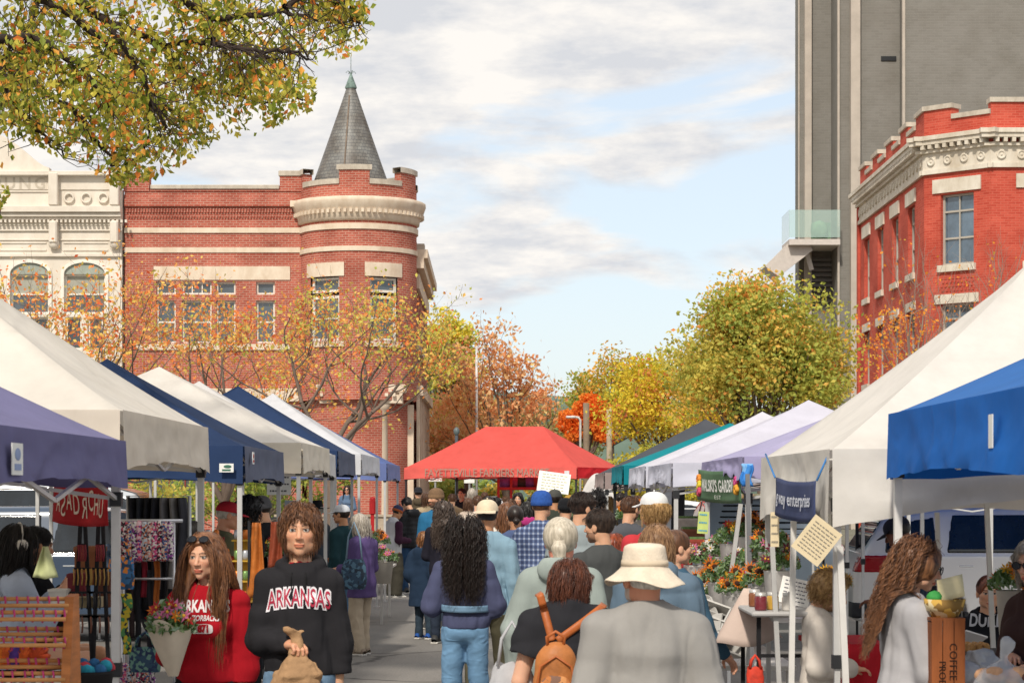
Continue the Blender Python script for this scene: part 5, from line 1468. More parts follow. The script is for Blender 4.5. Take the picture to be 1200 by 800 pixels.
# outline of the boughs: keep what hangs inside it
px_ = P[:, 0]/P[:, 1]*F+CX; py_ = HY-(P[:, 2]-CAMH)/P[:, 1]*F
lim = np.interp(px_, [-200, -5, 12, 20, 60, 100, 140, 200, 235, 260, 300, 340, 368, 372, 400, 438], [300, 268, 225, 160, 180, 195, 222, 205, 178, 158, 160, 140, 128, 60, 75, 45])
keep = (py_ < lim) & (px_ < 438) & (noise3(P*np.array((1, .3, 1)), 9, 4) > -.18)
P = P[keep]
leaf_mesh('crown', P, .064, ['#a09a3e', '#b8ac44', '#7d8832', '#d6963f', '#c9702f', '#66741f'], [5, 4, 4.5, 2, .9, 2.5], fm, 12, droop=.9, aspect=.6)

for i, (px_, D, cz_, rx_, c_, lb) in enumerate(((515, 104, 1.4, 2.2, ['#9aa04e', '#b8ad4e', '#7f8a44'], 'green-yellow bush at the foot of the far trees, left'), (565, 108, 1.2, 2.6, ['#8a9a4a', '#c9b44e', '#6f7c3c'], 'green bush behind the red tent poles'), (625, 104, 1.3, 2.6, ['#c9a84a', '#a39a48', '#7f8a44'], 'yellowing bush behind the red rack'), (670, 100, 1.2, 2.2, ['#b8a84a', '#8a9a4a', '#d6963f'], 'gold and green bush at the foot of the orange maple'), (735, 96, 1.3, 2.2, ['#b8a84a', '#8a9a4a'], 'low gold-green bush under the yellow tree'))):
    dense_tree('shrub', px_, D, cz_, rx_, 1.5, lb, c_, [3, 2, 1][:len(c_)], 4500, .2, 60+i, 40, trunk=.05)
# ================================================================ market tents
def canvas(c, trans=.22, dirt=.05): return folds_mat(c, .8, dirt, 2.2, .22, .06, 500, .1, trans=trans, stretch=(1, 1, 1), name='canvas', stain=.15)
POLE = mat('#c9c8c6', .45, .06, 5, metal=.35); POLED = mat('#3a3b3d', .5, .05, metal=.3); POLEW = mat('#dedbd6', .5, .05)
def tent(label, xs, y0, L, side, eave, val, peak, w, c1, c2=None, c3=None, pole=None, sag=.10, seed=1, cat='tent', px_peak=None, rot=0.0, cx=None, scallop=0.0, ridge=0.0, thick=.019, group='market tents in two rows', legs=(1, 1, 1, 1), valc=None, wr=1.0, trans=.22, slant=0.0):
    """side=-1: left row, its street face at x=xs; +1: right row. y0..y0+L along the street"""
    cxx = xs+side*w/2 if cx is None else cx; cyy = y0+L/2
    e = empty('market_tent', (cxx, cyy, 0), rot, label, cat, group)
    hw, hl = w/2, L/2; r = np.random.default_rng(seed)
    m = MB(); nu = 40; nz_ = lambda a, b, f: float(noise3(np.array([[a, b, 0.3]]), f, seed)[0])
    def top(u, v):
        """u runs round the four eaves, v from eave to ridge, so hips stay straight"""
        k = int(u*4-1e-9) if u > 0 else 0; t = u*4-k
        C_ = ((-1, -1), (1, -1), (1, 1), (-1, 1), (-1, -1)); x0, y0_ = C_[k]; x1, y1_ = C_[k+1]
        px_, py_ = x0+(x1-x0)*t, y0_+(y1_-y0_)*t
        rx_ = max(-ridge, min(ridge, px_)) if ridge else 0.0
        x, y = px_+(rx_-px_)*v, py_*(1-v)
        e_ = 1-abs(2*t-1)                       # 0 on a hip, 1 in the middle of a panel
        z = eave+(peak-eave)*(v**1.06) - sag*math.sin(math.pi*v)*(e_**.6)*.8
        z += .022*wr*nz_(x*1.2, y*1.2, 9)*min(1, v*5)*min(1, e_*5) - .012*(e_ < .001)*0
        return (x*hw, y*hl, z)
    m.grid(top, 96, 22)
    cm = m.build('canopy', canvas(c1, trans), e, world=False, fixn=False)
    # valance: four faces, slightly bellied, with a hem that dips and lifts
    for nm, (ax, ay, bx_, by_), col in (('street', (side*-hw, -hl, side*-hw, hl), c3 or c2 or c1), ('front', (-hw, -hl, hw, -hl), c2 or c1), ('back', (-hw, hl, hw, hl), c2 or c1), ('rear', (side*hw, -hl, side*hw, hl), c2 or c1)):
        vm = MB(); nx_, ny_ = (by_-ay), -(bx_-ax); ln = math.hypot(nx_, ny_); nx_, ny_ = nx_/ln, ny_/ln
        if nx_*(ax+bx_)+ny_*(ay+by_) < 0: nx_, ny_ = -nx_, -ny_
        def vf(u, v):
            x = ax+(bx_-ax)*u; y = ay+(by_-ay)*u
            lift = .045*math.sin(math.pi*u)*wr
            if scallop: lift += -scallop*abs(math.sin(u*math.pi*7))+scallop*.5
            ed = min(u, 1-u)*8; ed = min(1, ed)
            out = .012+(.022*nz_(x*2, y*2+v*1.3, 11)+.012*math.sin(v*5+x*2)+.012*nz_(x*1.2+3, y*1.2+v*4, 22))*ed*wr*v**.6+.010*v
            return (x+nx_*out, y+ny_*out, eave+.004-v*(val*(1-(slant*u if nm == 'front' else 0))-lift)+.010*nz_(x*3, y*3, 9)*v)
        vm.grid(vf, 36, 7)
        vm.build('valance', canvas(col, trans*.6), e, world=False, fixn=False)
    pm = pole or POLE
    for i, (sx, sy) in enumerate(((-1, -1), (1, -1), (1, 1), (-1, 1))):
        if not legs[i]: continue
        lx, ly = sx*(hw-.03), sy*(hl-.03)
        b = MB(); b.box((lx, ly, (eave-.02+1.0)/2), (thick*2, thick*2, eave-.02-1.0)); b.box((lx, ly, .52), (thick*1.5, thick*1.5, 1.0)); b.box((lx, ly, 1.02), (thick*2.8, thick*2.8, .07), m=1)
        b.box((lx, ly, .006), (.10, .10, .012)); b.box((lx, ly, eave-.28), (thick*3, thick*3, .07), m=1)
        b.build('leg', [pm, mat('#2c2d30', .5, .05)], e, world=False)
    t = MB(); q = thick*.6
    cor = [(-hw+.03, -hl+.03), (hw-.03, -hl+.03), (hw-.03, hl-.03), (-hw+.03, hl-.03)]
    for i in range(4):
        a, b_ = Vector(cor[i]), Vector(cor[(i+1) % 4]); mid = (a+b_)/2
        for k in range(2):
            p0 = a.lerp(b_, k*.5); p1 = a.lerp(b_, k*.5+.5)
            t.bar((p0.x, p0.y, eave-.06), (p1.x, p1.y, eave-.28), q*1.6); t.bar((p0.x, p0.y+.012, eave-.28), (p1.x, p1.y+.012, eave-.06), q*1.6)
        t.bar((mid.x, mid.y, eave-.10), (0, 0, eave+.05), q*1.6)
    t.box((0, 0, (eave+peak)/2-.05), (.035, .035, peak-eave-.04))
    t.build('truss', pm, e, world=False)
    return e
NAVY = '#2c3f63'; NAVY_SHEEN = '#676d80'; CRM = '#e6ddd0'; WHT = '#d6d3d1'; LIL = '#6f6c9e'  # street faces of the navy tents: grey sky sheen painted into the colour
T = {}
T['purple'] = tent('faded purple tent at the near left, red banner hung beneath it', -1.90, 7.85, 3.0, -1, 2.13, .235, 2.95, 3.05, '#7f7ca2', '#6c6a90', seed=2)  # light on the roof put into its colour, paler than the valance
T['cream1'] = tent('big cream tent behind the purple one on the left', -1.95, 11.05, 3.1, -1, 2.29, .29, 3.38, 3.1, '#e0d9ce', '#dbd0c0', seed=3)  # valance shade painted as a darker beige than the sunlit roof
T['navy1'] = tent('dark navy tent with a white maker label, second row from the front left', -2.17, 17.9, 3.05, -1, 2.25, .30, 3.04, 2.75, NAVY, NAVY, NAVY_SHEEN, seed=4)
T['cream2'] = tent('cream tent beyond the first navy one on the left', -2.07, 21.8, 3.2, -1, 2.36, .30, 3.2, 3.3, '#e0dad2', '#dfd5c4', seed=5)  # again a darker beige paints the shade on the valance
T['white1'] = tent('plain white tent mostly hidden between cream and navy tents on the left', -2.25, 25.1, 3.0, -1, 2.34, .30, 3.2, 3.0, WHT, seed=6)
T['navy2'] = tent('second navy tent on the left, farther down the row', -2.23, 28.3, 3.05, -1, 2.40, .33, 3.30, 2.9, NAVY, NAVY, NAVY_SHEEN, seed=7)
T['white2'] = tent('white tent beyond the second navy one on the left', -2.18, 32.0, 4.3, -1, 2.42, .30, 3.38, 3.0, '#d6d6da', seed=8)
T['blue3'] = tent('washed blue tent ending the left row', -2.15, 38.0, 4.3, -1, 2.36, .30, 3.2, 3.0, '#5f72a8', '#6a78aa', '#7d86b4', seed=9)
T['blueR'] = tent('bright blue tent at the right edge', 1.89, 8.0, 3.07, 1, 2.27, .33, 3.02, 3.05, '#3c72b8', '#2068bc', seed=12, pole=POLEW)
T['whiteR'] = tent('large white tent on the right with a navy hanging sign', 1.63, 11.3, 3.1, 1, 2.10, .40, 3.20, 2.75, '#e2ddd6', '#dedad4', '#e0dbd2', seed=13, wr=1.6, slant=.6, legs=(1, 1, 1, 1))
T['lilacR'] = tent('lilac tent with a scalloped edge above the green banner', 1.57, 15.0, 3.2, 1, 2.12, .15, 2.72, 3.0, '#b3aed0', '#a9a3c8', seed=14, scallop=.05)
T['whiteR2'] = tent('pale lavender-white tent right of the street, nearer of two', 1.45, 20.0, 3.4, 1, 2.14, .22, 2.76, 2.9, '#d3d1de', '#cfd0df', seed=15, wr=1.2)
T['whiteR3'] = tent('pale lavender-white tent right of the street, farther of two', 1.46, 24.2, 3.2, 1, 2.16, .24, 2.80, 2.9, '#d8d6e0', '#d2d3e0', seed=16, wr=1.2)
T['tealR'] = tent('teal green tent on the right of the street', 1.42, 28.2, 3.1, 1, 2.21, .25, 2.80, 3.0, '#1c8a94', '#15808c', seed=17, pole=POLED)
T['greyR'] = tent('dark grey tent at the far end of the right row', 1.34, 32.0, 3.4, 1, 2.15, .24, 2.98, 3.2, '#55585f', '#a08f8c', '#a59490', seed=18)
# royal-blue tent seen under the white ones
T['blueR2'] = tent('royal blue tent standing behind the pale tents on the right', 3.9, 26, 3.0, 1, 1.93, .20, 2.6, 3.0, '#1f62c0', seed=19)
# red tent across the end
th = R(23)
T['red'] = tent('wide red tent across the street end with its market name on the edge', 0, 0, 3.0, 1, 2.44, .27, 3.45, 4.44, '#f06a62', '#ee7068', seed=20, cx=0, ridge=.34, pole=POLED, sag=.08, group=None, trans=.4)
c_near = Vector((GX(676, 51.5), 51.5, 0)); lc = Matrix.Rotation(-th, 3, 'Z') @ Vector((2.22, -1.5, 0))
T['red'].location = c_near-lc; T['red'].rotation_euler = (0, 0, -th)
for ch in T['red'].children:
    if ch.name.startswith('valance.'): pass
vr = [ch for ch in T['red'].children if ch.name.startswith('valance')]
for ch in vr:
    xs_ = sum(v.co.x for v in ch.data.vertices)/len(ch.data.vertices)
    if xs_ > 2: ch.data.materials.clear(); ch.data.materials.append(canvas('#d92a34', .2))  # deeper red paints the shade of this end against the sun-washed front
Rz = Matrix.Rotation(-th, 3, 'Z')
lettering('FAYETTEVILLE FARMERS MARKET', .27, T['red'].location+Rz @ Vector((-.05, -1.555, 2.31)), Rz @ Vector((1, 0, 0)), (0, 0, 1), mat('#a08a7c', .8, .05), None, name='lettering', lift=.01, space=1.0)
o = bpy.data.objects['lettering']; o.parent = T['red']; o.matrix_parent_inverse = (Matrix.Translation(T['red'].location) @ Matrix.Rotation(-th, 4, 'Z')).inverted()
# width fit
me = o.data
P_ = np.array([v.co[:] for v in me.vertices]); base = np.array(T['red'].location+Rz @ Vector((-.05, -1.565, 2.31)))
ax_ = np.array(Rz @ Vector((1, 0, 0))); u_ = (P_-base)@ax_; k_ = 3.2/(u_.max()-u_.min())
P_ = P_+np.outer(u_*(k_-1), ax_); me.vertices.foreach_set('co', P_.astype(np.float32).ravel())
# maker's labels sewn on valances
def patch(tn, at, size, facing, c='#e2e2de', inner=None, txt=None):
    b = MB(); x, y, z = at
    if facing == 'y': b.box((x, y, z), (size[0], .004, size[1])); 
    else: b.box((x, y, z), (.004, size[0], size[1]))
    o = b.build('maker_label', mat(c, .7, .05), T[tn])
    if inner:
        b = MB()
        if facing == 'y': b.ball((x+size[0]*.08, y-.003, z+size[1]*.15), (size[0]*.28, .002, size[1]*.2), 12); b.box((x, y-.003, z-size[1]*.25), (size[0]*.6, .003, size[1]*.2))
        else: b.ball((x+.003, y, z+size[1]*.15), (.002, size[0]*.28, size[1]*.2), 12); b.box((x+.003, y, z-size[1]*.25), (.003, size[0]*.6, size[1]*.2))
        b.build('emblem', mat(inner, .7), o)
Dn = 17.86; patch('navy1', (GX(266, Dn), Dn-.035, HZ(548, Dn)), (.115, .07), 'y', inner='#3f6b58')
patch('purple', (-1.862, 8.35, 2.01), (.18, .12), 'x', inner='#8c9cc0')
patch('blueR', (1.845, 8.55, 2.12), (.07, .13), 'x', inner='#8c9cc0')
patch('navy1', (-2.128, 18.25, 2.16), (.12, .10), 'x', inner='#c05048')
b_ = MB(); b_.box((2.0, -1.575, 2.30), (.12, .006, .12)); b_.build('maker_label', mat('#d6d6da', .7), T['red'], world=False)

# ---------------------------------------------------------------- banners and signs hung on the tents
def sign_cloth(name, p0, p1, drop, colr, label, cat='banner', wave=.02, group=None, th=.004, seed=1):
    """cloth hanging from p0 to p1"""
    e = empty(name, ((p0[0]+p1[0])/2, (p0[1]+p1[1])/2, min(p0[2], p1[2])-drop), 0, label, cat, group)
    p0, p1 = Vector(p0), Vector(p1); n = (p1-p0).cross(Vector((0, 0, -1))).normalized()
    m = MB()
    f = lambda u, v: p0.lerp(p1, u)+Vector((0, 0, -drop*v-.015*math.sin(math.pi*u)))+n*(wave*math.sin(u*9+seed+v*2))
    m.grid(f, 24, 8); m.build('cloth', colr, e, fixn=False, solid=th)
    return e, f, n
def cloth_text(e, f, n, s, m, uc, vc, wu, hv, name='lettering', lift=.010, **kw):
    V, Fc = text_verts(s, 1.0, sub=.25, **kw)
    V = V-V.min(0); V = V/np.maximum(V.max(0), 1e-6)
    sg = 1
    P = []
    for v in V:
        u = uc+(v[0]-.5)*wu; w = vc-(v[1]-.5)*hv
        q = Vector(f(u, w)); P.append(q+n*lift)
    P = np.array([p[:] for p in P])-np.array(wloc(e))
    return mesh_np(name, P, Fc, m, e, smooth=False)
# red banner under the purple tent, seen from behind (mirrored letters)
e, f, n = sign_cloth('banner', (GX(61, 11.8), 11.8, HZ(562, 11.8)), (GX(128, 11.5), 11.5, HZ(566, 11.5)), .22, mat('#b02028', .75, .08, 6, trans=.15), 'red cloth banner with white hand-painted letters under the purple tent', wave=.012)
s_ = 'AƧAЯCHU'
sg = -1 if n.y > 0 else 1
for i, chh in enumerate('ASADRCHU'):
    uu = .12+i*.108
    V, Fc = text_verts(chh, 1.0, offset=.0)
    V = V-V.min(0); V = V/np.maximum(V.max(0), 1e-6)
    if chh in 'SR': V[:, 0] = 1-V[:, 0]; Fc = Fc[:, ::-1]
    P = []
    for v in V:
        q = Vector(f(uu+(v[0]-.5)*.085, .52-(v[1]-.5)*.50+.10*math.sin(i*2.1)-.05)); P.append(q+Vector((0, -.008, 0)))
    mesh_np('lettering', np.array([p[:] for p in P])-np.array(wloc(e)), Fc, mat('#e2cfc0', .8), e, smooth=False)
# navy hanging sign on the white tent
a_ = (1.585, 13.75, HZ(568, 13.4)); b2 = (1.60, 11.75, HZ(558, 11.9))
D1_, D2_ = 12.7, 11.4
e, f, n = sign_cloth('hanging_sign', (GX(908, D1_), D1_, HZ(559, D1_)), (GX(957, D2_), D2_, HZ(563, D2_)), .215, mat('#3c466a', .8, .08, 5), 'navy hanging sign with white lettering tied below the white tent', 'sign', wave=.008)
cloth_text(e, f, n, 'g way enterprises', mat('#dfe2ec', .8), .5, .52, .84, .42, lift=.012 if n.y < 0 or n.x < 0 else -.012, offset=.015)
tc_ = MB(); tc_.tube([(GX(908, D1_), D1_, HZ(559, D1_)), (GX(895, 13.6), 13.5, HZ(532, 13.5))], .006, 5); tc_.tube([(GX(957, D2_), D2_, HZ(563, D2_)), (GX(970, 11.5), 11.45, HZ(530, 11.45))], .006, 5)
tc_.build('cord', mat('#3f7ab8', .7), e)
# green banner on the lilac tent
e, f, n = sign_cloth('banner', (GX(817, 17.6), 17.6, HZ(550, 17.6)), (GX(870, 15.2), 15.2, HZ(549, 15.2)), .235, mat('#4f7050', .8, .08, 5), 'green garden stall banner with white letters and painted flowers', wave=.012)
lf = .012 if n.x < 0 or n.y < 0 else -.012
cloth_text(e, f, n, "WALSKI'S GARDEN", mat('#eef0ea', .8),   .50, .46, .68, .40, lift=lf, offset=.03); cloth_text(e, f, n, 'EST', mat('#dfe6da', .8), .5, .82, .12, .12, lift=lf)
for uu, vv, cc, sc in ((.07, .5, '#d9c23a', .07), (.10, .72, '#c94f6a', .06), (.94, .35, '#c94f8a', .07), (.95, .6, '#e0a03a', .07), (.05, .3, '#e08a3a', .05)):
    b = MB(); p = Vector(f(uu, vv))+n*lf*.8
    for k in range(6):
        w = k*1.047; q = Vector(f(uu+.020*math.cos(w), vv+.09*math.sin(w)))+n*lf; b.ball(q, .020, 6)
    b.build('painted_flower', mat(cc, .8), e)
def card(name, c, size, ang, label, m, cat='sign', yaw=0.0, tilt=0.0, lines=0, ink='#8a8478', group=None, th=.004):
    e = empty(name, c, 0, label, cat, group)
    Mx = Matrix.Translation(c) @ Matrix.Rotation(yaw, 4, 'Z') @ Matrix.Rotation(tilt, 4, 'X') @ Matrix.Rotation(ang, 4, 'Y')
    b = MB(); b.box((0, 0, 0), (size[0], th, size[1]))
    b.v = [tuple(Mx @ Vector(v)) for v in b.v]; b.build('board', m, e)
    if lines:
        b = MB(); random.seed(int(c[0]*100) & 255)
        for i in range(lines):
            z = size[1]*(.36-.72*i/max(1, lines-1)); x = -size[0]*.38
            while x < size[0]*.34:
                l_ = random.uniform(.05, .14)*size[0]; l_ = min(l_, size[0]*.40-x)
                b.box((x+l_/2, -th/2-.0015, z), (l_, .002, size[1]*.22/lines)); x += l_+size[0]*.035
        b.v = [tuple(Mx @ Vector(v)) for v in b.v]; b.build('writing', mat(ink, .8), e)
    return e
card('notice_card', W(957, 633, 11.2), (.17, .205), R(38), 'cream notice card hung askew from the white tent leg', mat('#dccba8', .8, .04), lines=9, yaw=R(-15))
card('tag', W(908, 620, 12.8), (.05, .20), R(0), 'narrow cream tag hanging at the far leg of the white tent', mat('#dccba8', .8, .04), lines=4, yaw=R(-20))
card('poster', W(824, 612, 15.6), (.075, .155), R(4), 'small green and white poster on a grey tent pole', mat('#c2d17c', .7, .1, 8), lines=3, yaw=R(-10), ink='#4a9cc0')
card('price_board', W(649, 565, 50), (.72, .46), R(8), 'tilted white price board under the red tent', mat('#f0f0ea', .7, .03), lines=6, tilt=R(-8), ink='#b8b48a')
card('handwritten_card', W(932, 693, 13.6), (.19, .17), R(14), 'white handwritten card standing on the table among flower buckets', mat('#e8e6e2', .8, .03), lines=6, tilt=R(-20), ink='#6d6d78')
card('paper_sign', W(327, 563, 33), (.36, .42), 0, 'white paper sign with black capitals behind the left tents', mat('#e6e6e2', .8, .03), lines=4, ink='#55555a')
# extra slanted poles of the right-hand stalls
def pole(px0, py0, px1, py1, D0_, D1_, label, c=POLE, w=.028, group='loose canopy poles on the right'):
    m = MB(); a = W(px0, py0, D0_); b = Vector((GX(px1, D1_), D1_, 0.012)) if py1 is None else W(px1, py1, D1_)
    m.bar(a, b, w); m.box((b.x, b.y, b.z), (.08, .08, .012)); o = m.build('canopy_pole', c); prop(o, label, 'pole', group)
pole(868, 590, 826, None, 15.2, 15.2, 'slanting grey pole below the green banner')
pole(876, 555, 884, None, 14.7, 14.7, 'upright dark grey pole with a joint beside the flower stall', mat('#77787c', .5, .05))
pole(905, 640, 920, None, 13.1, 13.1, 'slightly slanting pole beneath the narrow cream tag')
pole(930, 610, 925, None, 12.9, 12.9, 'thick white pole behind the notice card', POLEW, .032)
pole(984, 640, 1000, None, 11.3, 11.3, 'white pole with a black strap behind the notice card', POLEW, .032)
pole(1156, 585, 1172, None, 13.5, 13.5, 'slanting grey pole in front of the white car door')
pole(1098, 600, 1108, None, 14.4, 14.4, 'thin pole in front of the white car window')
# ================================================================ vehicles
def smax(ds, k):
    o = ds[0]
    for d in ds[1:]:
        h = np.clip(.5-.5*(d-o)/k, 0, 1); o = o*h+d*(1-h)+k*h*(1-h)
        # polynomial smooth maximum
    return o
def smooth_max(a, b, k):
    h = np.clip(.5+.5*(a-b)/k, 0, 1); return a*h+b*(1-h)+k*h*(1-h)
def car(name, label, loc, rz, colr, kind='suv', plate=False, cat='car', group=None, open_hatch=False, h=.028):
    e = empty(name, loc, rz, label, cat, group)
    Ln = {'suv': 4.7, 'van': 5.2, 'pickup': 5.5, 'sedan': 4.6}[kind]; Hh = {'suv': 1.70, 'van': 2.05, 'pickup': 1.85, 'sedan': 1.45}[kind]; Wd = {'suv': 1.88, 'van': 1.98, 'pickup': 2.0, 'sedan': 1.8}[kind]
    prof = {'suv': ([-2.35, -2.25, -1.95, -1.2, .2, 1.0, 1.75, 2.2, 2.35], [.9, 1.12, 1.58, 1.69, 1.70, 1.60, 1.08, .98, .75]),
            'van': ([-2.6, -2.5, -2.35, -1.5, .8, 1.5, 2.1, 2.5, 2.6], [1.1, 1.7, 1.98, 2.05, 2.03, 1.85, 1.2, 1.0, .8]),
            'pickup': ([-2.75, -2.72, -.75, -.55, .5, 1.05, 1.7, 2.6, 2.75], [1.05, 1.12, 1.12, 1.75, 1.85, 1.72, 1.18, 1.08, .85]),
            'sedan': ([-2.3, -2.2, -1.6, -.9, .1, .6, 1.3, 2.1, 2.3], [.85, 1.0, 1.05, 1.38, 1.45, 1.38, .98, .85, .65])}[kind]
    belt = {'suv': 1.08, 'van': 1.18, 'pickup': 1.15, 'sedan': .92}[kind]
    f = Field((-Ln/2-.15, -Wd/2-.15, .1), (Ln/2+.15, Wd/2+.15, Hh+.15), h)
    Xg, Yg, Zg = f.ax[0][:, None, None], f.ax[1][None, :, None], f.ax[2][None, None, :]
    zt = np.interp(f.ax[0], *prof)[:, None, None]
    # nose and tail taper in plan
    wp = (Wd/2-.18*np.clip((np.abs(Xg)-Ln/2+.9)/.9, 0, 1)**2)
    wz = np.where(Zg > belt, -(Zg-belt)*.27, -.06*np.clip((belt-.35-Zg)/.5, 0, 1)**2-.02*np.cos((Zg-.5)*4))
    dy = np.abs(Yg)-(wp+wz)
    d = smooth_max(dy+0*Xg, (Zg-zt)*.8+0*Yg, .10); d = smooth_max(d, .26-Zg+0*Xg, .08); d = smooth_max(d, np.abs(Xg)-Ln/2+0*Yg, .10)
    ax_ = (-Ln/2+.95, Ln/2-.92); wr = .36 if kind != 'pickup' else .40
    body0 = d.astype(np.float32).copy()
    for a in ax_:
        cyl = np.sqrt((Xg-a)**2+(Zg-wr)**2)-(wr+.07)+0*Yg
        cyl = np.maximum(cyl, (Wd/2-.30)-np.abs(Yg))
        d = np.maximum(d, -cyl)
    # door shut lines
    for a in ((-.95, .15, 1.1) if kind != 'pickup' else (-.62, .25, 1.1)):
        ln_ = np.maximum(np.abs(Xg-a)-.008, .35-Zg); d = np.maximum(d, -np.maximum(ln_, (np.abs(d)-.02)*0+dy*-1-.03) ) if False else d
    if kind == 'pickup':      # open bed
        bed = np.maximum(np.maximum(np.abs(Yg)-(Wd/2-.16), np.abs(Xg+1.72)-.95), .62-Zg); d = np.maximum(d, -bed)
    f.d = d.astype(np.float32)
    V, Fq = f.net(); paint = mat(colr, .28, .04, .6, coat=.7, spec=.5, name='car_paint')
    body = mesh_np('body', V, Fq, paint, e)
    def pieces(nm, m, fn, lift=.012, th=.05):
        g = Field(f.lo, f.lo+(f.n-1)*h, h); q = body0-lift
        reg = fn(Xg, Yg, Zg)
        g.d = np.maximum(np.maximum(q, -(q+th)), reg).astype(np.float32); v, fc = g.net()
        if len(v): mesh_np(nm, v, fc, m, e)
    gl = mat('#20262c', .08, .3, 2.5, spec=.6, coat=.15, name='car_glass')
    top_ = zt-.10
    if kind == 'van': spans = [(-2.2, -.9), (-.8, .45), (.55, 1.55)]
    elif kind == 'pickup': spans = [(-.48, .2), (.28, 1.2)]
    elif kind == 'sedan': spans = [(-1.5, -.35), (-.27, .95)]
    else: spans = [(-2.0, -1.32), (-1.24, -.12), (-.04, 1.25)]
    for a, b in spans:
        for sy in (-1, 1): pieces('window', gl, lambda X_, Y_, Z_, a=a, b=b, sy=sy: np.maximum(np.maximum(np.maximum(a-X_+(Z_-belt)*.18, X_-b+(Z_-belt)*.1), np.maximum(belt+.03-Z_, Z_-top_)), (Wd/2-.42)-sy*Y_))
    pieces('windscreen', gl, lambda X_, Y_, Z_: np.maximum(np.maximum(.75-X_, np.maximum(belt+.05-Z_, Z_-zt*0-(Hh-.12))), np.abs(Y_)-(Wd/2-.20-(Z_-belt)*.27)))
    pieces('rear_window', gl, lambda X_, Y_, Z_: np.maximum(np.maximum(X_-(-Ln/2+.55 if kind != 'pickup' else -.45), np.maximum(belt+.06-Z_, Z_-(Hh-.16))), np.abs(Y_)-(Wd/2-.22-(Z_-belt)*.27)))
    red = mat('#a81420', .2, .1, 10, coat=.6)
    lz = (belt-.20, belt+.02) if kind not in ('pickup', 'van') else (belt-.35, belt+.02)
    for sy in (-1, 1):
        pieces('tail_light', red, lambda X_, Y_, Z_: np.maximum(np.maximum(X_+Ln/2-(.42 if kind == 'suv' else .12), np.maximum(lz[0]-Z_, Z_-lz[1])), (Wd/2-.42 if kind == 'suv' else Wd/2-.24)-sy*Y_), .014)
        pieces('headlight', mat('#dfe3e6', .15, .1, 10, coat=.6), lambda X_, Y_, Z_: np.maximum(np.maximum(Ln/2-.30-X_, np.maximum(.66-Z_, Z_-.82)), (Wd/2-.45)-sy*Y_), .014)
        m = MB(); m.ball((Ln/2-1.65, sy*(Wd/2+.10), belt+.08), (.07, .11, .08), 10); m.build('wing_mirror', paint, e, world=False)
        for a in spans:
            m = MB(); m.box((a[0]+.25, sy*(Wd/2-.008), belt-.12), (.19, .035, .035), bev=.012); m.build('door_handle', mat('#c6c9cc', .25, .03, metal=.6), e, world=False)
    sill = MB()
    for sy in (-1, 1): sill.box((0, sy*(Wd/2-.10), .33), (Ln-2.7, .10, .12))
    sill.build('sill', mat('#2b2c2e', .7), e, world=False)
    for sx in (-1, 1): pieces('bumper', mat('#34363a', .6), lambda X_, Y_, Z_: np.maximum(Ln/2-.25-sx*X_+0*Y_, np.maximum(.30-Z_, Z_-.50)), .02)
    for a in ax_:
        for sy in (-1, 1):
            m = MB(); M_ = Matrix.Rotation(R(90), 3, 'X')
            m.lathe([(.20, -.11), (wr-.03, -.11), (wr, -.08), (wr, .08), (wr-.03, .11), (.20, .11)], (a, sy*(Wd/2-.14), wr), n=28, M=M_)
            w_ = m.build('wheel', mat('#1f2022', .85), e, world=False)
            m = MB(); yy = sy*(Wd/2-.05)
            m.lathe([(.20, 0), (.205, -sy*.02), (.19, .0)], (a, yy, wr), n=24, M=M_)
            for k in range(10):
                w0 = k*.6283; m.bar((a+.04*math.cos(w0), yy, wr+.04*math.sin(w0)), (a+.195*math.cos(w0), yy, wr+.195*math.sin(w0)), .035, d=.03)
            m.ball((a, yy, wr), (.05, .03, .05), 8); m.build('rim', mat('#b6b9bd', .3, .03, metal=.7), w_, world=False)
    if plate:
        m = MB(); m.box((-Ln/2-.012, 0, .78 if kind != 'pickup' else .62), (.012, .32, .16)); m.build('number_plate', mat('#dfe2e4', .5), e, world=False)
    if open_hatch:
        m = MB(); m.bar((-Ln/2+.55, 0, Hh-.02), (-Ln/2-.25, 0, Hh+.28), .06, d=1.35); m.build('tailgate', paint, e, world=False)
    return e
car('parked_car', 'white estate car parked side-on behind the right-hand stalls', (GX(1003, 27.5)+2.35, 28.4, 0), 0, '#f0eeea', 'suv')
car('van', 'silver-white van parked behind the left-hand stalls', (GX(240, 33)-2.6, 34, 0), 0, '#b9bec4', 'van', cat='van')
car('pickup_truck', 'pale blue pickup truck with a red tail lamp beyond the flower stall', (GX(833, 32)+1.0, 34.8, 0), R(91), '#b7c4d0', 'pickup', cat='truck')
car('parked_car', 'dark blue hatchback standing behind the navy tent', (GX(205, 27)-1.6, 28.5, 0), 0, '#38495f', 'suv')
car('parked_car', 'white car far down behind the teal tent', (GX(775, 55), 56, 0), R(10), '#dadcde', 'suv', h=.04)
car('parked_car', 'red car glimpsed between the poles of the red tent', (GX(664, 78), 78, 0), R(-5), '#a03038', 'sedan', h=.04)
car('parked_car', 'dark car parked beyond the red tent', (GX(560, 84), 84, 0), R(80), '#2d3238', 'suv', h=.04)

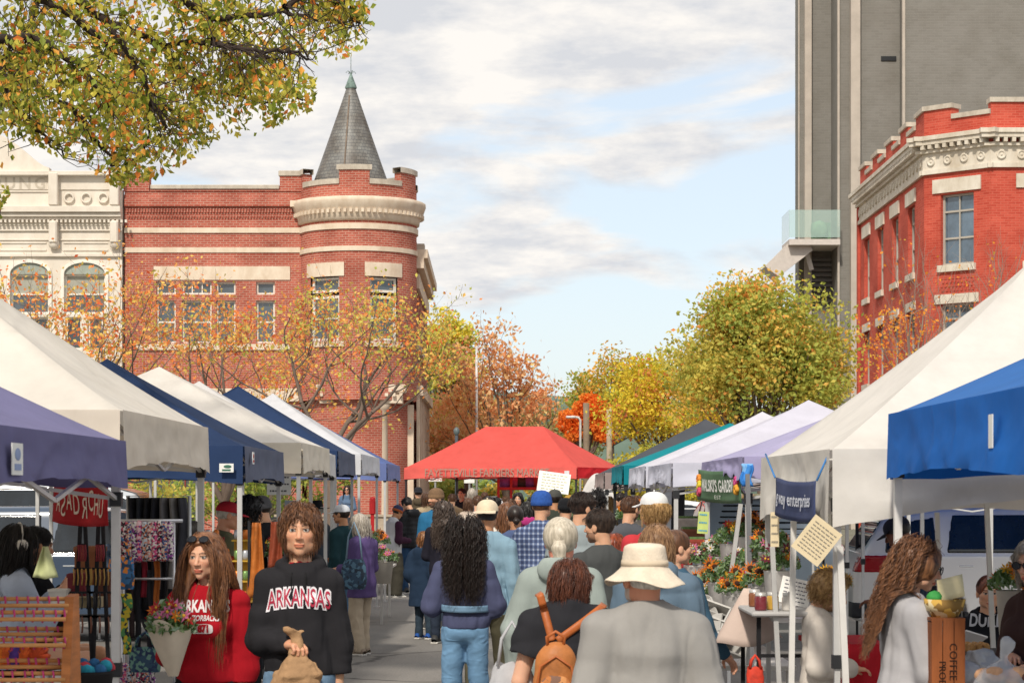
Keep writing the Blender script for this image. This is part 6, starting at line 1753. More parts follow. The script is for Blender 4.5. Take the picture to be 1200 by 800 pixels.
# ================================================================ market goods
def lathe_obj(name, prof, c, m, label=None, cat=None, n=20, parent=None, group=None):
    b = MB(); b.lathe(prof, c, n=n); o = b.build(name, m, parent)
    if label: prop(o, label, cat, group)
    return o
def patterned(c1, c2, c3, sc=30):
    key = ('pat', c1, c2, c3, sc)
    if key in _MC: return _MC[key]
    m = bpy.data.materials.new('print'); nt, N, L, b = nodes(m)
    tc = N.new('ShaderNodeTexCoord'); vo = N.new('ShaderNodeTexVoronoi'); vo.inputs['Scale'].default_value = sc
    L.new(tc.outputs['Object'], vo.inputs['Vector']); sp_ = N.new('ShaderNodeSeparateXYZ'); L.new(vo.outputs['Color'], sp_.inputs[0])
    rp_ = ramp(N, [(.0, c1), (.42, c2), (.75, c3)]); rp_.color_ramp.interpolation = 'CONSTANT'
    L.new(sp_.outputs[0], rp_.inputs['Fac']); L.new(rp_.outputs['Color'], b.inputs['Base Color']); b.inputs['Roughness'].default_value = .85
    _MC[key] = m; return m
WOOD = mat('#b9723c', .55, .18, 4, .2, 30, stretch=(1, 1, 6)); WOODL = mat('#c98f56', .6, .15, 4, .2, 30)
BLK = mat('#1c1b1e', .8, .1, 10); STEEL = mat('#b9bbbe', .35, .05, metal=.7)
# wooden dowel rack, front left
DR_ = 9.0
xr0, xr1 = GX(-30, DR_), GX(84, DR_)
rk = empty('dowel_rack', ((xr0+xr1)/2, DR_, 0), 0, 'wooden dowel display rack with pink ribbons at the near left corner', 'rack')
for xx in (xr1, xr0):
    m = MB(); m.prism([(DR_-.16, .75), (DR_-.13, 1.12), (DR_-.05, HZ(698, DR_)), (DR_+.06, HZ(696, DR_)), (DR_+.10, 1.1), (DR_+.10, .75)], xx-.018, xx+.018, plane='yz'); m.build('side_panel', WOOD, rk)
RBN = mat('#c9447c', .6, .15, 20)
for zt_, zb2 in ((700, 722), (735, 752), (772, 792)):
    for k in range(4):
        zz_ = HZ(zt_+(zb2-zt_)*k/3+1, DR_); yy = DR_-.02-.035*k
        m = MB(); m.tube([(xr0, yy, zz_), (xr1, yy, zz_)], .0085, 8)
        d_ = m.build('dowel', WOODL, rk)
        if k in (0, 2):
            m = MB()
            for q in range(9):
                xx = xr0+.05+q*.042+random.uniform(-.008, .008)
                m.tube([(xx, yy-.012, zz_+.012), (xx+.004, yy-.014, zz_-.012), (xx-.003, yy-.012, zz_-.03-.02*random.random())], .0045, 5)
            m.build('ribbon', RBN, d_)
m = MB(); m.box(((xr0+xr1)/2, DR_-.03, .76), (xr1-xr0, .26, .025)); m.build('shelf', WOOD, rk)
tb_ = empty('stall_table', ((xr0+xr1)/2-.5, DR_, 0), 0, 'trestle table in the corner carrying the dowel rack', 'table')
m = MB(); m.box(((xr0+xr1)/2-.6, DR_, .725), (1.8, .6, .03)); m.build('tabletop', mat('#d9d6cf', .6), tb_)
for sx in (-1.4, .25):
    for sy in (-.25, .25):
        m = MB(); m.box(((xr0+xr1)/2+sx, DR_+sy, .355), (.03, .03, .71)); m.build('leg', STEEL, tb_)
for i, (cx_, c_) in enumerate(((8, '#d8632c'), (20, '#5a3d8a'), (30, '#d8632c'), (44, '#c9502a'), (2, '#e07a2c'))):
    m = MB(); Dy = 9.35; c0 = W(cx_, 768, Dy)
    for k in range(5):
        a_ = k*.63; m.tube([c0+Vector((.045*math.cos(t*.7)*math.cos(a_), .045*math.sin(t*.7), .045*math.cos(t*.7)*math.sin(a_))) for t in range(10)], .012, 5)
    o = m.build('yarn_ball', mat(c_, .95, .2, 30)); prop(o, {0: 'orange yarn ball, second from the left behind the rack', 1: 'purple yarn ball behind the rack', 2: 'orange yarn ball right of the purple one', 3: 'rusty orange yarn ball nearest the rack end', 4: 'pale orange yarn ball at the far left'}[i], 'yarn', 'yarn balls behind the rack')
# scrunchie stand
SD = 12.7
st = empty('fabric_stand', (GX(170, SD), SD, 0), 0, 'stand hung with rows of patterned scrunchies beside the woman in red', 'display stand')
m = MB(); x0, x1 = GX(138, SD), GX(214, SD); zt = HZ(610, SD)
m.tube([(x0, SD, zt), (x1, SD, zt)], .010, 8); m.tube([(x0, SD+.02, HZ(678, SD)), (x1-.03, SD+.02, HZ(678, SD))], .007, 6); m.tube([(x0+.03, SD, .05), (x0+.03, SD, zt)], .012, 8); m.tube([(x1-.05, SD, .05), (x1-.05, SD, zt)], .008, 8)
m.box(((x0+x1)/2, SD, .03), (.42, .35, .05)); m.build('frame', mat('#cfcfd2', .3, .03, metal=.5), st)
pal = [('#d9578a', '#f0e6e0', '#3c3a5c'), ('#24242c', '#e8e2da', '#c94f6a'), ('#3f5f9a', '#f0d9c8', '#d9713a'), ('#e8e2da', '#9a4fa0', '#2a2a34'), ('#f0c9d0', '#e0507c', '#5a3d8a'), ('#cfd8e0', '#2f3550', '#e08a5a'), ('#e8a090', '#e9e4de', '#3a3550')]
for k in range(11):
    xx = x0+.012+k*(GX(200, SD)-x0-.01)/10; random.seed(100+k); m = MB()
    pts = []; rs = []
    for i in range(13):
        pts.append((xx+random.uniform(-.004, .004), SD-.035+random.uniform(-.008, .008), zt-.005-i*.0185)); rs.append(.015+.006*(i % 2)+random.uniform(0, .003))
    m.tube(pts, rs, 8); m.build('scrunchie_row', patterned(*pal[k % 7], 110), st)
for k in range(8):
    xx = x0+.02+k*.026; random.seed(130+k); m = MB()
    m.tube([(xx+random.uniform(-.004, .004), SD-.03, HZ(776, SD)-i*.018) for i in range(9)], [.014+.005*(i % 2) for i in range(9)], 8); m.build('scrunchie_row', patterned(*pal[(k+3) % 7], 110), st)
for k, (c_, a_, b_2) in enumerate((('#26242a', 640, 760), ('#3a2c2c', 655, 748), ('#1d1d22', 660, 765), ('#8a2030', 625, 700), ('#2b2a30', 668, 770), ('#b86a30', 650, 720), ('#17171b', 640, 752), ('#202026', 690, 765))):
    m = MB(); xx = GX(146+k*7.6, SD+.06)
    m.grid(lambda u, v: (xx+(u-.5)*.03+.004*math.sin(v*8+k), SD+.06+.008*math.sin(u*6+k), HZ(a_, SD)-(HZ(a_, SD)-HZ(b_2, SD))*v), 4, 12); m.build('hanging_scarf', mat(c_, .8, .15, 12), st, solid=.006, fixn=False)
def bag(name, c, w, h_, d, m_, label, cat='bag', handles=True, group=None, strap=None, rz=0.0, soft=.5, wrk=.5):
    e = empty(name, (c[0], c[1], c[2]), rz, label, cat, group); m = MB()
    def s_(u, v):
        a = 2*math.pi*u; k = 1-.25*soft*abs(2*v-1)**3-.10*soft*v; ca, sa = math.cos(a), math.sin(a)
        rr = (abs(ca)**3+abs(sa)**3)**(-1/3.)
        n_ = 1+.05*wrk*math.sin(a*5+v*7)+.03*wrk*math.sin(a*9-v*12)
        return (w/2*ca*rr*k*n_, d/2*sa*rr*(k*(1-.55*v)+.02)*n_, h_*v+.01*wrk*math.sin(a*3)*v)
    m.grid(s_, 28, 14); m.add([s_(i/14, 0) for i in range(14)], [tuple(range(13, -1, -1))], smooth=False); m.build('pouch', m_, e, world=False, fixn=False)
    if handles:
        hm_ = strap[1] if strap else m_
        H_ = strap[0] if strap else h_*.6
        for sy in (-1, 1):
            q = MB(); q.tube([(-w*.3, sy*d*.18, h_*.97), (-w*.22, sy*d*.18, h_+H_*.6), (0, sy*d*.16, h_+H_), (w*.22, sy*d*.18, h_+H_*.6), (w*.3, sy*d*.18, h_*.97)], .008, 6); q.build('handle', hm_, e, world=False)
    return e
bag('tote_bag', W(142, 690, 12.5), .15, .18, .07, patterned('#3a6fa0', '#e08a3a', '#2a4a6a', 48), 'small blue and orange tropical print bag on the stand', group=None)
bag('tote_bag', W(170, 787, 12.5), .18, .14, .06, patterned('#35506a', '#6f9a8c', '#2c3a5c', 60), 'navy pouch with green palm print hanging low on the stand')
m = MB(); m.grid(lambda u, v: (GX(147, 12.4)+.03*math.sin(v*9)*.4+(u-.5)*.06*(1-.3*v), 12.4, HZ(695, 12.4)-.34*v), 5, 14); o = m.build('hanging_scarf', patterned('#d9c23a', '#2a3a3c', '#5a9a5c', 60), fixn=False, solid=.008); prop(o, 'yellow, green and black printed scarf on the stand pole', 'scarf')
# jewellery stands, boxes, table under the purple tent
tb_ = empty('stall_table', (GX(60, 12.4), 12.4, 0), 0, 'black-draped table under the purple tent', 'table')
m = MB(); m.box((GX(60, 12.4), 12.4, .74), (1.7, .7, .03)); m.build('tabletop', BLK, tb_)
m = MB(); m.grid(lambda u, v: (GX(60, 12.4)-.86+1.72*u, 12.03-.012*math.sin(u*40)*v, .76-.74*v), 60, 6); m.build('table_drape', mat('#1f1f24', .9, .1), tb_, fixn=False, solid=.004)
for i, (a, b) in enumerate(((88, 106), (112, 124))):
    e = empty('necklace_stand', (GX((a+b)/2, 12.1), 12.1, .76), 0, ['black A-frame necklace stand under the red banner, left one', 'narrower black A-frame necklace stand beside the pole'][i], 'display stand', 'black A-frame stands'); zt = HZ(612, 12.1)
    for sx in (-1, 1):
        m = MB(); m.bar((GX((a+b)/2, 12.1)+sx*.012, 12.1, zt), (GX(a if sx < 0 else b, 12.1)+sx*.02, 12.1, .76), .02); m.build('leg', BLK, e)
    for k in range(4):
        z_ = zt-.12-k*.13; wd = .02+.025*k; m = MB(); m.box((GX((a+b)/2, 12.1), 12.09, z_), (wd*2, .02, .012)); bm_ = m.build('crossbar', BLK, e)
        m = MB()
        for q in range(5):
            xx = GX((a+b)/2, 12.1)-wd+q*wd/2; m.tube([(xx, 12.07, z_), (xx+.004, 12.07, z_-.05), (xx, 12.07, z_-.09)], .004, 5)
        m.build('necklace', mat(['#8a3038', '#b08a4a', '#2c2c30', '#7a5040'][k], .5), bm_)
for i, (px_, py_, w_, h_, dd, cc) in enumerate(((106, 662, .16, .22, 12.6, '#8a5638'), (92, 690, .10, .18, 12.3, '#7a3038'), (70, 700, .10, .10, 12.2, '#d9d4cc'), (122, 690, .09, .20, 12.5, '#6a4030'), (104, 705, .14, .06, 12.2, '#a89878'))):
    m = MB(); c0 = W(px_, py_, dd); m.box(c0, (w_, .12, h_), bev=.004); m.box(c0+Vector((0, -.001, h_*.42)), (w_+.008, .13, h_*.12), m=1); o = m.build('box', [mat(cc, .8, .12, 8), mat(cc, .6, .05)])
    prop(o, ['brown cardboard box, largest on the black table', 'dark red upright box left of the brown one', 'small white box on the black table', 'dark brown box beside the tent pole', 'flat khaki box in front of the others'][i], 'box', 'boxes on the black table')
m = MB(); c0 = W(53, 640, 11.6)
m.grid(lambda u, v: (c0.x+(u-.5)*.02+(u-.5)*.11*v, c0.y+.02*math.sin(u*7), c0.z-.17*v*(1-.12*abs(u-.5))), 8, 8); o = m.build('hanging_cloth', mat('#c9cf9a', .8, .1), fixn=False, solid=.006); prop(o, 'pale green cloth hung from the white pole', 'cloth')
# tub of yarn
e = empty('tub', W(103, 800, 9.4), 0, 'dark tub filled with blue and red yarn beside the rack', 'tub'); b = MB(); c0 = W(103, 800, 9.4)
b.lathe([(.001, -.10), (.085, -.10), (.11, .05), (.118, .055), (.11, .04)], c0, n=20); b.build('bucket', BLK, e)
b = MB(); random.seed(5)
for i in range(16): b.ball(c0+Vector((random.uniform(-.08, .08), random.uniform(-.08, .08), .05+random.uniform(0, .03))), .030, 8, m=i % 3)
b.build('yarn', [mat('#2c5f8a', .95, .2, 40), mat('#b03a44', .95, .2, 40), mat('#2a8aa0', .95, .2, 40)], e)
# dark coats on a rail behind
rl = empty('clothes_rail', (GX(185, 13.5), 13.5, 0), 0, 'rail of dark coats and grey arches behind the scrunchie stand', 'clothes rail')
m = MB(); m.tube([(GX(150, 13.5), 13.5, 0.02), (GX(150, 13.5), 13.5, 1.86), (GX(222, 13.5), 13.5, 1.86), (GX(222, 13.5), 13.5, .02)], .012, 8); m.build('frame', STEEL, rl)
for k, (p_, c_, b_2) in enumerate(((153, '#24242a', 720), (162, '#2c3038', 725), (171, '#1c1c20', 715), (181, '#26262e', 730), (192, '#6f6d70', 690), (203, '#7c7978', 700), (212, '#35353c', 690))):
    m = MB(); xx = GX(p_, 13.5); m.grid(lambda u, v: (xx+(u-.5)*(.05+.05*v)+.008*math.sin(v*7+k), 13.5-.05+.10*abs(u-.5)*2+.01*math.sin(u*12), 1.85-(1.85-HZ(b_2, 13.5))*v), 8, 12); m.build('coat', mat(c_, .85, .12, 9), rl, solid=.012, fixn=False)
# leather aprons
for i, (p0, p1, t0, b0, cc, lb) in enumerate(((296, 305, 612, 700, '#b86a2c', 'orange leather apron hung between the left tent poles'), (318, 328, 611, 665, '#8a4028', 'reddish brown leather apron beside the orange one'))):
    DA = 17.4; m = MB(); cx_ = GX((p0+p1)/2, DA)
    m.grid(lambda u, v: (cx_+(u-.5)*(GX(p1, DA)-GX(p0, DA))*(1+1.7*v*(1 if i == 0 else .5)), DA+.02*math.sin(u*9+v*3), HZ(t0, DA)-(HZ(t0, DA)-HZ(b0, DA))*v), 10, 14)
    o = m.build('leather_apron', mat(cc, .5, .25, 7, .3, 30), solid=.008, fixn=False); prop(o, lb, 'apron')
m = MB(); m.tube([(GX(292, 17.4), 17.4, 0), (GX(292, 17.4), 17.4, HZ(610, 17.4)), (GX(334, 17.4), 17.4, HZ(610, 17.4)), (GX(334, 17.4), 17.4, 0)], .012, 8); o = m.build('apron_rail', BLK); prop(o, 'black rail the leather aprons hang on', 'rail')
for i, (px_, py_, cc) in enumerate(((250, 668, '#8a2a2c'), (262, 690, '#a03a2c'), (284, 668, '#c9a03a'))):
    e = empty('goods_shelf', W(px_, 745, 18.5), 0, ['dark red shelf of metal cups behind the left stalls', 'rusty red shelf of small goods behind the left stalls', 'yellow shelf of jars behind the left stalls'][i], 'shelf'); c0 = W(px_, py_, 18.5)
    m = MB(); m.box((c0.x, 18.6, c0.z), (.16, .02, .55)); 
    for k in range(4): m.box((c0.x, 18.5, c0.z-.26+k*.17), (.16, .16, .012))
    m.build('rack', mat(cc, .6, .1), e)
    for k in range(4):
        for q in range(2): lathe_obj('jar', [(.001, 0), (.022, 0), (.026, .03), (.024, .07), (.015, .08)], (c0.x-.04+q*.07, 18.46, c0.z-.25+k*.17), mat(['#b9bbc0', '#c9702c', '#7a9a5a'][(k+q) % 3], .3, metal=.3), parent=e, n=12)

# ---------------------------------------------------------------- flowers
def flower_heads(mb, c, r, kind, mi):
    """c centre of head, facing up/outward"""
    d = Vector((random.gauss(0, .5), -abs(random.gauss(.7, .3)), abs(random.gauss(.5, .3)))).normalized(); a = d.orthogonal().normalized(); b = d.cross(a)
    n = 12 if kind == 'sun' else 7
    for k in range(n):
        w = 2*math.pi*k/n; w2 = w+math.pi/n*.8; w0 = w-math.pi/n*.8
        t = c+(a*math.cos(w)+b*math.sin(w))*r+d*r*.18; p = c+(a*math.cos(w2)+b*math.sin(w2))*r*.55; q = c+(a*math.cos(w0)+b*math.sin(w0))*r*.55
        mb.add([c+d*.002, q+d*r*.1, t, p+d*r*.1], [(0, 1, 2, 3)], mi)
    if kind == 'sun': mb.ball(c+d*r*.10, (r*.42, r*.42, r*.42), 8, m=3)
    else: mb.ball(c+d*r*.12, r*.22, 6, m=4)
FLC = dict(orange='#e07a1c', yellow='#e0a820', red='#b02a30', pink='#d0709a', burg='#6a2038', white='#e6e0d8', purple='#8a5aa0')
def bouquet(label, c, rad, hgt, cols, n=16, seed=1, wrap='#d8c9b0', cat='bouquet', group=None, hr=.035, wh=.28, bucket=False, name='bouquet', ztop=None, lean=0.0, parent=None, hand=False):
    random.seed(seed); e = empty(name, c, 0, label, cat, group)
    c = Vector(c); mats = [mat(FLC[k], .6, .15, 20, trans=.2) for k in cols][:3]
    while len(mats) < 3: mats.append(mats[0])
    mats += [mat('#3c2216', .9), mat('#d9a83a', .8), ]
    m = MB()
    for i in range(n):
        a = random.uniform(0, 6.28); q = math.sqrt(random.random())*rad; z = hgt*(1-.55*(q/rad)**2)+random.uniform(-.04, .04)*hgt*2
        sun = (cols[0] in ('orange', 'yellow') and random.random() < .5)
        flower_heads(m, c+Vector((q*math.cos(a)+lean*z, q*math.sin(a), z)), hr*random.uniform(.6, 1.25)*(1.25 if sun else .9), 'sun' if sun else 'x', 0 if sun else random.randrange(3))
    m.build('blooms', mats, e, fixn=False)
    P = []
    for i in range(int(n*26)):
        a = random.uniform(0, 6.28); q = math.sqrt(random.random())*rad*1.08; z = hgt*(1-.5*(q/rad)**2)*random.uniform(.45, 1.05)
        P.append((c.x+q*math.cos(a)+lean*z, c.y+q*math.sin(a), c.z+z))
    leaf_mesh('foliage', np.array(P), hr*1.0, ['#5f7a45', '#7d9468', '#8fa38c', '#4a6334'], [3, 3, 2, 2], e, seed, droop=-.3, aspect=.45)
    m = MB()
    if bucket: m.lathe([(.001, -.28), (rad*.55, -.28), (rad*.72, hgt*.1), (rad*.76, hgt*.12), (rad*.70, hgt*.08)], c, n=20)
    else:
        def wf(u, v):
            a = 2*math.pi*u; rr = (rad*.22+(rad*1.05-rad*.22)*v)*(1+.10*math.sin(a*4+v*3)*v); return (c.x+rr*math.cos(a)+lean*v*hgt*.4, c.y+rr*math.sin(a), c.z-wh+(wh+hgt*.40)*v+.03*math.sin(a*3+1)*v)
        m.grid(wf, 30, 8)
    m.build('bucket' if bucket else 'paper_wrap', mat(wrap, .7, .06, 6, .2, 20, trans=.0 if bucket else .15), e, fixn=False)
    return e
bouquet('large flower bouquet in cream paper held by the woman in the red sweatshirt', W(203, 748, 11.3), .115, .19, ['red', 'orange', 'pink'], 26, 61, '#e0d2bd', hr=.044, wh=.19, lean=-.15)
lab_b = 'flower bucket on the right-hand stall, %s'
spots = [(815, 665, 16.8, 'left end of the middle row', ['burg', 'pink', 'white']), (838, 655, 17.2, 'rear, with pink heads', ['pink', 'white', 'orange']), (858, 640, 16.6, 'topmost, full of sunflowers', ['orange', 'yellow', 'red']),
         (880, 632, 16.0, 'beside the dark pole at the top', ['orange', 'yellow', 'orange']), (845, 685, 15.6, 'front, with two big orange heads', ['orange', 'orange', 'red']), (868, 672, 15.6, 'centre, burgundy and white', ['burg', 'purple', 'white']),
         (890, 662, 15.2, 'right of centre, orange and green', ['orange', 'yellow', 'burg']), (862, 700, 15.0, 'lowest in front', ['orange', 'yellow', 'red']), (905, 650, 14.6, 'by the tagged pole', ['orange', 'burg', 'pink']), (828, 700, 16.0, 'low at the left corner', ['orange', 'red', 'white']),
         (912, 672, 14.2, 'near the notice card', ['burg', 'orange', 'white']), (895, 690, 14.4, 'low beside the cream tag', ['orange', 'pink', 'burg'])]
for i, (px_, py_, D, lb, cs_) in enumerate(spots):
    bouquet(lab_b % lb, W(px_, py_, D), .13, .17, cs_, 18, 70+i, '#dedad6', 'flower bunch', 'flower bunches on the right-hand stall', .042, bucket=True, name='flower_bucket')
tb_ = empty('stall_table', (GX(862, 15.8), 15.8, 0), 0, 'stepped white bench holding the flower buckets', 'table')
m = MB(); m.box((GX(862, 15.9), 15.9, .70), (.62, 2.0, .03)); m.box((GX(900, 16.6), 16.7, .95), (.5, 1.2, .03)); m.build('tabletop', mat('#d6d2cc', .7, .05), tb_)
for sx in (-.27, .27):
    for sy in (-.9, .9): m = MB(); m.box((GX(862, 15.9)+sx, 15.9+sy, .343), (.035, .035, .685)); m.build('leg', mat('#d6d2cc', .7), tb_)
for i, (px_, py_, D, lb, cs_) in enumerate(((975, 690, 15.2, 'orange and yellow flower bunch behind the blond boy', ['yellow', 'orange', 'purple']), (1187, 695, 11.6, 'bunch of dark-centred sunflowers at the right edge', ['orange', 'yellow', 'orange']),
        (745, 612, 24, 'sunflower bunch beyond the white cap', ['orange', 'yellow', 'orange']), (441, 640, 33, 'orange and violet flowers on the far left stall', ['orange', 'purple', 'pink']), (449, 660, 31, 'pink and red flowers low on the far left stall', ['pink', 'red', 'orange']), (431, 655, 34, 'mixed flowers beside the purple jacket', ['pink', 'orange', 'purple']),
        (476, 650, 43, 'mixed flowers before the man in the light vest', ['red', 'purple', 'orange']), (220, 640, 18, 'yellow and red flowers behind the red cap', ['yellow', 'red', 'orange']), (330, 655, 22, 'yellow flowers beside the brown apron', ['yellow', 'orange', 'red']))):
    bouquet(lb, W(px_, py_, D), .12 if D < 20 else .20, .14 if D < 20 else .22, cs_, 16, 90+i, '#c9c2b8', 'flowers', None, .040 if D < 20 else .06, bucket=True, name='flower_bucket')
for px_, D, ww, lb in ((452, 32.5, .8, 'table of flowers under the last left tents'), (478, 43, .7, 'table by the man in the light vest')):
    e = empty('stall_table', (GX(px_, D), D, 0), 0, lb, 'table'); m = MB(); m.box((GX(px_, D)-.3, D, .78), (ww, 2.2, .03)); m.build('tabletop', mat('#d6d2cc', .7, .05), e)
    for sx in (-.3, .3):
        for sy in (-1, 1): m = MB(); m.box((GX(px_, D)-.3+sx, D+sy, .38), (.035, .035, .76)); m.build('leg', mat('#d6d2cc', .7), e)

# paper cone, white crates, folding table on the right
DK = 13.9
m = MB(); c0 = W(866, 700, DK)
m.grid(lambda u, v: (c0.x+.05-(.02+.20*v)*math.cos(math.pi*u)*1.0, c0.y-(.02+.10*v)*math.sin(math.pi*u), c0.z+.06-.34*v+.02*math.sin(u*9)*v-.02*math.cos(math.pi*u)*v), 20, 8); o = m.build('paper_sheet', mat('#c9b4a8', .8, .06, 4), solid=.003, fixn=False); prop(o, 'pinkish paper sheet leaning against the flower stall', 'paper')
for i, (px_, py_, rz_, lb) in enumerate(((806, 715, .3, 'white plastic crate lying left of the paper sheet'), (828, 728, -.5, 'white plastic crate tipped on the asphalt'), (846, 745, .8, 'white crate standing behind the paper sheet'))):
    e = empty('plastic_crate', W(px_, py_, 14.8), rz_, lb, 'crate', 'white crates by the flower stall'); m = MB()
    for sx in (-1, 1): m.box((sx*.15, 0, 0), (.012, .22, .2)); m.box((0, sx*.11, 0), (.30, .012, .2))
    m.box((0, 0, -.1), (.3, .22, .012)); m.box((0, 0, .1), (.33, .012, .03)); o = m.build('shell', mat('#bdbab5', .6, .05), e, world=False); o.rotation_euler = (.5*(i+1), .3, 0)
tb_ = empty('folding_table', (GX(925, 13.4), 13.4, 0), 0, 'white folding table with black legs among the right-hand poles', 'table')
m = MB(); m.box((GX(925, 13.3), 13.6, HZ(717, 13.3)), (.50, 1.1, .03), bev=.01); m.build('tabletop', mat('#b0aeac', .6, .04), tb_)
zt = HZ(717, 13.3)-.02
for sx in (-.2, .2):
    for sy in (-.45, .45): m = MB(); m.box((GX(925, 13.3)+sx, 13.6+sy, zt/2), (.025, .025, zt)); m.build('leg', BLK, tb_)
m = MB()
for sx in (-.2, .2): m.bar((GX(925, 13.3)+sx, 13.15, zt*.55), (GX(925, 13.3)+sx, 14.05, zt*.55), .02)
m.bar((GX(925, 13.3)-.2, 13.15, zt*.8), (GX(925, 13.3)+.2, 13.15, zt*.8), .02); m.build('brace', BLK, tb_)
bag('mesh_bag', W(885, 806, 12.9), .10, .12, .08, mat('#d0402c', .7, .2, 20), 'red-orange mesh bag tied to the foot of a pole', wrk=1)
m = MB(); c0 = W(988, 752, 13.2)
m.box((c0.x+.04, 13.5, c0.z-.02), (.42, .9, .03)); tbo = empty('stall_table', (c0.x, 13.5, 0), 0, 'small table under a red cloth beside the blond boy', 'table'); m.build('tabletop', mat('#c0202c', .8), tbo)
m = MB(); m.grid(lambda u, v: (c0.x-.18+.44*u, 13.04-.02*math.sin(u*22)*v, c0.z-.45*v*(1-.1*u)), 30, 6); o = m.build('tablecloth', mat('#c41f2e', .8, .1, 5), fixn=False, solid=.004); prop(o, 'bright red tablecloth hanging in front of the blond boy', 'tablecloth')
# crate with bowl, right
DC = 10.3; e = empty('wooden_crate', (GX(1111, DC), DC, 0), 0, 'upright orange-brown wooden crate stencilled with black letters', 'crate'); xw0, xw1 = GX(1091, DC), GX(1131, DC); zc = HZ(724, DC)
m = MB()
for k in range(3):
    a = xw0+(xw1-xw0)*k/3; m.box((a+(xw1-xw0)/6, DC, zc-.32), ((xw1-xw0)/3-.004, .018, .64))
m.box(((xw0+xw1)/2, DC+.11, zc-.006), (xw1-xw0, .23, .014)); m.box((xw0+.008, DC+.11, zc-.33), (.014, .20, .62)); m.box((xw1-.008, DC+.11, zc-.33), (.014, .20, .62)); m.build('planks', mat('#96552c', .75, .35, 5, .4, 20, stretch=(1, 1, .2)), e)
Vt_ = []
for s_, zc2, hgt_ in (('KA', .46, .10), ('COFFEE', .2, .05), ('PRODUCE', .30, .045)):
    lettering(s_, hgt_, ((xw0+xw1)/2+(.0 if s_ == 'KA' else (.02 if s_ == 'COFFEE' else -.03)), DC-.0095, zc-zc2), (0, 0, -1) if s_ != 'KA' else (1, 0, 0), (1, 0, 0) if s_ != 'KA' else (0, 0, 1), mat('#2a1812', .9), e, name='stencil', lift=.003)
e = empty('bowl', (GX(1112, DC), DC+.10, zc), 0, 'yellow patterned bowl with greens and folded paper on the crate', 'bowl'); m = MB()
m.lathe([(.001, 0), (.06, .0), (.085, .05), (.092, .085), (.098, .085), (.085, .03), (.001, .012)], (GX(1112, DC), DC+.10, zc), n=28); m.build('dish', patterned('#c9a04a', '#d9c9a0', '#8a6a34', 30), e, fixn=False)
m = MB(); m.ball((GX(1100, DC), DC+.10, zc+.09), (.04, .04, .035), 8); m.build('greens', mat('#3f9a4a', .7, .2, 20), e)
m = MB(); m.grid(lambda u, v: (GX(1104, DC)+.12*u, DC+.07+.06*v, zc+.07+.10*v+.03*u), 4, 4); m.build('folded_paper', mat('#d9cba0', .8), e, solid=.003, fixn=False)
m = MB(); m.box((GX(1111, DC), DC+.25, .36), (.7, .5, .03)); e = empty('stall_table', (GX(1111, DC), DC+.25, 0), 0, 'low table under the wooden crate', 'table')
m = MB(); m.box((GX(1150, DC), DC+.35, zc-.66), (1.0, .8, .03)); m.build('tabletop', BLK, e)
for sx in (-.45, .45):
    for sy in (0, .7): m = MB(); m.box((GX(1150, DC)+sx, DC+sy, (zc-.68)/2), (.03, .03, zc-.68)); m.build('leg', STEEL, e)
e = empty('stall_table', (GX(1165, 12.2), 12.2, 0), 0, 'table of pastries in front of the seated girl', 'table'); zt = HZ(762, 12.2)
m = MB(); m.box((GX(1185, 12.2), 12.2, zt-.02), (.8, .6, .03)); m.build('tabletop', mat('#3a3a3e', .8), e)
for sx in (-.35, .35):
    for sy in (-.25, .25): m = MB(); m.box((GX(1185, 12.2)+sx, 12.2+sy, (zt-.04)/2), (.03, .03, zt-.04)); m.build('leg', STEEL, e)
for i in range(6):
    m = MB(); c0 = (GX(1138+8*(i % 3), 12.0), 11.98+.1*(i//3), zt+.03+.0*(i//3)); m.box(c0, (.034, .08, .055), bev=.01); o = m.build('pastry_pack', mat('#b88a54', .6, .2, 30)); prop(o, 'small golden pastry pack in the row before the seated girl', 'pastry', 'pastry packs in a row')
def crumple(name, c, r, mm, label, cat, seed=1, amp=.25, sq=1.0):
    g = Field(np.array(c)-r*1.6, np.array(c)+r*1.6, r*.07); g.ell(c, (r, r*.8, r*sq), 0); g.wrinkle(r*amp, 9/r*.9, seed); g.wrinkle(r*amp*.4, 22/r, seed+1)
    v, fc = g.net(); o = mesh_np(name, v-np.array(c), fc, mm, None, loc=c); prop(o, label, cat); return o
clear = bpy.data.materials.new('clear_wrap'); nt, N, L, b_ = nodes(clear); b_.inputs['Base Color'].default_value = lin('#dfe2e6')+(1,); b_.inputs['Roughness'].default_value = .12; b_.inputs['Alpha'].default_value = .38; b_.inputs['Specular IOR Level'].default_value = .9
e = empty('bread_bag', W(1180, 792, 10.0), 0, 'clear bag of iced buns gathered at the top, lower right', 'bag'); c0 = W(1178, 800, 10.0)
m = MB()
for i in range(7): m.ball(c0+Vector((random.uniform(-.09, .09), random.uniform(-.05, .05), random.uniform(-.02, .05))), (.05, .045, .035), 12, m=i % 2)
m.build('bun', [mat('#d0a07a', .6, .2, 14), mat('#6a4438', .6, .2, 14)], e)
g = Field(np.array(c0)-.22, np.array(c0)+.26, .009); g.ell(c0, (.14, .10, .09), 0); g.cone(c0+Vector((0, 0, .07)), c0+Vector((0, 0, .11)), .04, .018, .03); g.cone(c0+Vector((0, 0, .11)), c0+Vector((.01, 0, .165)), .016, .045, .01, (1.2, .5, 1)); g.wrinkle(.012, 60, 4); g.wrinkle(.007, 140, 5)
v, fc = g.net(); mesh_np('wrapper', v-np.array(wloc(e)), fc, clear, e)
crumple('plastic_bag', W(1148, 780, 10.6), .085, mat('#c9cacc', .35, .08, 20, trans=.3), 'crumpled translucent white bag between crate and buns', 'bag', 7)
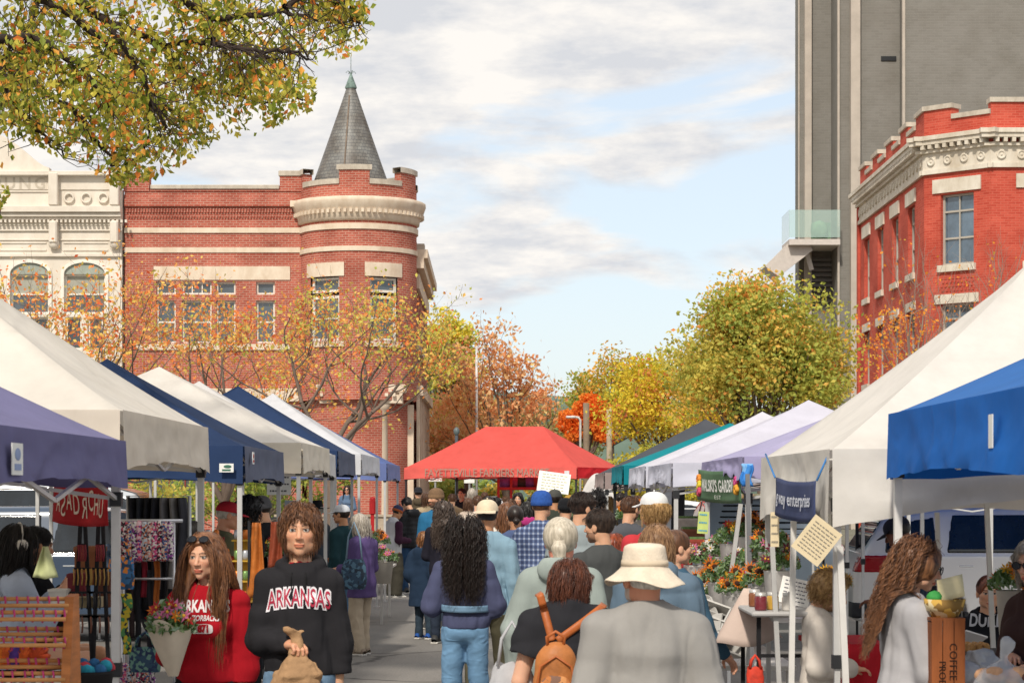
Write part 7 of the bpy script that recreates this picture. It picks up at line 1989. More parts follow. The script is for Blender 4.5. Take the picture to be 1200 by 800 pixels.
# backdrop bits at the street end
e = empty('produce_rack', (GX(610, 52.5), 53, 0), 0, 'red metal rack of purple and pink goods beneath the red tent', 'rack'); m = MB()
for px_ in (584, 599, 630): m.box((GX(px_, 53), 53, 1.35), (.06, .06, 2.0)); m.box((GX(px_, 54), 54, 1.35), (.06, .06, 2.0))
for z_ in (1.55, 1.95): m.box((GX(607, 53), 53, z_), (1.0, .05, .06)); m.box((GX(607, 53), 53.5, z_-.03), (.95, .9, .02))
m.build('frame', mat('#b8241f', .5), e); random.seed(3)
for i, px_ in enumerate((593, 602, 611, 621, 630)):
    m = MB(); m.lathe([(.001, .0), (.16, .03), (.22, .2), (.15, .3), (.001, .33)], (GX(px_, 53.2), 53.3, 1.97), n=14, M=Matrix.Rotation(.5, 3, 'X')); m.build('basket', mat(['#8a4a8a', '#b03a5a', '#3a2a24', '#7a3a7a', '#a83030'][i], .7, .2, 10), e)
m = MB(); m.grid(lambda u, v: (GX(700, 45)+(u-.5)*1.0*math.cos((v-.5)*0), 45+.3*math.cos(math.pi*u)*.5, .9+1.35*v*math.sin(math.pi*min(.98, max(.06, u)))**.6), 20, 10); o = m.build('white_sail', mat('#e6e2e0', .7, .04, trans=.2), fixn=False, solid=.01); prop(o, 'white arched fabric shade behind the grey tent', 'fabric shade')
for i, (px_, D, cc, lb) in enumerate(((781, 27.5, '#c9ccd2', 'pale grey upright board beside the black one'), (792, 27, '#24262a', 'black upright board under the pale tents'))):
    m = MB(); m.bar((GX(px_, D), D, .6), (GX(px_, D)+.04, D+.1, HZ(572, D)), .16, d=.03); o = m.build('upright_board', mat(cc, .7, .06)); prop(o, lb, 'board')
for i, (px_, py_, D, cc, lb) in enumerate(((812, 628, 21, '#7a4a34', 'brown produce box under the pale tents'), (820, 640, 20.5, '#8a3a2c', 'reddish produce box under the pale tents'), (805, 615, 22, '#b9aea4', 'grey bag-like parcel on the produce boxes'))):
    m = MB(); m.box(W(px_, py_, D), (.24, .3, .14), bev=.02); m.box(W(px_, py_, D)+Vector((0, 0, .07)), (.20, .26, .04), m=1); o = m.build('produce_box', [mat(cc, .8, .15, 8), mat('#5f7a45', .8, .3, 20)]); prop(o, lb, 'box', 'produce boxes')
e = empty('stall_table', (GX(815, 21), 21, 0), 0, 'table under the pale lavender tents', 'table'); m = MB(); m.box((GX(822, 21), 21.3, 1.28), (.5, 1.6, .03)); m.build('tabletop', mat('#6a5a4c', .8), e)
for sx in (-.22, .22):
    for sy in (-.7, .7): m = MB(); m.box((GX(822, 21)+sx, 21.3+sy, .63), (.03, .03, 1.26)); m.build('leg', STEEL, e)
m = MB(); c0 = W(875, 545, 14.9); m.grid(lambda u, v: (c0.x+(u-.5)*.07+.01*math.sin(v*7), c0.y-.02+.012*math.sin(u*9), c0.z+.01-.15*v), 8, 8); o = m.build('towel', patterned('#2f7ac8', '#3f8ad8', '#7ab0e0', 18), fixn=False, solid=.014); prop(o, 'bright blue towel clipped to the lilac tent corner', 'towel')
# posts and signs
def post(px_, D, ytop, w_, label, cc='#8a7a68', cat='post', z0=0):
    m = MB(); m.tube([(GX(px_, D), D, 0), (GX(px_, D), D, HZ(ytop, D))], w_, 10); o = m.build('utility_pole', mat(cc, .8, .12, 3)); prop(o, label, cat); return o
post(687, 95, 472, .13, 'brown wooden utility pole before the orange maple'); post(714, 95, 478, .12, 'pale wooden utility pole right of the brown one', '#b5a894'); post(558.5, 90, 405, .05, 'slim white flagpole rising through the brown oak', '#d9d9d9')
e = empty('street_lamp', (GX(678, 90), 90, 0), 0, 'thin white street lamp with a curved arm by the orange maple', 'street lamp'); m = MB(); m.tube([(GX(680, 90), 90, 0), (GX(680, 90), 90, HZ(492, 90)), (GX(678, 90), 90, HZ(489, 90)), (GX(670, 90), 90, HZ(488, 90))], .05, 8); m.build('pole', mat('#c9c9c6', .5), e)
m = MB(); m.box((GX(669, 90), 90, HZ(488.5, 90)), (.4, .2, .1), bev=.03); m.build('lamp_head', mat('#d9d9d6', .4), e)
def road_sign(px_, D, y0_, y1_, w_, label, txt=None, cc='#ecebe6'):
    e = empty('street_sign', (GX(px_, D), D, 0), 0, label, 'sign'); m = MB(); m.box((GX(px_, D), D+.04, HZ(y0_, D)/2), (.05, .05, HZ(y0_, D))); m.build('pole', mat('#9a9a98', .5, metal=.4), e)
    m = MB(); m.box((GX(px_, D), D, (HZ(y0_, D)+HZ(y1_, D))/2), (w_, .02, HZ(y0_, D)-HZ(y1_, D)), bev=.008); m.build('plate', mat(cc, .5), e)
    if txt: lettering(txt, .13, (GX(px_, D), D-.012, (HZ(y0_, D)+HZ(y1_, D))/2), (1, 0, 0), (0, 0, 1), mat('#b0303a', .6), e, lift=.004)
road_sign(510, 62, 553, 564, .38, 'white no-parking sign with red print beside the brick corner', 'NO\nPARKING'); road_sign(550, 64, 557, 566, .30, 'blank-looking white sign under the red tent')
road_sign(341, 62, 586, 600, .36, 'dark board behind the hoodie boy', None, '#3a4048')
e = empty('street_lamp', (GX(500, 60), 60, 0), 0, 'dark lantern-topped lamp post before the portico', 'street lamp'); m = MB(); D = 70
e.location = (GX(501, D), D, 0)
m.tube([(GX(535, D), D, 0), (GX(535, D), D, HZ(510, D))], .05, 8); m.build('pole', mat('#4a5058', .6), e); m = MB(); m.lathe([(.03, 0), (.09, .06), (.10, .18), (.03, .26)], (GX(535, D), D, HZ(510, D)), n=12); m.build('lantern', mat('#5f6a6c', .3), e)
m = MB(); m.box((GX(436.5, 52), 52, HZ(594, 52)), (.14, .14, .36), bev=.03); m.ball((GX(436.5, 52), 52, HZ(585, 52)), .07, 10); m.box((GX(436.5, 52), 52, HZ(603, 52)/2), (.08, .08, HZ(603, 52))); o = m.build('call_box', mat('#b02024', .5)); prop(o, 'red box on a stub post among the left tent poles', 'box')
e = empty('low_wall', (GX(400, 60), 60, 0), 0, 'low stone wall where a woman and a girl sit', 'wall'); m = MB(); m.box((GX(395, 60.5), 60.6, .60), (3.2, .5, 1.2)); m.box((GX(395, 60.5), 60.6, 1.22), (3.4, .6, .06)); m.build('masonry', stone_mat('#c0b09a', '#9a8c7a', 2), e)

# small wares on the folding table and more texture on the ground
random.seed(77); zt = HZ(717, 13.3)+.016
for i, (dx, dy, cc, lb) in enumerate(((-.18, -.38, '#7a3038', 'dark red jar at the near left of the folding table'), (-.10, -.30, '#c9a04a', 'honey coloured jar on the folding table'), (-.02, -.40, '#d9d4cc', 'white tub at the front of the folding table'), (.17, -.36, '#4a6334', 'green jar on the right of the folding table'), (-.17, .05, '#8a5638', 'brown jar farther back on the folding table'))):
    e = empty('jar', (GX(925, 13.3)+dx, 13.6+dy, zt), 0, lb, 'jar', 'jars on the folding table'); m = MB(); m.lathe([(.001, 0), (.034, .0), (.037, .01), (.037, .075), (.030, .088)], n=18); m.build('glass', mat(cc, .25, .1, 10, coat=.4), e, world=False)
    m = MB(); m.lathe([(.033, .086), (.033, .106), (.001, .108)], n=18); m.build('lid', mat('#c9c7c2', .4, .05, metal=.4), e, world=False)
for i, (px_, D, lb) in enumerate(((470, 27, 'yellow leaf lying on the asphalt beside the purple coat'), (430, 23.5, 'orange leaf lying on the asphalt near the left stalls'), (590, 24, 'brown leaf lying in the middle of the street'))):
    o = leaf_mesh('fallen_leaf', np.array([[GX(px_, D), D, .02]]), .09, ['#c98a3c'], [1], None, 5+i) if False else None
# ================================================================ the crowd
B = dict
def TS(c, **k): return B(c=c, **k)
SK, SKP, SKT, SKD = '#cf9f80', '#dba98c', '#b98562', '#7a5240'
BRN = ('#6e4a32', '#3a2418'); DRK = ('#33241d', '#120c0a'); BLD = ('#c9a36e', '#8c6a40'); GRY = ('#c2b9ac', '#857c72'); BLK_ = ('#231d1c', '#0c0a0a')
def hr(style, c, **k): return (style, c[0], c[1], k)

# -- near, facing the camera
p, J = person('young woman in a red university sweatshirt carrying a bouquet, sunglasses on her head', 243, 11.9, 1.635, face=176, hs=1.10, head=(-14, -2), skin=SKP, female=True,
    top=TS('#a81824', t=.030, hem=.93, name='sweatshirt', hood=1, loose=.012), bottom=TS('#1d1d22'), hair=hr('wavy', ('#9a6844', '#4f2f1e'), sides=True, len=-.34), glasses='up', arms=('down', ((.16, .12, -1), (-.15, .8, .10))), curl=(.5, .8))
tw_ = mat('#e4dcdc', .85, .05)
chest_text(p, J, 'ARKANSAS', .088, 1.275, tw_, xs=.62, off=.003)
chest_text(p, J, 'RAZORBACKS', .040, 1.215, tw_, xs=.72, off=.001)
def oval(w_, h_, n=28):
    V = [(0, 0, 0)]; F_ = []
    for q in (.5, 1):
        for i in range(n):
            a = 2*math.pi*i/n; ca, sa = math.cos(a), math.sin(a); rr = (abs(ca)**4+abs(sa)**4)**-.25; V.append((w_*ca*rr*q, h_*sa*rr*q, 0))
    for i in range(n):
        j = (i+1) % n; F_.append((0, 1+i, 1+j)); F_.append((1+i, 1+n+i, 1+n+j)); F_.append((1+i, 1+n+j, 1+j))
    return np.array(V), np.array(F_)
chest_text(p, J, oval(.062, .026), 1, 1.160, tw_, name='print')
chest_text(p, J, '1871', .052, 1.160, mat('#a81824', .85), xs=.8, off=.004, lift=.008)

p, J = person('teenage boy in a black university hoodie holding a crumpled paper bag', 352, 11.4, 1.79, face=180, hs=1.09, sw=.86, head=(2, 2), skin='#d3a080',
    top=TS('#2a292c', t=.026, hem=.93, name='hoodie', hood=1, under='#b3222e', loose=.002, wr=1.2), bottom=TS('#6f8ba6'), hair=hr('mop', ('#8a5e3e', '#44291a'), len=-.02, t=.020, sl=.05, vol=1.0), arms=(((.15, -.05, -1), (.0, .10, -1)), ((.22, -.02, -1), (-.62, .72, -.02))), curl=(.35, 1.1))
chest_text(p, J, 'ARKANSAS', .130, 1.345, mat('#e6e2e6', .85, 0), xs=.50, arch=1.6, off=.012, lift=.004)
chest_text(p, J, 'ARKANSAS', .130, 1.345, mat('#b03048', .85, 0), xs=.50, arch=1.6, off=.001, lift=.008)
m = MB()
bvh_ = BVHTree.FromPolygons([tuple(v_) for v_ in J['top'][0]], [tuple(map(int, q)) for q in J['top'][1]])
for sx in (-1, 1):
    pts = []
    for i in range(7):
        x_ = sx*(.035+.004*math.sin(i)); z_ = 1.475-.028*i; h_ = bvh_.ray_cast(Vector((x_, 1, z_)), Vector((0, -1, 0)))
        if h_[0] is not None: pts.append((x_, h_[0].y+.004, z_))
    m = MB(); m.tube(pts, .0035, 6); m.ball(pts[-1], .006, 6); m.build('drawstring', mat('#121214', .7), p, world=False)
PB = mat('#aa8662', .85, .14, 8, .6, 40)
def in_world(root, v):
    return Vector(root.location)+Matrix.Rotation(root.rotation_euler.z, 3, 'Z') @ Vector(v)
hb_ = in_world(p, J['wrR']+J['fdR']*.082)
def paper_bag(c, k, seed, label, m_):
    """c = the gathered neck"""
    c = np.array(c); g = Field(c+np.array((-.24, -.12, -.30))*k, c+np.array((.15, .12, .14))*k, .0055)
    g.cone(c+np.array((-.02, 0, -.205))*k, c+np.array((.015, 0, -.15))*k, .088*k, .092*k, 0, (1.15, .8, 1)); g.cone(c+np.array((0, 0, -.14))*k, c+np.array((0, 0, -.02))*k, .085*k, .030*k, .03, (1, .8, 1))
    g.cone(c+np.array((0, 0, -.04))*k, c+np.array((0, 0, .02))*k, .028*k, .026*k, .01); g.cone(c+np.array((0, 0, .02))*k, c+np.array((-.012, 0, .075))*k, .026*k, .050*k, .01, (1, .5, 1)); g.half(c+np.array((-.01, 0, .075))*k, (.25, 0, 1))
    g.wrinkle(.012*k, 85, seed, (1, 1, .35), True); g.wrinkle(.008*k, 90, seed+1, (.6, .6, 1.2), True)
    v, fc = g.net(); o = mesh_np('paper_bag', v-c, fc, m_, None, loc=tuple(c), smooth=False); prop(o, label, 'bag'); return o
paper_bag(hb_+Vector((-.005, .012, .0)), 1.1, 3, 'crumpled tan paper bag gathered in the fist of the boy in black', PB)

# -- near right
p, J = person('woman with long brown curls and glasses in a pale grey sweatshirt, seen from the side', 1058, 10.6, 1.65, face=-74, head=(-16, -14), skin=SKP, female=True,
    top=TS('#b0aeb0', t=.028, loose=.012, name='sweatshirt'), bottom=TS('#3f4c60'), hair=hr('curlylong', ('#a06e4a', '#3a2218'), len=-.27, n=1500, tuck=1), glasses='clear', arms=(((.1, .25, -1), (-.1, 1, .12)), ((.1, .18, -1), (-.1, 1, -.02))), lean=.06, curl=(.7, .7))
p, J = person('girl in a black varsity sweatshirt sitting behind the stall reading a pamphlet', 1157, 14.6, 1.62, face=158, head=(18, -4), skin=SKP, female=True, pose='sit', z0=.10,
    top=TS('#1d1f26', t=.028, hood=1, under='#d9d4cc', name='sweatshirt'), bottom=TS('#2c3340'), hair=hr('pony', ('#8a4a2e', '#4a2416')), arms=('in', 'in'), curl=(.9, .9))
chest_text(p, J, 'DUKE', .115, .94, mat('#b9bcc6', .85, 0), xs=.72, off=.003)
e = empty('folding_chair', (GX(1157, 14.75), 14.75, 0), 0, 'folding chair under the girl in the black sweatshirt', 'chair')
def chair(e, x, y, z=.40):
    m = MB(); m.box((x, y, z-.04), (.42, .42, .03), bev=.01); m.build('seat', BLK, e); m = MB(); m.box((x, y+.24, z+.35), (.42, .03, .25)); m.build('backrest', BLK, e)
    for sx in (-.19, .19):
        m = MB(); m.bar((x+sx, y+.2, z+.45), (x+sx, y-.2, 0.01), .025); m.build('leg', STEEL, e); m = MB(); m.bar((x+sx, y-.18, z-.06), (x+sx, y+.22, 0.01), .025); m.build('leg', STEEL, e)
chair(e, GX(1157, 14.75), 14.75, .46)
m = MB(); Mx = Matrix.Rotation(-.6, 3, 'X') @ Matrix.Rotation(.5, 3, 'Z'); m.box(W(1138, 747, 14.05), (.17, .12, .01), M=Mx); o = m.build('pamphlet', mat('#d9d9dc', .6, .05)); prop(o, 'white pamphlet held open by the seated girl', 'booklet')
person('older person with short grey hair and sunglasses in a brown coat at the right edge', 1216, 11.2, 1.64, face=120, head=(10, -8), skin=SKP, female=True, top=TS('#3f2c2a', t=.03, collar=1, name='coat'), bottom=TS('#2c2c30'), hair=hr('bob', GRY, len=-.0, sl=.08), glasses='dark', arms=('bent', 'in'))
person('man in a navy baseball cap and dark jacket bending by the white car', 1073, 16.8, 1.72, face=70, head=(0, -26), skin=SKD, top=TS('#2d3a48', t=.026, name='jacket', collar=1), bottom=TS('#2c2c30'), hair=hr('crop', BLK_), hat=('cap', '#1f2532'), arms=('bent', 'bent'), lean=.10)
p, J = person('small boy with blond curls in a white sweatshirt beside the red table', 961, 13.1, 1.385, face=-92, head=(0, -20), skin=SKP, hs=1.18, top=TS('#d5ccc2', t=.030, loose=.012, name='sweatshirt'), bottom=TS('#3f5878'), hair=hr('curly', BLD, sl=.035), arms=('bent', 'bent'))
o = chest_text(p, J, oval(.05, .03), 1, .88, mat('#8a2f3a', .85), name='print', xc=.06)

# -- near backs
person('stout man in a grey sweatshirt and beige bucket hat, nearest from behind', 757, 9.2, 1.675, face=4, head=(18, 0), skin='#cf8f72', girth=1.28, hs=1.08, top=TS('#96938f', t=.03, hem=.80, name='sweatshirt', wr=1.0), bottom=TS('#5b6a7a'), hair=hr('crop', ('#d9d4cc', '#a8a29a')), hat=('bucket', '#dccdb8', '#cdbca4'), arms=('loose', 'loose'), beard='#b8b0a6')
pb, Jb = person('woman with short auburn hair in a black t-shirt wearing a tan backpack', 664, 10.4, 1.60, face=2, head=(-32, -4), skin=SKP, girth=1.22, female=True, top=TS('#2c2c30', t=.026, sleeve='short', name='t_shirt', wr=1.6), bottom=TS('#2c3442'), hair=hr('bob', ('#7a4630', '#3f2218'), len=-.015, t=.016, sl=.085), arms=(((.26, -.05, -1), (.0, .25, -1)), 'down'))
# backpack with straps
D = 10.3; xb, yb = GX(650, D), D-.215
e = empty('backpack', (xb, yb, HZ(815, D)), 0, 'small tan leather backpack with a cut-out patterned pocket', 'backpack')
TAN = mat('#b5713c', .5, .18, 9, .25, 50); TAN2 = mat('#b0602f', .45, .1, 12)
g = Field((xb-.16, yb-.12, HZ(825, D)), (xb+.16, yb+.12, HZ(725, D)), .006)
zc_ = HZ(790, D)
g.cone((xb, yb, zc_-.12), (xb, yb, zc_+.075), .115, .092, 0, (1, .62, 1)); g.cone((xb-.03, yb, zc_-.15), (xb+.03, yb, zc_-.15), .08, .08, .04, (1, .8, 1)); g.wrinkle(.004, 60, 2)
v, fc = g.net(); mesh_np('pack', v-np.array(wloc(e)), fc, TAN, e)
g = Field((xb-.13, yb-.16, zc_-.22), (xb+.13, yb, zc_+.02), .006); g.cone((xb, yb-.055, zc_-.13), (xb, yb-.055, zc_-.055), .085, .080, 0, (1, .35, 1)); v, fc = g.net()
mesh_np('pocket', v-np.array(wloc(e)), fc, patterned('#7a5a4a', '#b5713c', '#c98a54', 48), e)
m = MB(); m.tube([(xb-.07, yb-.074, zc_-.22), (xb-.088, yb-.065, zc_-.05), (xb-.07, yb-.062, zc_+.06), (xb, yb-.06, zc_+.105), (xb+.07, yb-.062, zc_+.06), (xb+.088, yb-.065, zc_-.05), (xb+.07, yb-.074, zc_-.22)], .006, 6); m.build('zip', TAN2, e)
m = MB(); m.tube([(xb-.035, yb-.01, zc_+.14), (xb-.04, yb-.02, zc_+.19), (xb, yb-.025, zc_+.215), (xb+.04, yb-.02, zc_+.19), (xb+.035, yb-.01, zc_+.14)], .008, 6); m.build('grab_handle', TAN2, e)
bvb = BVHTree.FromPolygons([tuple(v_) for v_ in Jb['top'][0]], [tuple(map(int, q)) for q in Jb['top'][1]])
for sx, pxs in ((-1, 633), (1, 707)):
    xe = GX(pxs, D); pts = []
    for i in range(11):
        t = i/10; x_ = xb+sx*.012+(xe-xb-sx*.012)*t; z_ = zc_+.16+(HZ(697 if sx < 0 else 711, D)-zc_-.16)*t
        hit = bvb.ray_cast(pb.matrix_world.inverted() @ Vector((x_, -1, z_)) if False else Vector((x_-pb.location.x, -1, z_)), Vector((0, 1, 0)))
        pts.append((x_, (hit[0].y+pb.location.y-.012) if hit[0] is not None else D-.03, z_))
    pts.append((pts[-1][0]+sx*.01, pts[-1][1]+.08, pts[-1][2]+.005))
    pv_ = [Vector(q) for q in pts]; m = MB()
    def sf(u, v):
        i_ = min(len(pv_)-2, int(v*(len(pv_)-1))); t_ = v*(len(pv_)-1)-i_; q = pv_[i_].lerp(pv_[i_+1], t_); d_ = (pv_[i_+1]-pv_[i_]); d_.y = 0
        d_ = d_.normalized() if d_.length > .012 else Vector((sx*.5, 0, .8)).normalized(); return q+Vector((d_.z, 0, -d_.x))*(u-.5)*.034+Vector((0, .006*abs(2*u-1), 0))
    m.grid(sf, 4, 33); m.build('strap', TAN2, e, solid=.007, fixn=False)
bag('shopping_bag', W(600, 860, 10.4), .22, .33, .12, mat('#d3d3d6', .4, .08, 12, trans=.35), 'white plastic shopping bag hanging from the hand of the woman in black', wrk=1.4, soft=1.0)
person('grey-blond ponytailed woman in a sage hooded sweatshirt, back turned', 657, 12.6, 1.735, face=-6, head=(0, 0), skin='#d98f78', female=True, girth=1.12, hs=1.08, top=TS('#97a19c', t=.032, hem=.78, hood=1, loose=.01, name='hoodie'), bottom=TS('#4a5a6a'), hair=hr('pony', ('#d6cbb8', '#a09684'), t=.018), arms=(((.32, -.05, -1), (.05, .15, -1)), 'down'))
person('person with light brown bobbed hair in a blue-grey hoodie, behind the bucket hat', 770, 12.9, 1.70, face=-4, head=(8, 0), skin=SKP, girth=1.12, top=TS('#64788a', t=.03, hood=1, name='hoodie'), bottom=TS('#4a5a6a'), hair=hr('bob', ('#b08a64', '#73523a'), len=-.02, sl=.12), arms=('down', 'down'))
person('woman with brown hair tied back in a dark teal top, looking right', 790, 14.0, 1.64, face=-35, head=(-35, 0), skin=SKP, female=True, top=TS('#3c5a70', t=.022, name='top'), bottom=TS('#3a4656'), hair=hr('bun', BRN), arms=('down', ((.25, .1, -1), (.3, .6, -.7))))
person('woman with long dark curls in a violet-blue fleece and jeans, back turned', 545, 16.5, 1.655, face=-4, skin=SKT, female=True, girth=1.06, top=TS('#4c506c', t=.03, hem=.92, loose=.010, name='fleece'), bottom=TS('#6f94b5'), hair=hr('curlylong', DRK, len=-.31, n=1400, vol=1.9), arms=(((.34, .05, -1), (-.75, .9, .2)), ((.3, .05, -1), (-.75, .9, .2))), shoes='#1c1c1e')
m = MB(); D = 16.5; e = empty('waist_bag', (GX(547, D), D, 0), 0, 'light blue belt bag round the hips of the curly-haired woman', 'bag')
m.grid(lambda u, v: (GX(546, D)+.185*math.cos(2*math.pi*u), D+.15*math.sin(2*math.pi*u)-.01, HZ(707, D)-.05*v+.01*math.sin(u*6)), 40, 3); m.build('belt', mat('#6f8ea8', .8, .1), e, fixn=False, solid=.006)
m = MB(); m.ball((GX(552, D), D+.18, HZ(712, D)), (.12, .05, .06), 12); m.build('pouch', mat('#7f9fb8', .8, .1), e)
person('man in a backwards cream cap and pale blue long-sleeved shirt', 571, 18.4, 1.815, face=-8, head=(0, 0), skin=SKT, top=TS('#84a2b4', t=.024, name='long_sleeved_shirt'), bottom=TS('#54503f', kind='knit'), hair=hr('short', BLK_), hat=('cap', '#d9c9ae', 'back'), arms=('bent', 'down'), stride=.25, shoes='#1c1c1e')
person('man with cropped dark hair and a dark grey corduroy-collared jacket', 705, 15.6, 1.755, face=25, head=(34, 0), skin=SK, girth=1.1, top=TS('#4a4c4c', t=.028, collar=1, name='jacket'), bottom=TS('#2c3442'), hair=hr('short', ('#4a3a30', '#241a16')), arms=('down', 'down'), beard='#7a5a48')
person('man with short dark hair and glasses in a light grey t-shirt', 680, 18.2, 1.87, face=-10, head=(-50, 0), skin=SK, top=TS('#98a3a6', t=.022, sleeve='short', name='t_shirt'), bottom=TS('#3a4656'), hair=hr('short', ('#3f2e26', '#1c1412')), glasses='clear', beard='#4a3428')
person('young man in a white cap and red sweatshirt on the right', 768, 17.0, 1.88, face=20, head=(30, 0), skin=SKP, top=TS('#b8383e', t=.026, name='sweatshirt'), bottom=TS('#3a4656'), hair=hr('bob', BLD, len=.0, t=.012, sl=.06), hat=('cap', '#dcdcdc'), arms=('down', 'down'))
person('person in a royal blue beanie and plaid overshirt', 634, 21.0, 1.875, face=-10, head=(-12, 0), skin=SK, top=TS('#3a4668', t=.03, kind='plaid', name='shirt', hem=.76), bottom=TS('#5b7896'), hair=hr('crop', BRN), hat=('beanie', '#2f56a0'), arms=(((.25, 0, -1), (0, .3, -1)), 'down'))
person('person with a low dark bun in a slate-blue sweatshirt', 604, 22.6, 1.74, face=0, head=(6, 0), skin=SKT, female=True, top=TS('#55648a', t=.028, name='sweatshirt'), bottom=TS('#6a6a5a'), hair=hr('bun', DRK), arms=('down', 'down'))
person('man in a charcoal polo shirt with bearded chin, right of the crowd', 736, 22.5, 1.83, face=-10, head=(-28, -6), skin=SK, girth=1.08, top=TS('#56585e', t=.024, c2='#8a2a34', name='pullover'), bottom=TS('#2c3442'), hair=hr('short', BRN), beard='#4a3022')
person('red-haired child in a magenta top between the taller adults', 720, 17.5, 1.54, face=-20, skin=SKP, female=True, top=TS('#a8406a', t=.022, name='top'), bottom=TS('#3a4656'), hair=hr('wavy', ('#b0532c', '#6a2c18'), len=-.16))

# -- mid distance left
person('grey-haired woman in a purple jacket and beige trousers browsing the left stalls', 424, 25.6, 1.615, face=52, head=(10, -8), skin=SKP, female=True, girth=1.08, top=TS('#5a4a78', t=.030, hem=.72, flare=.02, name='jacket'), bottom=TS('#b5a590', kind='knit', w=.01), hair=hr('grey', GRY, len=-.055), arms=('bent', ((.2, .1, -1), (-.2, 1, -.1))), shoes='#8a7a6a', stride=.12)
bag('shoulder_bag', W(415, 690, 25.2), .30, .34, .14, patterned('#2c4258', '#4a6a80', '#22303f', 30), 'quilted teal-blue shoulder bag of the woman in purple', strap=(.42, mat('#7a93a8', .8)), soft=1.0)
person('person in a white cap and dark teal jacket behind the purple jacket', 401, 27.2, 1.72, face=60, head=(10, 0), skin=SKT, top=TS('#1f3a40', t=.026, name='jacket'), bottom=TS('#5b7896'), hair=hr('short', DRK), hat=('cap', '#c9ccd2'), arms=('down', 'bent'))
person('person in a black brimmed hat and dark grey jacket', 372, 29.2, 1.74, face=65, head=(5, -5), skin=SK, top=TS('#3a4048', t=.028, name='jacket'), bottom=TS('#2c3442'), hair=hr('short', GRY), hat=('brim', '#16161a'), arms=('bent', 'down'))
person('small child in an oversized navy blanket hoodie and blue shoes', 497, 28.3, 1.345, face=-32, head=(-30, -4), skin=SKP, hs=1.14, top=TS('#25354a', t=.055, hem=.55, flare=.05, loose=.035, hood=1, under='#b03a3c', name='blanket_hoodie'), bottom=TS('#33404c'), hair=hr('bob', ('#a8744a', '#6a452c'), len=-.02, t=.014, sl=.08), arms=('bent', 'in'), glasses='clear', shoes='#1f4f9a')
person('man in an orange and navy bobble hat and pale grey vest', 462, 39.5, 1.64, face=-55, head=(0, -22), skin=SKT, top=TS('#c9c9c9', t=.03, c2='#3f2436', name='vest'), bottom=TS('#3f3c34', kind='knit', w=.03), hair=hr('crop', DRK), hat=('beanie', '#3a3f5c', '#a8562c', 1), arms=('bent', 'bent'), shoes='#8a8a86')
person('dark-haired man in a black hooded puffer jacket looking down', 481, 41.0, 1.79, face=30, head=(20, -25), skin=SK, top=TS('#17181c', t=.045, hood=1, kind='puffer', quilt=1, name='puffer_jacket'), bottom=TS('#2f4a6a'), hair=hr('short', BLK_), arms=('bent', 'bent'))
person('man in a dark cap and olive hooded jacket, back turned by the brick corner', 490, 52.0, 1.98, face=10, skin=SK, top=TS('#5a5040', t=.035, hood=1, name='jacket'), bottom=TS('#2c3442'), hair=hr('short', DRK), hat=('cap', '#26282e', 'back'))
person('bearded man in a brown beanie and bright teal-blue jacket', 512, 30.5, 1.91, face=160, head=(-28, 0), skin=SK, top=TS('#2f6f98', t=.030, collar=1, name='jacket'), bottom=TS('#3a4656'), hair=hr('short', DRK), hat=('beanie', '#7a6048', '#86694e'), beard='#2a1a14', arms=('down', 'down'))
person('woman with long wavy grey-brown hair in a black coat', 520, 27.5, 1.74, face=-12, skin=SK, female=True, top=TS('#23222c', t=.03, name='coat'), bottom=TS('#2c3442'), hair=hr('curlylong', ('#6a5a50', '#2e2420'), len=-.24), arms=('in', 'in'))

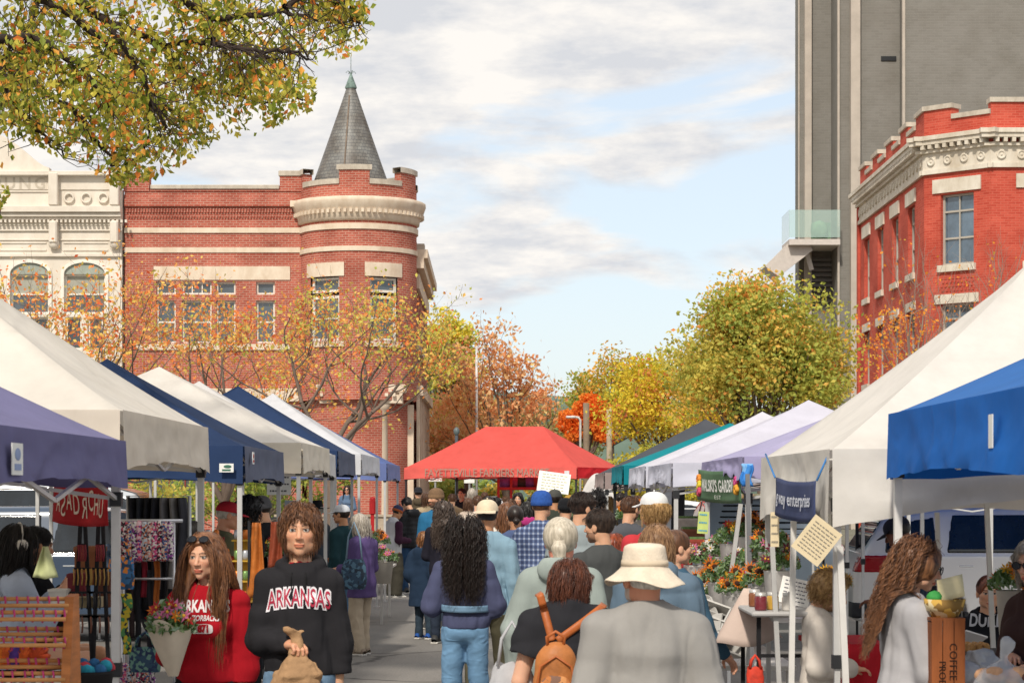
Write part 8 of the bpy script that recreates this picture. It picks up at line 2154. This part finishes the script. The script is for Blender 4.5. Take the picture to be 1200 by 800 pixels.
# -- far crowd, head and shoulders above the others
far = [(549, 46, 583, 'light brown haired head beyond the cream cap', 'bob', BRN, '#b8a89a', 10, None), (560, 38, 580, 'brown haired man left of the curly one', 'short', BRN, '#d0c0b0', -20, None),
       (573, 34, 582, 'young man with dark curls in a grey hooded top facing the camera', 'curly', DRK, '#5a5f66', 165, None), (585, 48, 584, 'person in a white cap in the distant crowd', 'short', DRK, '#c9bdb4', 20, ('cap', '#e2dede')),
       (594, 27, 588, 'woman with long wavy auburn hair in a cream sweater', 'wavy', ('#8a5c3c', '#4a2c1c'), '#d9d0c4', 0, None), (592, 52, 581, 'grey-brown haired head near the red rack', 'short', BRN, '#5a5048', 0, None),
       (607, 44, 577, 'dark fringed person facing the camera under the red tent', 'bob', BLK_, '#7a4a3a', 175, None), (618, 33, 587, 'black haired person just left of the blue beanie', 'long', BLK_, '#b03a7a', 10, None),
       (650, 30, 571, 'man in a grey cap and dark jacket beyond the blue beanie', 'short', DRK, '#3a4038', -15, ('cap', '#4a4a46')), (663, 26, 582, 'person in a black beanie behind the grey t-shirt', 'crop', BLK_, '#202226', 0, ('beanie', '#16171b')),
       (699, 27, 575, 'tall dark curly-haired man left of the grey tent', 'curly', BLK_, '#8a8f96', -30, None), (512, 58, 570, 'person in a dark hood beside the portico', 'crop', BLK_, '#1d1e22', 30, ('beanie', '#1a1b1f')),
       (541, 55, 568, 'person in a dark jacket between the red tent poles', 'short', DRK, '#22242a', 160, None), (553, 60, 572, 'person in pale grey under the red tent', 'bob', GRY, '#b9b9bc', 10, None),
       (568, 58, 576, 'person in blue far under the red tent', 'short', BRN, '#3a5a8a', 0, None), (530, 49, 578, 'person in a tan coat left of the curly-haired heads', 'short', BRN, '#8a7258', 15, None),
       (640, 46, 583, 'person with a blond bob near the white board', 'bob', BLD, '#7a6a5a', 0, None), (574, 29, 594, 'person in an olive coat in front of the dark curls', 'short', BRN, '#6a6250', -10, None),
       (727, 36, 577, 'stallholder in dark blue under the teal tent', 'short', DRK, '#2c3a58', 100, None), (757, 30, 583, 'stallholder with brown hair beneath the pale tents', 'bob', BRN, '#5a6a5a', 120, None), (598, 36, 585, 'bushy brown head just behind the auburn waves', 'curly', BRN, '#7a8a9a', 5, None), (624, 40, 581, 'person in a maroon top before the white board', 'short', BLK_, '#6a2a34', -5, None),
       (667, 38, 579, 'person in a mustard knit hat left of the grey t-shirt', 'crop', BRN, '#6a7a5a', 0, ('beanie', '#a8843a')), (712, 33, 581, 'blond woman in a grey coat under the grey tent edge', 'long', BLD, '#8a8a8c', 20, None),
       (582, 42, 582, 'dark haired man in a pale shirt behind the cream cap', 'short', BLK_, '#b9b4ac', 0, None), (747, 40, 580, 'man in a green jacket under the far pale tent', 'short', BRN, '#4a5a44', 150, None),
       (500, 47, 577, 'person in a beige coat beyond the puffer jacket', 'bob', BRN, '#b5a284', 20, None), (641, 37, 584, 'dark bobbed head right of the plaid shoulder', 'bob', BLK_, '#3a3c4a', 0, None),
       (692, 50, 580, 'woman in pale pink beneath the grey tent', 'long', BRN, '#d0a8a8', 150, None)]
for i, (px_, D, yt, lb, sty, hc_, tc_, fc_, ht) in enumerate(far):
    H = CAMH+(HY-yt)/F*D-(.03 if ht else .012)
    H2 = min(H, 1.95); z0_ = 0 if H <= 1.95 else 0
    person(lb, px_, D, max(1.5, H2), face=fc_, skin=[SK, SKP, SKT][i % 3], female=sty in ('long', 'wavy', 'bob'), top=TS(tc_, t=.026, name='jacket' if i % 2 else 'sweater', hood=1 if i % 5 == 2 else 0), bottom=TS(['#2c3442', '#4a5a6e', '#3a3a38'][i % 3]), hair=hr(sty, hc_, len=-.25) if sty in ('long', 'wavy') else hr(sty, hc_), hat=ht, arms=(['down', 'bent', 'in'][i % 3], ['bent', 'down', 'low'][(i+1) % 3]), stride=.15*(i % 2), seed=300+i)
# -- left stalls
person('man in a red cap and olive jacket behind the first left tents', 263, 19.4, 1.80, face=-75, head=(0, -8), skin='#c98f70', top=TS('#5c5a42', t=.028, collar=1, name='jacket'), bottom=TS('#2c3442'), hair=hr('crop', GRY), hat=('cap', '#b0202c'))
person('person with bushy black curls in dark clothes beside a tent pole', 292, 20.5, 1.83, face=-60, skin=SKT, top=TS('#1c1d20', t=.028, name='jacket'), bottom=TS('#202226'), hair=hr('curly', BLK_, t=.03, sl=.11))
person('person in a grey beanie and black jacket with a red scarf', 310, 22.2, 1.83, face=60, head=(20, -10), skin=SK, top=TS('#1c1d20', t=.032, under='#8a2430', name='jacket'), bottom=TS('#202226'), hair=hr('crop', DRK), hat=('beanie', '#5c5c60'))
person('dark-haired stallholder in a rust top half hidden behind the stand', 229, 17.2, 1.65, face=60, head=(0, -10), skin=SKT, top=TS('#6a3a30', t=.026, name='top'), bottom=TS('#202226'), hair=hr('short', BLK_), arms=('in', 'in'))
p, J = person('seated person in white ear muffs and a pale blue sweater', 17, 13.2, 1.66, face=-62, head=(0, -6), skin=SKP, female=True, pose='sit', z0=.42, top=TS('#b5c1d6', t=.03, name='sweater'), bottom=TS('#2c3442'), hair=hr('long', BLK_, len=-.18), hat=('band', '#d8d2c8'), glasses='clear', arms=(((.1, .5, -.9), (-.1, .7, .7)), ((.1, .5, -.9), (-.2, .6, .8))))
p, J = person('seated person with dark hair in a black jacket, hands clasped', 37, 13.9, 1.66, face=-60, head=(0, -8), skin=SKT, pose='sit', z0=.40, top=TS('#1b1b1f', t=.03, name='jacket'), bottom=TS('#202226'), hair=hr('short', BLK_), arms=(((.05, .5, -.9), (-.3, .5, .8)), ((.05, .5, -.9), (-.3, .5, .8))))
for nm_, x_, D in (('tall stool under the person with the ear muffs', 17, 13.2), ('tall stool under the person in the black jacket', 37, 13.9)):
    e = empty('bar_stool', (GX(x_, D), D, 0), 0, nm_, 'stool'); X_ = GX(x_, D); m = MB(); m.lathe([(.001, .80), (.17, .80), (.18, .83), (.16, .85), (.001, .86)], (X_, D, 0), n=20); m.build('seat', BLK, e)
    for k in range(4):
        a = k*1.57+.78; m = MB(); m.bar((X_+.12*math.cos(a), D+.12*math.sin(a), .80), (X_+.2*math.cos(a), D+.2*math.sin(a), .01), .025); m.build('leg', STEEL, e)
person('girl in a coral sweater sitting on the low wall', 387, 60.2, 1.50, face=-95, skin=SK, female=True, pose='sit', z0=.80, top=TS('#c95a64', t=.03, name='sweater'), bottom=TS('#7a93ad'), hair=hr('wavy', ('#7a3a28', '#3f1c14'), len=-.22))
person('woman in sunglasses and a denim jacket sitting on the low wall', 407, 60.2, 1.62, face=170, skin=SKP, female=True, pose='sit', z0=.80, top=TS('#5a6f8a', t=.03, under='#d9d4cc', name='denim_jacket'), bottom=TS('#3a3c44'), hair=hr('long', DRK, len=-.22), glasses='dark', arms=('in', 'in'))
# ================================================================ camera, sky, sun
cd = bpy.data.cameras.new('camera'); cam = bpy.data.objects.new('camera', cd); COL.objects.link(cam); SC.camera = cam
cam.location = (0, 0, CAMH); cam.rotation_euler = (R(90), 0, 0)
cd.lens = 36*F/1200; cd.sensor_width = 36; cd.shift_y = (HY-400)/1200; cd.clip_end = 5000; cd.clip_start = .2
cd.dof.use_dof = True; cd.dof.focus_distance = 24; cd.dof.aperture_fstop = 11
SUN_EL, SUN_AZ = 43, 195          # azimuth clockwise from +Y: behind the camera, to the left
w = bpy.data.worlds.new('World'); SC.world = w; w.use_nodes = True
nt = w.node_tree; N, L = nt.nodes, nt.links; bg = N['Background']; bg.inputs['Strength'].default_value = .15
sky = N.new('ShaderNodeTexSky'); sky.sky_type = 'NISHITA'; sky.sun_disc = False; sky.sun_elevation = R(SUN_EL); sky.sun_rotation = R(SUN_AZ)
sky.air_density = 1.0; sky.dust_density = 1.2; sky.ozone_density = 1.6
tc = N.new('ShaderNodeTexCoord'); sp = N.new('ShaderNodeSeparateXYZ'); L.new(tc.outputs['Generated'], sp.inputs[0])
def math_(op, a, b=None, c=None):
    n = N.new('ShaderNodeMath'); n.operation = op
    for i, v in enumerate((a, b, c)):
        if v is None: continue
        if isinstance(v, (int, float)): n.inputs[i].default_value = v
        else: L.new(v, n.inputs[i])
    return n.outputs[0]
zz = math_('MAXIMUM', sp.outputs[2], .0)
den = math_('ADD', zz, .19)
ux = math_('DIVIDE', sp.outputs[0], den); uy = math_('DIVIDE', sp.outputs[1], den)
cb = N.new('ShaderNodeCombineXYZ'); L.new(ux, cb.inputs[0]); L.new(uy, cb.inputs[1])
mp = N.new('ShaderNodeMapping'); mp.inputs['Location'].default_value = (3.1, 1.7, 0); mp.inputs['Scale'].default_value = (1.25, 1.25, 1); L.new(cb.outputs[0], mp.inputs['Vector'])
n1 = N.new('ShaderNodeTexNoise'); n1.inputs['Scale'].default_value = 2.1; n1.inputs['Detail'].default_value = 9; n1.inputs['Roughness'].default_value = .5; n1.inputs['Distortion'].default_value = .5
L.new(mp.outputs[0], n1.inputs['Vector'])
n2 = N.new('ShaderNodeTexNoise'); n2.inputs['Scale'].default_value = 5.0; n2.inputs['Detail'].default_value = 7; n2.inputs['Roughness'].default_value = .6
L.new(mp.outputs[0], n2.inputs['Vector'])
# cover grows overhead and to the left, thins towards the horizon on the right
cov = math_('MULTIPLY_ADD', zz, 2.4, -.265)
cov = math_('ADD', cov, math_('MULTIPLY', sp.outputs[0], -.6))
cov = math_('MINIMUM', cov, .17)
hi_ = math_('MULTIPLY', math_('MAXIMUM', math_('SUBTRACT', zz, .30), 0), 2.2)  # extra cloud above the view, added to keep the ambient light neutral
cov = math_('ADD', cov, math_('MINIMUM', hi_, .45))
dd = math_('ADD', n1.outputs['Fac'], cov)
rp = ramp(N, [(.47, '#000000'), (.58, '#ffffff')]); L.new(dd, rp.inputs['Fac'])
rc = N.new('ShaderNodeValToRGB'); e_ = rc.color_ramp.elements; e_[0].position = .38; e_[0].color = (3.55, 3.62, 3.8, 1); e_[1].position = .60; e_[1].color = (5.0, 4.8, 4.55, 1)
L.new(n2.outputs['Fac'], rc.inputs['Fac'])
mx = N.new('ShaderNodeMixRGB'); L.new(rp.outputs['Color'], mx.inputs[0]); hz = N.new('ShaderNodeMixRGB'); hz.inputs[0].default_value = .68; hz.inputs[2].default_value = (3.75, 3.98, 4.2, 1); L.new(sky.outputs['Color'], hz.inputs[1]); L.new(hz.outputs[0], mx.inputs[1]); L.new(rc.outputs['Color'], mx.inputs[2])
L.new(mx.outputs['Color'], bg.inputs['Color'])
sl_ = bpy.data.lights.new('sun', 'SUN'); sl_.energy = 2.55; sl_.angle = R(4.0); sl_.color = (1.0, .93, .82)
so = bpy.data.objects.new('sun', sl_); COL.objects.link(so)
az = R(SUN_AZ); el = R(SUN_EL)
dirv = Vector((math.sin(az)*math.cos(el), math.cos(az)*math.cos(el), math.sin(el)))
so.rotation_euler = dirv.to_track_quat('Z', 'Y').to_euler()
vs_ = SC.view_settings; vs_.view_transform = 'Standard'; vs_.look = 'None'; vs_.exposure = .42; vs_.gamma = 1; vs_.use_curve_mapping = False
SC.render.film_transparent = False
SC.cycles.max_bounces = 6; SC.cycles.diffuse_bounces = 3; SC.cycles.transmission_bounces = 4; SC.cycles.transparent_max_bounces = 8
SC.cycles.use_denoising = True
